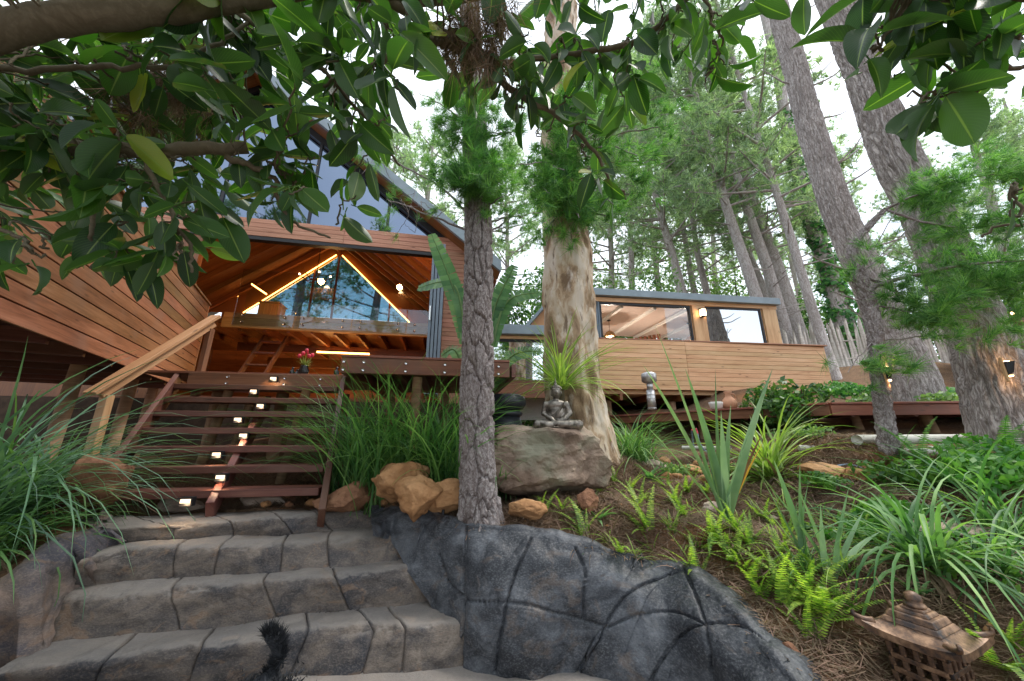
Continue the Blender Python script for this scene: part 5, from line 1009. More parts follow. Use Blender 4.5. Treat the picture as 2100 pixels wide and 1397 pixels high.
def bush(px, py, Y, rad, n, size, mat, name, lb, cat, seed, stem=True, grp=None, lobes=9):
    p = at(px, py, Y); p[2] = gz(p[0], p[1]); t = thing(name, lb, cat, p, grp); V, F = leaf_cloud(n, rad, size, seed, lobes); lift = rad[2] * .25; mesh_np('foliage', V + p + UPV * lift, F, M[mat], t)
    if stem:
        m_ = MB()
        for k in range(4): a = k * 1.6; m_.tube([p - UPV * .05, p + np.array([math.cos(a) * rad[0] * .3, math.sin(a) * rad[1] * .3, lift + rad[2] * .6])], [.02 + rad[0] * .03, .01], 6)
        m_.build('stem', M['ficus_bark'], t)
    return t
bush(1068, 700, 11.0, (1.3, 1.3, 4.4), 4600, .17, 'shrub_leaf', 'leafy_tree', 'dense dark green broadleaf tree behind the banana fronds', 'tree', 401)
bush(1130, 620, 14.0, (2.0, 2, 5.6), 4600, .22, 'shrub_leaf', 'leafy_tree', 'green broadleaf tree behind the pale gum trunk', 'tree', 402)
bush(1345, 600, 13.0, (2.2, 1.4, 5.2), 5600, .17, 'pale_shrub_leaf', 'leafy_tree', 'pale green bushy tree above the left end of the cabin roof', 'tree', 403)
bush(1250, 600, 15.0, (2.6, 1.6, 6.0), 5600, .2, 'pale_shrub_leaf', 'leafy_tree', 'pale green bushy tree just right of the gum, behind the cabin', 'tree', 404)
bush(1690, 700, 15.0, (2.0, 1.4, 4.4), 4200, .18, 'shrub_leaf', 'leafy_tree', 'round green tree behind the fence by the ivy trunk', 'tree', 405)
bush(2090, 720, 11.0, (2.2, 1.4, 4.0), 3600, .18, 'shrub_leaf', 'leafy_tree', 'leafy green tree behind the pavilion at the far right', 'tree', 406)
bush(1940, 700, 16.0, (2.8, 1.6, 6), 4600, .2, 'pale_shrub_leaf', 'leafy_tree', 'pale green tree between the two thick leaning pines', 'tree', 407)
bush(1500, 640, 19.0, (4.8, 2.4, 7.0), 7000, .24, 'pale_shrub_leaf', 'leafy_tree', 'pale undergrowth tree low between the far pine trunks', 'tree', 408)
bush(1640, 860, 5.6, (.55, .45, .75), 1300, .12, 'shrub_leaf', 'shrub', 'glossy dark green shrub in front of the cabin end', 'shrub', 409)
bush(1600, 880, 6.3, (.6, .45, .8), 1000, .12, 'shrub_leaf', 'shrub', 'bushy green shrub growing through the walkway edge', 'shrub', 410)
bush(2090, 1060, 3.0, (.8, .5, .35), 1800, .07, 'fern_dark', 'shrub', 'low bright green ground shrub under the arching grass at the right edge', 'shrub', 411, False)
bush(1790, 1050, 2.9, (.28, .22, .14), 420, .06, 'fern_dark', 'ground_cover_plant', 'small round-leaved green plant left of the arching grass', 'plant', 412, False)
bush(1640, 1055, 3.0, (.13, .10, .10), 120, .06, 'shrub_leaf', 'ground_cover_plant', 'tiny leafy seedling beside the striped flax', 'plant', 413, False)
bush(1900, 1000, 3.3, (.5, .4, .28), 800, .07, 'shrub_leaf', 'shrub', 'low green shrub at the foot of the slim pine', 'shrub', 414, False)
for i, (px, py, Y, s) in enumerate(((1930, 800, 6.2, .5), (1960, 770, 7.2, .6), (1720, 790, 8.0, .6), (1790, 800, 7.5, .45), (1900, 760, 8.5, .7), (1850, 790, 7.8, .5), (2000, 780, 6.5, .5), (1680, 760, 9.5, .6), (1960, 800, 5.6, .4))):
    bush(px, py, Y, (s * 1.5, s, s * .55), 700, .11, 'pale_shrub_leaf' if i % 3 == 0 else 'ivy_leaf', 'ground_cover_plant', 'low leafy ground cover below the pole fence, %s patch from the left' % ordinal(1 + sorted((1930, 1960.1, 1720, 1790, 1900, 1850, 2000, 1680, 1960)).index(px if i != 1 else 1960.1)), 'plant', 430 + i, False, 'ground cover on the bank below the fence')
for i, (px, py, Y, s, mt) in enumerate(((1700, 1000, 3.4, .22, 'shrub_leaf'), (1840, 1060, 2.9, .25, 'fern_dark'), (1990, 1010, 3.2, .4, 'fern_dark'), (1520, 960, 4.4, .22, 'shrub_leaf'), (2050, 1180, 2.2, .3, 'shrub_leaf'), (1760, 1090, 2.7, .16, 'fern_dark'), (1380, 950, 4.6, .2, 'pale_shrub_leaf'), (1660, 955, 4.4, .25, 'pale_shrub_leaf'))):
    bush(px, py, Y, (s * 1.5, s, s * .7), 420, .055, mt, 'ground_cover_plant', ['small dark shrub behind the right flax of the pair', 'low lush plant behind the arching strap-leaved clump', 'lush green mat at the foot of the thick pine', 'small green shrub behind the spiky rosette', 'low leafy plant at the right edge above the lantern', 'little green plant right of the flax pair', 'pale leafy plant below the walkway beside the round post', 'pale leafy plant between the shrub and the slim pine'][i], 'plant', 460 + i, False)
# ---- ivy column
YI = 13.4; iv = thing('ivy_clad_pine', 'leaning pine trunk thickly wrapped in green ivy', 'tree', at(1748, 735, YI)); pl = [at(x, y, YI) for x, y in ((1755, 760), (1740, 690), (1712, 600), (1682, 500), (1655, 420), (1630, 330), (1608, 230), (1595, 150), (1560, 0), (1500, -200))]
MB().tube(list(spline(pl, 24)), list(np.linspace(.36, .17, 24)), 12).build('trunk', M['far_bark_thin'], iv)
rg = np.random.default_rng(77); P = spline(pl[:7], 400); n = 5200; k = rg.integers(0, 400, n); a = rg.uniform(0, 6.283, n); rr = 1.4 * (.27 + .16 * vnoise(np.stack([k / 14, np.cos(a) * 1.5, np.sin(a) * 1.5], 1)) * 1.4) * (1 - .55 * k / 400) + rg.uniform(-.05, .12, n)
c = P[k] + np.stack([np.cos(a) * rr, np.sin(a) * rr, rg.normal(size=n) * .05], 1); u = np.stack([np.cos(a), np.sin(a), .3 + 0 * a], 1) + rg.normal(size=(n, 3)) * .5; t1 = np.cross(u, rg.normal(size=(n, 3))); t1 /= np.linalg.norm(t1, axis=1, keepdims=True); t2 = np.cross(u, t1); t2 /= np.linalg.norm(t2, axis=1, keepdims=True); s = rg.uniform(.10, .19, (n, 1))
mesh_np('ivy', np.stack([c - t1 * s * .6, c + t2 * s * .5, c + t1 * s * .6, c - t2 * s * .5], 1).reshape(-1, 3), np.arange(n * 4).reshape(-1, 4), M['ivy_leaf'], iv)
# ================================================================== plants in the garden
def blades(n, L, w, base_r, elev, droop, seed, seg=7, lvar=.3, az=None):
    """arching strap leaves from one base, folded along the middle; returns V, F, per-leaf lists"""
    rg = np.random.default_rng(seed); VV = []; FF = []; nv = 0
    for i in range(n):
        a = rg.uniform(*az) if az else rg.uniform(0, 6.283); e = math.radians(rg.uniform(*elev)); l = L * rg.uniform(1 - lvar, 1 + lvar); dr = droop * rg.uniform(.5, 1.5); o = rg.normal(size=2) * base_r; p = np.array([o[0], o[1], 0.0]); hd = np.array([math.cos(a), math.sin(a), 0]); sdv = np.array([-math.sin(a), math.cos(a), 0]); pts = []
        wv = w * rg.uniform(.7, 1.2); tw_ = rg.uniform(-.5, .5)
        for s in range(seg + 1):
            t = s / seg; ww = wv * (min(1, .55 + t * 1.5)) * (1 - t ** 2.2) ; dirv = hd * math.cos(e) + UPV * math.sin(e); up = UPV * math.cos(e) - hd * math.sin(e); sv = sdv * math.cos(tw_ * t) + up * math.sin(tw_ * t)
            pts += [p - sv * ww / 2 + up * ww * .18, p, p + sv * ww / 2 + up * ww * .18]; p = p + dirv * l / seg; e -= dr / seg
        for s in range(seg):
            b_ = nv + 3 * s; FF += [(b_, b_ + 1, b_ + 4, b_ + 3), (b_ + 1, b_ + 2, b_ + 5, b_ + 4)]
        VV += pts; nv += len(pts)
    return np.array(VV), np.array(FF)
def clump(px, py, n, L, w, br, el, dr, mat, lb, seed, name='grass_clump', cat='grass', Y=None, grp=None, dead=0, az=None):
    p = on_ground(px, py) if Y is None else at(px, py, Y); p[2] = gz(p[0], p[1]) - .02; t = thing(name, lb, cat, p, grp)
    V, F = blades(n, L, w, br, el, dr, seed, az=az); mesh_np('blades', V + p, F, M[mat], t, smooth=True)
    if dead: V, F = blades(dead, L * .7, w, br, (0, 50), dr * 1.3, seed + 500); mesh_np('dry_blades', V + p, F, M['dry_needle'], t)
    return t
G1 = 'grass clumps under the terrace'
for i, (px, Y, n, L, lb) in enumerate(((715, 3.75, 120, 1.35, 'tall green grass clump against the right stringer of the wooden stair'), (770, 3.5, 130, 1.2, 'tall green grass clump below the left end of the terrace'), (830, 3.6, 130, 1.35, 'tall green grass clump in front of the round terrace post'), (880, 3.5, 130, 1.3, 'tall green grass clump second left of the plated pine'), (925, 3.4, 120, 1.2, 'tall green grass clump directly behind the plated pine'), (800, 3.9, 110, 1.4, 'tall green grass clump deep under the terrace'), (745, 4.0, 100, 1.35, None), (1005, 3.55, 60, .7, 'thin green grass tuft between the plated pine and the black urn'))):
    clump(px, 960, n, L, .017, .10, (62, 89), 1.3, 'grass_blade', lb or 'tall green grass clump behind the stair stringer under the terrace', 500 + i, Y=Y, grp=G1)
G2 = 'arching grass left of the stairs'
for i, (px, py, Y, n, L, lb) in enumerate(((-30, 980, 2.6, 220, 1.6, 'large arching blue-green grass at the left edge'), (25, 1000, 2.85, 170, .95, 'large arching grass hanging over the rusty rock left of the stair'), (-130, 1050, 2.35, 170, 1.25, 'arching grass cut off by the left edge of the picture'), (-20, 1080, 2.45, 110, .7, 'lower arching grass spilling over the left rock flank'), (95, 930, 3.4, 120, 1.1, 'arching grass behind the handrail post'))):
    clump(px, py, n, L, .02, .09, (45, 88), 2.1, 'blue_blade' if i % 2 == 0 else 'grass_blade', lb, 520 + i, Y=Y, grp=G2, dead=40)
clump(1150, 800, 150, .85, .02, .03, (5, 88), 1.0, 'yellow_blade', 'spiky yellow-green ponytail plant in front of the pale gum', 540, 'spiky_plant', 'plant', Y=4.05)
sp = bpy.data.objects['spiky_plant']; sp.location.z = at(1150, 800, 4.05)[2]; MB().tube([np.array([sp.location.x, sp.location.y, gz(sp.location.x, sp.location.y) - .05]), np.array(sp.location) + UPV * .03], [.07, .04], 10).build('stem', M['ficus_bark'], None); st_ = bpy.data.objects['stem'] if 'stem' in bpy.data.objects else None
for o_ in bpy.data.objects:
    if o_.parent is None and o_.name.startswith('stem') and o_.type == 'MESH': o_.parent = sp; o_.location = o_.location - sp.location
clump(1290, 880, 170, .85, .017, .06, (20, 88), 1.6, 'strap_blade', 'fine fountain of green grass right of the pale gum', 541, Y=4.9)
clump(1310, 860, 110, .95, .015, .06, (40, 88), 1.3, 'grass_blade', 'taller wispy grass behind the fountain grass by the gum', 542, Y=5.3)
clump(1585, 985, 130, .95, .03, .04, (5, 85), 1.3, 'yellow_blade', 'broad spiky light green yucca-like rosette in front of the walkway', 543, 'spiky_plant', 'plant', dead=50)
clump(1895, 1170, 95, .75, .026, .04, (15, 88), 1.9, 'strap_blade', 'big arching strap-leaved clump above the pagoda lantern', 544, 'strap_leaf_plant', 'plant', dead=30)
clump(2060, 1090, 100, .95, .02, .06, (15, 80), 1.9, 'strap_blade', 'arching strap-leaved clump at the right edge', 545, 'strap_leaf_plant', 'plant')
clump(2040, 1180, 50, .8, .016, .06, (10, 70), 1.6, 'grass_blade', 'loose arching grass hanging behind the pagoda lantern', 546, 'strap_leaf_plant', 'plant')
clump(1250, 935, 40, .38, .012, .05, (40, 85), 1.2, 'yellow_blade', 'small yellowish grass tuft at the root of the pale gum', 547)
# flax with single wide leaves
foliage('flax_leaf', (.13, .24, .13), (.26, .38, .22), .35, .25, .3, 'object'); 
def flax(px, py, specs, lb, seed, sc=1.0):
    p = on_ground(px, py); p[2] -= .02; t = thing('striped_flax', lb, 'plant', p); specs = [(a, e, l * sc, w * (1.15 if sc == 1 else 1.5), d, mt) for a, e, l, w, d, mt in specs]
    for i, (a, e, l, w, d, mt) in enumerate(specs):
        V, F = blades(1, l, w, .02, (e, e + .01), d, seed + i, seg=9, lvar=.05, az=(a, a + .01)); mesh_np('leaf', V + p, F, M[mt], t, smooth=True)
R = lambda a, b_: random.uniform(a, b_)
flax(1490, 1075, [(3.0, 80, 1.02, .075, .05, 'flax_leaf'), (2.9, 72, .85, .07, .1, 'flax_leaf'), (3.3, 84, .75, .065, .1, 'flax_leaf'), (0, 88, .8, .065, .1, 'flax_leaf'), (.1, 66, .92, .07, .15, 'flax_leaf'), (.3, 78, .6, .06, .1, 'flax_leaf'), (2.8, 60, .65, .05, .2, 'flax_leaf'), (.2, 52, .5, .045, .1, 'orange_blade'), (0.1, 62, .55, .04, .2, 'brown_blade'), (4.5, 80, .55, .05, .1, 'flax_leaf'), (1.5, 80, .7, .06, .1, 'flax_leaf'), (5.5, 70, .5, .05, .2, 'flax_leaf')], 'tall striped flax with one orange blade above the ferns', 600, 1.65)
flax(1655, 1165, [(2.9, 74, .6, .05, .1, 'flax_leaf'), (3.2, 82, .62, .045, .05, 'flax_leaf'), (0, 86, .66, .045, .1, 'flax_leaf'), (.2, 76, .5, .04, .2, 'flax_leaf'), (2.7, 66, .45, .04, .2, 'flax_leaf'), (4.7, 84, .4, .04, .1, 'flax_leaf')], 'smaller striped flax, left of the pair below the orange rocks', 620)
flax(1705, 1180, [(2.9, 66, .6, .05, .1, 'flax_leaf'), (3.1, 80, .5, .045, .05, 'flax_leaf'), (0, 70, .55, .045, .1, 'flax_leaf'), (.2, 52, .5, .03, .2, 'flax_leaf'), (.1, 42, .45, .04, .3, 'flax_leaf'), (4.7, 84, .4, .04, .1, 'flax_leaf')], 'smaller striped flax, right of the pair below the orange rocks', 630)
# ferns: a few shapes copied
def fern_mesh(seed, nf, L):
    rg = np.random.default_rng(seed); V = []; F = []
    for i in range(nf):
        a = rg.uniform(0, 6.283); e = math.radians(rg.uniform(30, 88)); l = L * rg.uniform(.45, 1.2); dr = rg.uniform(.4, 1.5); p = rg.normal(size=3) * np.array([.012, .012, 0]); hd = np.array([math.cos(a), math.sin(a), 0]); sdv = np.array([-math.sin(a), math.cos(a), 0]); n = 26
        for s in range(n):
            t = s / n; dv = hd * math.cos(e) + UPV * math.sin(e); up = UPV * math.cos(e) - hd * math.sin(e); q = p + dv * l / n; b_ = len(V); V += [p - sdv * .0022, p + sdv * .0022, q]; F.append((b_, b_ + 1, b_ + 2, b_ + 2))
            pw = l * .105 * (1 - t) ** .55 * min(1, .35 + t * 6)
            if s > 1:
                for sg in (-1, 1):
                    tip = p + sdv * sg * pw + dv * pw * .25 - up * pw * rg.uniform(0, .25); ww = l / n * .42; b_ = len(V); V += [p - dv * ww, p + sdv * sg * pw * .75 - dv * ww * .35 , tip, p + dv * ww]; F.append((b_, b_ + 1, b_ + 2, b_ + 3))
            p = q; e -= dr / n
    V = np.array(V); F = np.array([f if f[2] != f[3] else (f[0], f[1], f[2], f[2]) for f in F]); return V, F
fms = []
for k in range(6):
    V, F = fern_mesh(700 + k, 6 + k, .36); tri = F[:, 2] == F[:, 3]; m_ = MB(); m_.v = [tuple(v) for v in V]; m_.f = [list(f[:3]) if f[2] == f[3] else list(f) for f in F]; m_.uv = [(0, 0)] * sum(len(f) for f in m_.f); m_.sm = [False] * len(m_.f); o_ = m_.build('sword_fern', M['fern_leaf'], None, origin=(0, 0, 0)); fms.append(o_.data); bpy.data.objects.remove(o_)
FERN = [(1110, 1055, .8, 'lime fern against the lower right of the boulder'), (1200, 1100, 1.15, 'upright lime fern at the brink of the dark rock wall, nearest the boulder'), (1150, 1045, .7, None), (1330, 1090, 1.1, 'lime fern clump midway along the top of the dark rock wall'), (1310, 1040, .9, None), (1290, 1010, .8, None), (1370, 1000, .8, None), (1400, 1060, .9, None), (1440, 1130, 1.15, None), (1470, 1110, 1.0, None), (1430, 1180, .9, 'lime fern overhanging the highest shoulder of the dark rock wall'), (1500, 1150, 1.0, None), (1540, 1190, 1.1, None), (1555, 1230, 1.15, 'lime fern on the brink right of the scored rock crossing'), (1600, 1130, .8, None), (1610, 1245, 1.1, None), (1660, 1240, 1.1, None), (1690, 1270, 1.1, None), (1660, 1310, 1.0, None), (1735, 1265, 1.1, 'tall green fern just left of the pagoda lantern roof'), (1580, 1170, .9, None), (1260, 990, .75, None), (1230, 1010, .7, None), (1410, 1010, .8, None), (1340, 1130, .6, None), (1250, 1120, .5, None), (1350, 960, .7, None), (1450, 1010, .7, None), (1510, 1090, .8, None), (1680, 1180, .7, None), (1540, 1110, .7, None), (2050, 1370, 1.0, 'green fern right of the pagoda lantern'), (2080, 1330, .9, None)] + [(random.randint(1230, 1800), random.randint(985, 1180), random.uniform(.45, .8), None) for _ in range(26)]
FERN = [f for f in FERN if f[1] > 960 + max(0, (f[0] - 1450)) * .12 or f[3]]
FERN = [(f[0] + k * .01, *f[1:]) for k, f in enumerate(FERN)]; NO_F = {x: k for k, x in enumerate(sorted(f[0] for f in FERN if not f[3]))}
for i, (px, py, s, lb) in enumerate(FERN):
    p = on_ground(px, py); o_ = bpy.data.objects.new('sword_fern', fms[i % 6]); COL.objects.link(o_); o_.location = Vector(p - UPV * .01); o_.rotation_euler = (0, 0, i * 2.4); s *= random.uniform(.85, 1.05); o_.scale = (s, s, s * 1.05); lb = lb or 'lime green sword fern on the bank, %s counting from the boulder towards the lantern' % ordinal(1 + NO_F.pop(px)); prop(o_, lb, 'fern', 'sword ferns on the bank')
for i, (px, py, s, lb) in enumerate(((1850, 960, 1.1, 'dark green fern at the foot of the slim pine'), (2060, 960, 1.3, 'dark green fern at the foot of the thick leaning pine'), (2010, 940, 1.0, 'dark green fern left of the thick pine foot'), (1890, 950, 1.0, 'dark green fern between the slim pine and the cream pipe'))):
    p = on_ground(px, py); me = fms[i].copy(); me.materials[0] = M['fern_dark']; o_ = bpy.data.objects.new('sword_fern', me); COL.objects.link(o_); o_.location = Vector(p); s *= 1.5; o_.scale = (s, s, s); prop(o_, lb, 'fern', 'dark ferns by the pines')
# wispy weeds and dry tufts between the ferns
for i in range(30):
    px, py = random.randint(1180, 1800), random.randint(965, 1200)
    if py < 960 + max(0, px - 1400) * .25: py += 90
    clump(px, py, random.randint(10, 22), random.uniform(.14, .34), .008, .02, (30, 88), 1.4, random.choice(['yellow_blade', 'grass_blade', 'dry_needle', 'yellow_blade']), 'wispy weed tuft among the ferns on the bank', 900 + i, 'weed_tuft', 'weed', grp='weed tufts among the ferns')
# green rosette plants with broad leaves
for i, (px, py, s, lb) in enumerate(((1335, 985, .22, 'grey-green broad-leaved rosette below the walkway'), (1230, 1065, .16, 'small green rosette among the ferns'), (1940, 930, .32, 'bright green broad-leaved plant over the cream pipe'), (1880, 1215, .12, 'little green weed behind the lantern'))):
    clump(px, py, 16, s, s * .24, .01, (15, 75), .9, 'banana_leaf', lb, 800 + i, 'rosette_plant', 'plant')
# ---- banana-like fronds beside the house
YBn = 4.3; bn = thing('banana_plant', 'tall plant with split paddle leaves behind the plated pine', 'plant', np.array([*at(985, 900, YBn)[:2], gz(*at(985, 900, YBn)[:2])]))
def paddle(base_, tip, width, ctrl, lb=None):
    rg = np.random.default_rng(int(abs(tip[0] * 1e4)) % 9999); P = spline([base_, ctrl, tip], 30); d = np.gradient(P, axis=0); d /= np.linalg.norm(d, axis=1, keepdims=True); sdv = np.cross(d, np.array([0, -1.0, .45])); sdv /= np.linalg.norm(sdv, axis=1, keepdims=True); V = []; F = []
    for sg in (-1, 1):
        off = 0
        for i in range(6, 29):
            t = (i - 6) / 23; w_ = width * math.sin(math.pi * min(1, t * .86 + .1)) ** .55; 
            if rg.random() < .3: off += 1
            cut = .004 if rg.random() < .35 else 0; a, c = P[i], P[min(i + 1, 29)]; b_ = len(V); dr = UPV * w_ * rg.uniform(.05, .16); V += [a, a + sdv[i] * sg * w_ + d[i] * (w_ * .22 + cut) - dr, c + sdv[i] * sg * w_ + d[i] * (w_ * .22 - cut * 2) - dr, c]; F.append((b_, b_ + 1, b_ + 2, b_ + 3))
    lf_ = mesh_np('leaf', np.array(V), np.array(F), M['banana_leaf'], bn)
    MB().tube(list(P), list(np.linspace(.022, .004, 30)), 6).build('midrib', M['pale_shrub_leaf'], lf_)
root = LOC[bn.name]
for bx, by, tx, ty, cx_, cy_, w_ in ((960, 760, 885, 480, 935, 610, .12), (960, 770, 858, 590, 935, 590, .115), (1000, 760, 1055, 545, 1012, 640, .12), (1000, 770, 1105, 600, 1035, 625, .11), (995, 770, 1030, 590, 1000, 660, .09), (960, 800, 905, 730, 935, 720, .09), (1000, 800, 1110, 720, 1050, 730, .10), (1000, 820, 1040, 770, 1020, 770, .1)):
    b0 = at(bx, by, YBn); paddle(b0, at(tx, ty, YBn + R(-.25, .2)), w_, at(cx_, cy_, YBn)); MB().tube([root + np.array([R(-.05, .05), 0, -.05]), (root + b0) / 2 + np.array([R(-.04, .04), 0, 0]), b0], [.05, .035, .022], 8).build('stalk', M['banana_leaf'], bn)
# ---- pine straw, twigs and leaf litter on the bank
n = 75000; rg = np.random.default_rng(5); x = rg.uniform(-2.6, 4.6, n); y = rg.uniform(1.3, 5.6, n); keep = ~inside(x, y, CUT) ; x, y = x[keep], y[keep]; z = ground(x, y); n = len(x); a = rg.uniform(0, 6.283, n); d = np.stack([np.cos(a), np.sin(a), rg.normal(size=n) * .22], 1); c = np.stack([x, y, z + .006 + rg.uniform(0, .012, n)], 1); l = rg.uniform(.05, .13, (n, 1)); s = np.cross(d, UPV) * .0024; bend = rg.normal(size=(n, 3)) * .012
V = np.stack([c - d * l - s, c - d * l + s, c + bend + s, c + bend - s, c + d * l + s, c + d * l - s], 1).reshape(-1, 3); i6 = np.arange(n)[:, None] * 6; prop(mesh_np('pine_straw', V, np.concatenate([i6 + np.array([[0, 1, 2, 3]]), i6 + np.array([[3, 2, 4, 5]])]), M['dry_needle']), 'dry brown pine needles littering the bank', 'pine straw', kind='stuff')
n = 1500; x = rg.uniform(-2.3, 4.6, n); y = rg.uniform(1.5, 5.5, n); keep = ~inside(x, y, CUT); x, y = x[keep], y[keep]; n = len(x); z = ground(x, y); c = np.stack([x, y, z], 1); r = rg.uniform(.006, .022, (n, 1)) * np.ones((1, 3)); oc = np.array([(1, 0, 0), (-1, 0, 0), (0, 1, 0), (0, -1, 0), (0, 0, .7), (0, 0, -.6)]); V = (c[:, None, :] + oc[None] * r[:, None, :] * rg.uniform(.6, 1.3, (n, 6, 1))).reshape(-1, 3); of = np.array([(0, 2, 4), (2, 1, 4), (1, 3, 4), (3, 0, 4), (2, 0, 5), (1, 2, 5), (3, 1, 5), (0, 3, 5)]); prop(mesh_np('gravel', V, (np.arange(n)[:, None, None] * 6 + of[None]).reshape(-1, 3), M['ochre_stone']), 'scattered small stones in the soil', 'gravel', kind='stuff')
# ================================================================== ornaments
# ---- seated statue: one continuous figure
c = (BV[:, 0] - BOULDER[0] - .05) ** 2 + (BV[:, 1] - BOULDER[1] + .05) ** 2 < .02; SZ = BV[c][:, 2].max() if c.any() else BV[:, 2].max(); SB = np.array([at(1143, 893, BOULDER[1] - .05)[0], BOULDER[1] - .05, SZ - .02]); SS = .50 / .50
bud = thing('buddha_statue', 'small silver-bronze seated buddha statue on the big boulder', 'statue', SB)
m, nt, b = base('statue_metal', .38, .75, .5); v = coords(nt, rnd=0); f = noise(nt, v, 14, 5); nt.links.new(ramp(nt, f, [(.35, (.05, .043, .036)), (.6, (.28, .25, .215))]), b.inputs['Base Color']); bump(nt, b, f, .2, .003)
def fig(parts):
    m_ = MB()
    for kind, *a in parts:
        if kind == 'b': m_.ball(SB + np.array(a[0]), a[1], 14, 10, a[2] if len(a) > 2 else None)
        else: m_.tube([SB + np.array(p) for p in a[0]], a[1], 12); [m_.ball(SB + np.array(p), r, 12, 8) for p, r in zip(a[0], a[1])]
    return m_
body = fig([('b', (0, .02, .05), (.13, .09, .055)), ('b', (0, .02, .16), (.085, .058, .12)), ('b', (0, .018, .235), (.105, .055, .055)), ('t', [(0, .02, .26), (0, .015, .315)], [.034, .03]), ('b', (.005, .005, .355), (.047, .05, .062)), ('b', (.005, .012, .385), (.05, .052, .04)),
    ('t', [(-.10, .02, .24), (-.125, .02, .15), (-.06, -.07, .095), (-.03, -.11, .06)], [.034, .03, .023, .018]), ('t', [(.10, .02, .24), (.125, .01, .15), (.06, -.06, .085), (.0, -.075, .075)], [.036, .036, .03, .02]),
    ('t', [(-.06, .01, .045), (-.19, -.04, .04), (-.10, -.11, .035), (.03, -.12, .03)], [.055, .05, .04, .03]), ('t', [(.06, .01, .045), (.20, -.04, .04), (.10, -.115, .04), (-.03, -.125, .045)], [.058, .052, .042, .03]),
    ('b', (.005, -.048, .352), (.009, .012, .016)), ('b', (.005, -.04, .328), (.014, .01, .006)), ('b', (-.046, .01, .348), (.008, .012, .028)), ('b', (.056, .01, .348), (.008, .012, .028)), ('b', (.0, .02, .415), (.030, .030, .022))])
o_ = body.build('body', M['statue_metal'], bud); r_ = o_.modifiers.new('remesh', 'REMESH'); r_.mode = 'VOXEL'; r_.voxel_size = .006; r_.use_smooth_shade = True; s_ = o_.modifiers.new('smooth', 'SMOOTH'); s_.iterations = 2; s_.factor = .5
MB().lathe([(.022, .425), (.016, .445), (.010, .455), (.011, .462), (.004, .49), (.001, .51)], SB + np.array([0, .02, 0]), 12).build('finial', M['statue_metal'], bud)
hair = MB()
for i in range(7):
    for k in range(16):
        bb = .25 + i * .17; a = k * .3927 + i * .2; 
        if math.sin(a) < -.55 and bb > .95: continue
        hair.ball(SB + np.array([.005 + .052 * math.sin(bb) * math.cos(a), .012 + .055 * math.sin(bb) * math.sin(a), .38 + .047 * math.cos(bb)]), .0085, 6, 4)
hair.build('hair_curls', M['statue_metal'], bud)
for k in range(7):  # folds of the robe over shoulder and lap
    t = k / 6; MB().tube([SB + np.array(p) for p in ((.085 - .03 * t, -.02 - .005 * k, .275 - .01 * k), (.03 - .03 * t, -.052, .20 - .012 * k), (-.03 - .02 * t, -.052, .145 - .008 * k), (-.085, -.03, .115 - .006 * k))], .0035, 6).build('robe_fold', M['statue_metal'], bud)
for k in range(5): MB().tube([SB + np.array(p) for p in ((.10, -.10 - .008 * k, .075 - .01 * k), (.16, -.10, .06 - .008 * k), (.235 - .006 * k, -.06, .04 - .004 * k))], .0035, 6).build('robe_fold', M['statue_metal'], bud)
for k in range(4): q = SB + np.array([-.045 + .011 * k, -.118, .062]); MB().tube([q, q + np.array([.0, -.022, -.012]), q + np.array([0, -.028, -.045])], [.0065, .006, .004], 6).build('finger', M['statue_metal'], bud)
# ---- black urn
UB = at(1037, 885, 4.15); UB[2] = at(1037, 885, 4.15)[2] + .08; t = thing('black_urn', 'glossy black bulbous urn behind the boulder', 'urn', UB - UPV * .35)
MB().lathe([(.30, -.42), (.27, -.3), (.235, -.16), (.20, -.03), (.165, .08)], UB, 28).build('body', M['charcoal_clay'], t); MB().lathe([(.165, .082), (.19, .10), (.195, .125), (.17, .15)], UB, 28).build('collar', M['charcoal_clay'], t); MB().lathe([(.16, .152), (.20, .17), (.235, .22), (.24, .26), (.215, .31), (.16, .335), (.10, .34)], UB, 28).build('rim', M['charcoal_clay'], t)
# ---- terracotta jug and white pot on the walkway
q = hit_z(1513, 838, WKZ + .014) + np.array([.05, .3, 0]); t = thing('terracotta_jug', 'small pale terracotta jug with a flared neck on the walkway', 'jug', q); MB().lathe([(.07, 0), (.12, .05), (.13, .12), (.10, .19), (.05, .24), (.045, .29), (.07, .33), (.06, .335)], q, 18).build('body', M['terracotta'], t); MB().tube([q + np.array(p) for p in ((.05, 0, .3), (.12, 0, .28), (.14, 0, .2), (.11, 0, .15))], .014, 7).build('handle', M['terracotta'], t)
q = q + np.array([-.28, -.05, 0]); prop(MB().lathe([(.06, 0), (.10, .03), (.115, .10), (.12, .13), (.10, .135)], q, 16).build('white_pot', M['white_paint'], None), 'low white pot left of the terracotta jug', 'pot')
# ---- garden spike lights
for px, Y, lb in ((717, 3.05, 'thin dark garden spike light at the foot of the stair grass'), (912, 3.1, 'thin dark garden spike light left of the plated pine')):
    p = at(px, 985, Y); p[2] = gz(p[0], p[1]); t = thing('spike_light', lb, 'garden light', p); MB().tube([p - UPV * .05, p + UPV * .22], .011, 8).build('stake', M['black_metal'], t); MB().lathe([(.014, .2), (.022, .21), (.022, .30), (.016, .31)], p, 10).build('head', M['black_metal'], t)
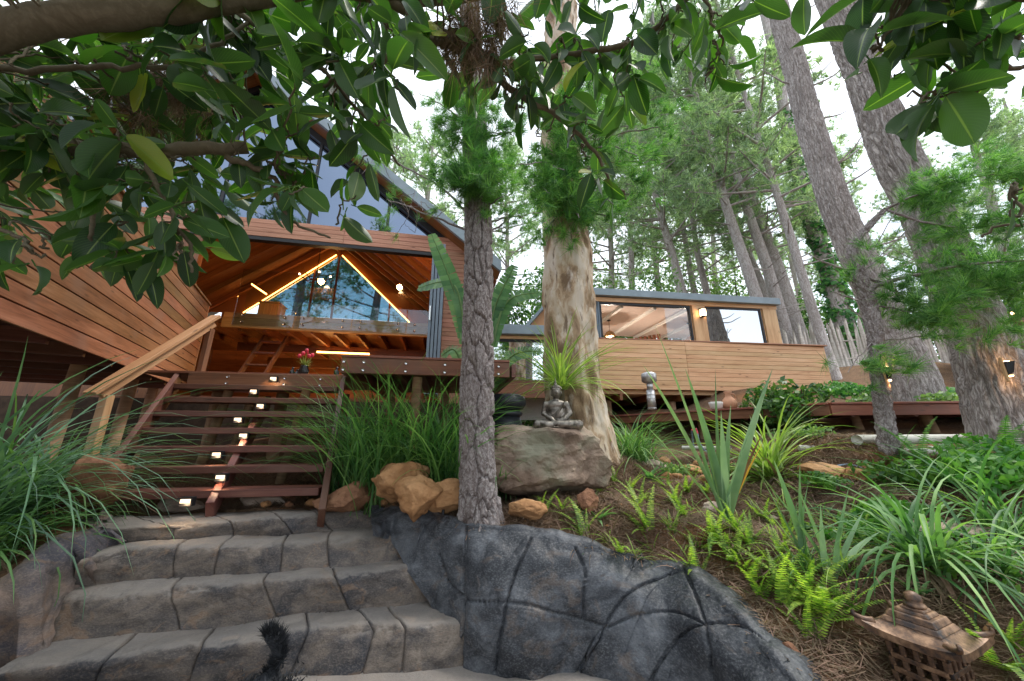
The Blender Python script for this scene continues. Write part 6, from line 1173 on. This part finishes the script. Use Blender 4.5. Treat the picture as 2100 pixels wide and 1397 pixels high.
# ---- tap stake with hose
p = on_ground(1425, 935); t = thing('garden_tap', 'garden tap stake with a looping grey hose below the walkway', 'tap', p); MB().tube([p, p + UPV * .38], .014, 8).build('stake', M['grey_metal'], t); MB().tube([p + UPV * .38, p + np.array([.06, -.03, .40]), p + np.array([.07, -.03, .33])], .014, 8).build('spout', M['petal'], t); MB().tube(list(spline([p + np.array(q) for q in ((.07, -.03, .33), (.08, -.04, .2), (.14, -.05, .08), (.28, 0, .02), (.45, .1, .02))], 24)), .011, 7).build('hose', M['blue_hose'], t)
prop(MB().tube(list(spline([on_ground(x, y) + UPV * .01 for x, y in ((1690, 965), (1740, 955), (1790, 968), (1850, 962), (1920, 958))], 30)), .011, 7).build('irrigation_hose', M['blue_hose'], None), 'thin grey hose lying across the soil by the slim pine', 'hose')
# ---- pagoda lantern
m, nt, b = base('bronze_clay', .5, .25, .5); v = coords(nt, rnd=0); f = noise(nt, v, 16, 7, .65); nt.links.new(ramp(nt, f, [(.36, (.020, .017, .018)), (.5, (.12, .065, .036)), (.66, (.30, .18, .105))]), b.inputs['Base Color']); bump(nt, b, f, .5, .006)
LD = 1.62; LT_ = atd(1868, 1212, LD); LR = math.radians(24); ca, sa = math.cos(LR), math.sin(LR)
lan = thing('pagoda_lantern', 'weathered bronze-brown pagoda lantern with upturned roof corners in the foreground', 'lantern', LT_ - UPV * .6)
def LQ(x, y, z): x *= .74; y *= .74; z *= .66 if z > -.26 else .66 + (-.26 - z) * .6; return LT_ + np.array([x * ca - y * sa, x * sa + y * ca, z])
# eave: curved square skirt with upturned corners
def skirt(r0, z0, r1, z1, lift, n=10, k=7, sag=.35):
    V = []; F = []
    for i in range(k + 1):
        t = i / k
        for s in range(4):
            for j in range(n):
                u = -1 + 2 * j / n; r = r0 + (r1 - r0) * t; cr_ = abs(u) ** 3; z = z0 + (z1 - z0) * (t ** .7) + lift * cr_ * t ** 2; ex = 1 + .10 * cr_ * t; x, y = [(u, -1), (1, u), (-u, 1), (-1, -u)][s]; V.append(LQ(x * r * ex, y * r * ex, z))
    m4 = 4 * n
    for i in range(k):
        for j in range(m4): F.append((i * m4 + j, i * m4 + (j + 1) % m4, (i + 1) * m4 + (j + 1) % m4, (i + 1) * m4 + j))
    return V, F
V, F = skirt(.125, -.19, .205, -.245, .045); m_ = MB().add(V, [f[::-1] for f in F]); V2 = [v - UPV * .028 for v in V]; m_.add(V2, F); n4 = 40; b0 = 7 * 40
m_.add([V[b0 + j] for j in range(40)] + [V2[b0 + j] for j in range(40)], [(j, 40 + j, 40 + (j + 1) % 40, (j + 1) % 40)[::-1] for j in range(40)]); m_.build('eave', M['bronze_clay'], lan)
for k, (r, z0, z1) in enumerate(((.135, -.195, -.165), (.112, -.165, -.128), (.078, -.128, -.108), (.056, -.108, -.092))):
    a = r; c_ = r * .86; V = [LQ(x * a, y * a, z0) for x, y in ((-1, -1), (1, -1), (1, 1), (-1, 1))] + [LQ(x * c_, y * c_, z1) for x, y in ((-1, -1), (1, -1), (1, 1), (-1, 1))]; MB().add(V, [(3, 2, 1, 0), (4, 5, 6, 7), (0, 1, 5, 4), (1, 2, 6, 5), (2, 3, 7, 6), (3, 0, 4, 7)]).build('roof_tier', M['bronze_clay'], lan, .004)
MB().lathe([(.028, -.064), (.038, -.060), (.040, -.053), (.033, -.046), (.029, -.043), (.032, -.032), (.028, -.014), (.014, -.002), (.001, 0)], LT_, 18).build('finial', M['bronze_clay'], lan)
for x, y in ((-1, -1), (1, -1), (1, 1), (-1, 1)):
    P = [LQ(x * r, y * r, z) for r, z in ((.155, -.215), (.185, -.215), (.215, -.198), (.226, -.178), (.218, -.162))]; MB().tube(list(spline(P, 14)), list(np.linspace(.017, .006, 14)), 8).build('corner_scroll', M['bronze_clay'], lan)
# body: pierced walls as a lattice of bars
HB = .135; ZT, ZB0 = -.262, -.70
for s in range(4):
    def B_(u0, u1, z0, z1, name):
        f = lambda u, d, z: LQ(*[(u, -HB + d), (HB - d, u), (-u, HB - d), (-HB + d, -u)][s], z); MB().box((u0, 0.0, z0), (u1, .016, z1), f).build(name, M['bronze_clay'], lan, .003)
    us = np.linspace(-HB + .02, HB - .02, 4); hw = .02
    B_(-HB, HB, ZT - .045, ZT, 'wall_band'); B_(-HB, HB, ZB0, ZB0 + .12, 'wall_band')
    zr = np.linspace(ZT - .045, ZB0 + .12, 6)
    for z in zr[1:-1]: B_(-HB + .0165, HB - .0165, z - .011, z + .011, 'lattice_bar')
    for u in np.linspace(-HB + .017, HB - .017, 5): 
        for za, zb in zip(zr[:-1], zr[1:]):
            lo_, hi_ = za - (.0112 if za != zr[0] else .0002), zb + (.0112 if zb != zr[-1] else .0002); B_(u - .013, u + .013, hi_, lo_, 'lattice_post')
MB().box((-HB - .03, -HB - .03, ZB0 - .05), (HB + .03, HB + .03, ZB0 - .001), LQ).build('base', M['bronze_clay'], lan, .008)
# ---- small dog: only its raised tail shows at the foot of the picture
dg = thing('dog', 'small shaggy black dog with its tail raised at the bottom edge on the steps', 'dog', (-.93, 1.35, ZP))
def skin(name, verts, edges, rad, mat, parent, root=0, sub=2):
    me = bpy.data.meshes.new(name); V = np.array(verts, float); og = LOC[parent.name]; me.from_pydata((V - og).tolist(), edges, []); me.update(); o_ = link(name, me, mat, parent, og); o_.modifiers.new('skin', 'SKIN'); 
    me = o_.data
    if not me.skin_vertices: 
        bpy.context.view_layer.objects.active = o_; bpy.ops.mesh.customdata_skin_add()
    for i, r in enumerate(rad): me.skin_vertices[0].data[i].radius = (r, r)
    me.skin_vertices[0].data[root].use_root = True; s_ = o_.modifiers.new('sub', 'SUBSURF'); s_.levels = sub; s_.render_levels = sub
    for sm in o_.modifiers:
        if sm.type == 'SKIN': sm.use_smooth_shade = True
    return o_
TB = atd(560, 1405, 1.36); TT = atd(565, 1288, 1.36); zb = TB[2]
ox, oy = TB[0], TB[1]; zl = ZP
VD = [(ox, oy - .06, zb - .03), (ox, oy - .25, zb - .05), (ox, oy - .42, zb - .04), (ox + .01, oy - .54, zb + .05), (ox + .02, oy - .64, zb + .09), (ox + .02, oy - .74, zb + .06)]
ED = [(0, 1), (1, 2), (2, 3), (3, 4), (4, 5)]; RD = [.10, .105, .12, .075, .075, .035]
for sx in (-.065, .065):
    b_ = len(VD); VD += [(ox + sx, oy - .05, zb - .14), (ox + sx, oy - .08, zb - .24), (ox + sx, oy - .01, zl + .13), (ox + sx, oy - .03, zl + .025), (ox + sx, oy - .08, zl + .02)]; RD += [.055, .04, .024, .02, .018]; ED += [(0, b_), (b_, b_ + 1), (b_ + 1, b_ + 2), (b_ + 2, b_ + 3), (b_ + 3, b_ + 4)]
    b_ = len(VD); VD += [(ox + sx, oy - .44, zb - .15), (ox + sx, oy - .42, zb - .27), (ox + sx, oy - .44, zl + .13), (ox + sx, oy - .44, zl + .025), (ox + sx, oy - .49, zl + .02)]; RD += [.05, .035, .024, .02, .018]; ED += [(2, b_), (b_, b_ + 1), (b_ + 1, b_ + 2), (b_ + 2, b_ + 3), (b_ + 3, b_ + 4)]
for sx in (-.05, .05): b_ = len(VD); VD += [(ox + .02 + sx, oy - .60, zb + .15), (ox + .02 + sx * 1.4, oy - .60, zb + .20)]; RD += [.03, .012]; ED += [(4, b_), (b_, b_ + 1)]
b_ = len(VD); tail = [atd(x, y, 1.36) for x, y in ((556, 1380), (574, 1350), (570, 1315), (548, 1296))]; VD += [tuple(p) for p in tail]; RD += [.02, .018, .03, .022]; ED += [(0, b_), (b_, b_ + 1), (b_ + 1, b_ + 2), (b_ + 2, b_ + 3)]
skin('body', VD, ED, RD, M['fur'], dg)
rg = np.random.default_rng(3); n = 4000; P = spline([np.array(VD[0])] + tail, 60); k = rg.integers(0, 60, n); rr = np.interp(k, [0, 12, 25, 45, 60], [.045, .03, .014, .030, .012]); u = rg.normal(size=(n, 3)); u /= np.linalg.norm(u, axis=1, keepdims=True); ax = (TT - TB) / np.linalg.norm(TT - TB); d = u * .55 + ax * .9 + rg.normal(size=(n, 3)) * .25; d /= np.linalg.norm(d, axis=1, keepdims=True); s = np.cross(d, rg.normal(size=(n, 3))) * .0016; c_ = P[k] + u * rr[:, None] * .6; l = rg.uniform(.02, .05, (n, 1))
mesh_np('tail_hair', np.stack([c_ - s, c_ + s, c_ + d * l], 1).reshape(-1, 3), np.arange(n * 3).reshape(-1, 3), M['fur'], dg)
k = rg.integers(0, 2, n); c_ = np.array([ox, oy - .08, zb - .0]) + rg.normal(size=(n, 3)) * np.array([.06, .05, .02]); d = rg.normal(size=(n, 3)) * .5 + np.array([0, .3, .7]); d /= np.linalg.norm(d, axis=1, keepdims=True); s = np.cross(d, rg.normal(size=(n, 3))) * .003; mesh_np('rump_hair', np.stack([c_ - s, c_ + s, c_ + d * l * .55], 1).reshape(-1, 3), np.arange(n * 3).reshape(-1, 3), M['fur'], dg)

# ================================================================== rubber fig overhead: limbs, twigs, big leaves
m, nt, b = base('fig_leaf', .42, 0, .45); tcd = nt.nodes.new('ShaderNodeTexCoord'); sx = nt.nodes.new('ShaderNodeSeparateXYZ'); nt.links.new(tcd.outputs['UV'], sx.inputs[0])
oi = nt.nodes.new('ShaderNodeObjectInfo'); gi = nt.nodes.new('ShaderNodeNewGeometry'); ad = node(nt, 'ShaderNodeMath', operation='ADD'); nt.links.new(oi.outputs['Random'], ad.inputs[0]); nt.links.new(gi.outputs['Random Per Island'], ad.inputs[1]); fr = node(nt, 'ShaderNodeMath', operation='FRACT'); nt.links.new(ad.outputs[0], fr.inputs[0])
blade = ramp(nt, fr.outputs[0], [(.0, (.010, .032, .010)), (.45, (.016, .050, .012)), (.8, (.034, .092, .017)), (.975, (.06, .135, .02)), (.992, (.30, .33, .03))]); under = mixcol(nt, .5, blade, (.06, .11, .05)); blade = mixcol(nt, gi.outputs['Backfacing'], blade, under)
ab = node(nt, 'ShaderNodeMath', operation='ABSOLUTE'); nt.links.new(sx.outputs['X'], ab.inputs[0]); k = ramp(nt, ab.outputs[0], [(.03, 1.0), (.065, 0.0)]); wv = node(nt, 'ShaderNodeTexWave', Scale=5.0, Distortion=.4); 
cmb = nt.nodes.new('ShaderNodeCombineXYZ'); ml = node(nt, 'ShaderNodeMath', operation='MULTIPLY_ADD'); nt.links.new(ab.outputs[0], ml.inputs[0]); ml.inputs[1].default_value = -.35; nt.links.new(sx.outputs['Y'], ml.inputs[2]); nt.links.new(ml.outputs[0], cmb.inputs['X']); nt.links.new(cmb.outputs[0], wv.inputs['Vector'])
kv = ramp(nt, wv.outputs['Fac'], [(.88, 0.0), (1.0, .35)]); col = mixcol(nt, kv, blade, (.09, .17, .05)); col = mixcol(nt, k, col, (.17, .24, .07)); nt.links.new(col, b.inputs['Base Color'])
tr = nt.nodes.new('ShaderNodeBsdfTranslucent'); nt.links.new(mixcol(nt, 1.0, col, (2.0, 2.8, .7), 'MULTIPLY'), tr.inputs['Color']); ms = nt.nodes.new('ShaderNodeMixShader'); ms.inputs[0].default_value = .3; nt.links.new(b.outputs[0], ms.inputs[1]); nt.links.new(tr.outputs[0], ms.inputs[2]); nt.links.new(ms.outputs[0], nt.nodes['Material Output'].inputs['Surface'])
def leaf_np(wid, cup, bend, seed):
    """unit-length leaf along +y, folded at the midrib, tip drawn out; verts, faces, uv"""
    rows = 9; cols = 4; V = []; U = []
    for i in range(rows + 1):
        t = i / rows; w_ = wid * (math.sin(math.pi * min(1, t * .97 + .015)) ** .62) * (1 - .18 * t) if t < 1 else .002
        for j in range(-cols, cols + 1):
            u = j / cols; V.append((u * w_ / 2, t, abs(u) ** 1.3 * w_ * cup - bend * t * t + .010 * math.sin(t * 14 + seed) * u * u)); U.append((u, t))
    k = 2 * cols + 1; F = [(i * k + j, i * k + j + 1, (i + 1) * k + j + 1, (i + 1) * k + j) for i in range(rows) for j in range(2 * cols)]
    return np.array(V), np.array(F), np.array(U)
LV = [leaf_np(.52, .20, .10, 1), leaf_np(.46, .28, .22, 2), leaf_np(.56, .12, .05, 3), leaf_np(.42, .35, .35, 4), leaf_np(.50, .16, -.08, 5), leaf_np(.60, .22, .15, 6)]; leaf_me = []
for V, F, U in LV: o_ = mesh_np('leaf', V, F, M['fig_leaf'], None, U, True, origin=(0, 0, 0)); leaf_me.append(o_.data); bpy.data.objects.remove(o_)
FT = np.array([-2.9, .9, gz(-2.9, .9) - .05]); fig_t = thing('rubber_fig_tree', 'rubber fig with large glossy dark leaves spreading across the top foreground', 'tree', FT)
A = atd
j0 = A(-330, 250, 1.25)
MB().tube(list(spline([FT, FT + np.array([.15, 0, .8]), j0 + np.array([-.1, 0, -.5]), j0], 20)), list(np.linspace(.16, .10, 20)), 14).build('trunk', M['ficus_bark'], fig_t)
BR = {'A': ([j0, A(-120, 115, 1.0), A(20, 52, .98), A(170, 22, 1.02), A(360, -18, 1.1), A(650, -60, 1.3), A(900, -40, 1.45), A(1250, -90, 1.5), A(1600, -90, 1.35), A(1900, -90, 1.1), A(2180, -40, 1.0)], .048, .020), 'B': ([j0, A(-120, 275, 1.2), A(0, 300, 1.15), A(150, 318, 1.15), A(300, 326, 1.2), A(480, 314, 1.25)], .034, .021), 'C': ([A(-100, 140, 1.1), A(60, 128, 1.1), A(200, 115, 1.15), A(330, 103, 1.2), A(420, 50, 1.25), A(480, 10, 1.3)], .010, .006),
      'D': ([A(420, -20, 1.3), A(560, 70, 1.35), A(650, 130, 1.4), A(760, 250, 1.5), A(830, 330, 1.6)], .012, .005), 'E': ([A(760, -30, 1.4), A(880, 60, 1.45), A(960, 120, 1.5), A(1040, 195, 1.5), A(1110, 260, 1.5), A(1190, 310, 1.55), A(1240, 380, 1.55), A(1275, 428, 1.6)], .02, .004), 'D2': ([A(1000, 130, 1.5), A(880, 85, 1.4), A(780, 135, 1.35), A(700, 165, 1.35)], .014, .006),
      'F': ([A(1000, 140, 1.5), A(1120, 115, 1.5), A(1290, 85, 1.45), A(1370, 30, 1.4), A(1420, -40, 1.4)], .012, .010), 'G': ([A(2250, 60, 1.0), A(2120, 125, 1.0), A(2030, 165, 1.0), A(1960, 220, 1.0), A(1885, 238, 1.05)], .008, .003), 'H': ([A(470, 315, 1.25), A(560, 340, 1.3), A(600, 380, 1.35), A(650, 440, 1.4), A(720, 470, 1.45)], .012, .004), 'I': ([A(140, 318, 1.15), A(180, 400, 1.2), A(210, 470, 1.2), A(235, 540, 1.25)], .010, .004), 'J': ([A(300, 326, 1.2), A(340, 420, 1.2), A(370, 500, 1.2), A(380, 560, 1.2)], .010, .004),
      'K': ([A(-80, 430, 1.2), A(0, 475, 1.15), A(60, 500, 1.1), A(100, 520, 1.1)], .008, .004), 'L': ([A(1400, -50, 1.35), A(1460, 40, 1.35), A(1470, 100, 1.35), A(1440, 160, 1.4)], .006, .003), 'N': ([A(2250, 380, .95), A(2150, 430, .95), A(2080, 450, .95)], .006, .003), 'O': ([A(1950, -60, 1.05), A(1850, 30, 1.0), A(1800, 100, 1.0)], .007, .003)}
BP = []
for nm, (p, r0, r1) in BR.items(): limb(fig_t, p, r0, r1, 'ficus_bark', 'limb' if nm in 'AB' else 'branch', 12 if nm in 'AB' else 8); BP += list(spline(p, 40))
BP = np.array(BP)
POLY_L = [(-60, 30), (-60, 560), (60, 590), (120, 520), (240, 590), (380, 590), (440, 530), (540, 430), (640, 440), (720, 430), (790, 330), (820, 210), (850, 110), (850, -20), (400, -20)]; POLY_M = [(820, 40), (860, 170), (930, 240), (1000, 260), (1100, 260), (1170, 340), (1240, 400), (1300, 260), (1350, 150), (1480, 170), (1530, 110), (1480, 20), (1400, -30), (850, -30)]; POLY_R = [(1730, -40), (1800, 120), (1860, 180), (1920, 240), (1990, 130), (2110, 170), (2130, -40)]
def pick(poly, n, mind, rg):
    P = np.array(poly, float); out = []; t = 0
    while len(out) < n and t < 4000:
        t += 1; q = rg.uniform(P.min(0), P.max(0))
        if inside(np.array([q[0]]), np.array([q[1]]), P)[0] and all((q[0] - o[0]) ** 2 + (q[1] - o[1]) ** 2 > mind ** 2 for o in out): out.append(q)
    return out
rg = np.random.default_rng(21); LEAVES = []
def cluster(tip, nl, size, outd):
    """twig end: leaves spiral round it, hanging outward"""
    o = tip; ax = outd / np.linalg.norm(outd)
    for k in range(nl):
        a = k * 2.4 + rg.uniform(0, 1); e1 = np.cross(ax, [0, .3, 1]); e1 /= np.linalg.norm(e1); e2 = np.cross(ax, e1); d = ax * rg.uniform(.1, .9) + (e1 * math.cos(a) + e2 * math.sin(a)) * rg.uniform(.5, 1.0) + np.array([0, 0, -.45]); d /= np.linalg.norm(d); b0 = o - ax * .03 * k + d * .025
        nrm = np.array([0, -.45, .75]) + rg.normal(size=3) * .8; nrm -= d * np.dot(nrm, d); nrm /= np.linalg.norm(nrm); LEAVES.append((b0, d, nrm, size * rg.uniform(.5, 1.2), o - ax * .03 * k))
def twig_to(tip):
    d2 = ((BP - tip) ** 2).sum(1); o = BP[np.argmin(d2 + rg.uniform(0, .004, len(d2)))]; mid_ = (o + tip) / 2 + np.array([0, 0, .03]) + rg.normal(size=3) * .015; limb(fig_t, [o, mid_, tip], .0042, .0026, 'ficus_bark', 'twig', 5); v = tip - mid_; return v / (np.linalg.norm(v) + 1e-9)
for poly, n, mind, dr, sz in ((POLY_L, 105, 38, (1.05, 1.75), .16), (POLY_M, 46, 44, (1.3, 1.75), .14), (POLY_R, 17, 48, (.85, 1.15), .16)):
    for q in pick(poly, n, mind, rg): tip = A(q[0], q[1] - 25, rg.uniform(*dr)); cluster(tip, int(rg.integers(4, 8)), sz, twig_to(tip))
for x, y, d, n in ((2075, 430, .95, 2), (2090, 470, .95, 1), (1255, 425, 1.6, 3), (1460, 170, 1.38, 3), (1925, 255, 1.02, 3), (1885, 240, 1.05, 2), (1550, 5, 1.2, 2), (20, 500, 1.0, 3), (60, 560, 1.0, 2), (1650, -10, 1.2, 2), (560, 440, 1.4, 4), (720, 440, 1.45, 4), (300, 560, 1.2, 4)):
    tip = A(x, y - 20, d); cluster(tip, n, .13, twig_to(tip))
# second, deeper layer far behind the first on the left
for q in pick([(-60, 0), (-60, 420), (300, 420), (560, 330), (780, 250), (840, -20)], 60, 48, rg): tip = A(q[0], q[1] - 20, rg.uniform(1.8, 2.4)); cluster(tip, 6, .14, twig_to(tip))
# unseen leaves added overhead and behind the camera to darken the scene
for k in range(140):
    tip = np.array([rg.uniform(-3.2, 1.2), rg.uniform(-1.2, .55), rg.uniform(1.25, 2.4)]); cluster(tip, 6, .15, twig_to(tip))
def lsize(L):
    q = L[0] + L[1] * L[3] * .5; u_, v_ = proj(q)
    if q[1] * CT + q[2] * ST < .3 or not (-60 < u_ < 2160 and -60 < v_ < 1400): return 0
    return L[3] / max(.3, q[1] * CT + q[2] * ST)
vis = [L for L in LEAVES]; vis.sort(key=lambda L: -lsize(L)); m_pet = MB(); rest_V = []; rest_F = []; rest_U = []; nb = 0
for i, (p, d, nr, s, o) in enumerate(vis):
    xax = np.cross(d, nr); Rm = np.stack([xax, d, nr], 1); m_pet.tube([o, p], .0022, 4, cap=False)
    if i < 298:
        ob = bpy.data.objects.new('leaf', leaf_me[i % 6]); COL.objects.link(ob); ob.parent = fig_t; ob.location = Vector(p - LOC[fig_t.name]); ob.rotation_mode = 'QUATERNION'; ob.rotation_quaternion = Matrix(Rm.tolist()).to_quaternion(); ob.scale = (s, s, s)
    else:
        V, F, U = LV[i % 6]; rest_V.append((V * s) @ Rm.T + p); rest_F.append(F + nb); rest_U.append(U); nb += len(V)
m_pet.build('leaf_stalks', M['shrub_leaf'], fig_t)
if rest_V: o_ = mesh_np('leaves', np.concatenate(rest_V), np.concatenate(rest_F), M['fig_leaf'], fig_t, np.concatenate(rest_U), True); o_['kind'] = 'stuff'
# dead pine straw caught in the fig, two tangles
for x, y, d, n, sp_, lb in ((330, 190, 1.5, 60, (.16, .08, .22), 'dark tangle of dead pine straw hanging in the fig above the balcony'), (985, 60, 1.4, 45, (.10, .06, .14), 'dark tangle of dead pine straw caught at the top centre of the fig')):
    rg2 = np.random.default_rng(x); C = A(x, y, d) + rg2.normal(size=(n, 3)) * np.array(sp_) * .6; V, F = needles(C, np.repeat(np.array([[0, 0, -1.0]]), n, 0), 40, .17, .003, .5, rg2); prop(mesh_np('pine_straw_tangle', V, F, M['dry_needle']), lb, 'pine straw')

# the wood goes on behind the camera (seen only as reflections in the gable glass)
for i, (x, y) in enumerate(((-9, -9), (-3.5, -13), (3, -11), (8, -14), (-14, -12), (12, -8))):
    t = thing('pine_tree', 'pine behind the viewer, mirrored in the gable glass, %s from the left' % ordinal(1 + sorted((-9, -3.5, 3, 8, -14, 12)).index(x)), 'tree', (x, y, gz(x, y) - .2), 'pines behind the viewer')
    MB().tube([np.array([x, y, gz(x, y) - .2 + 18 * s]) for s in np.linspace(0, 1, 6)], list(np.linspace(.26, .06, 6)), 10).build('trunk', M['far_bark_thin'], t)
    for nm, me in zip(('crown', 'branches'), crown_me[i % 4]): o_ = bpy.data.objects.new(nm, me); COL.objects.link(o_); o_.parent = t; o_.rotation_euler = (0, 0, i); o_['kind'] = 'stuff'
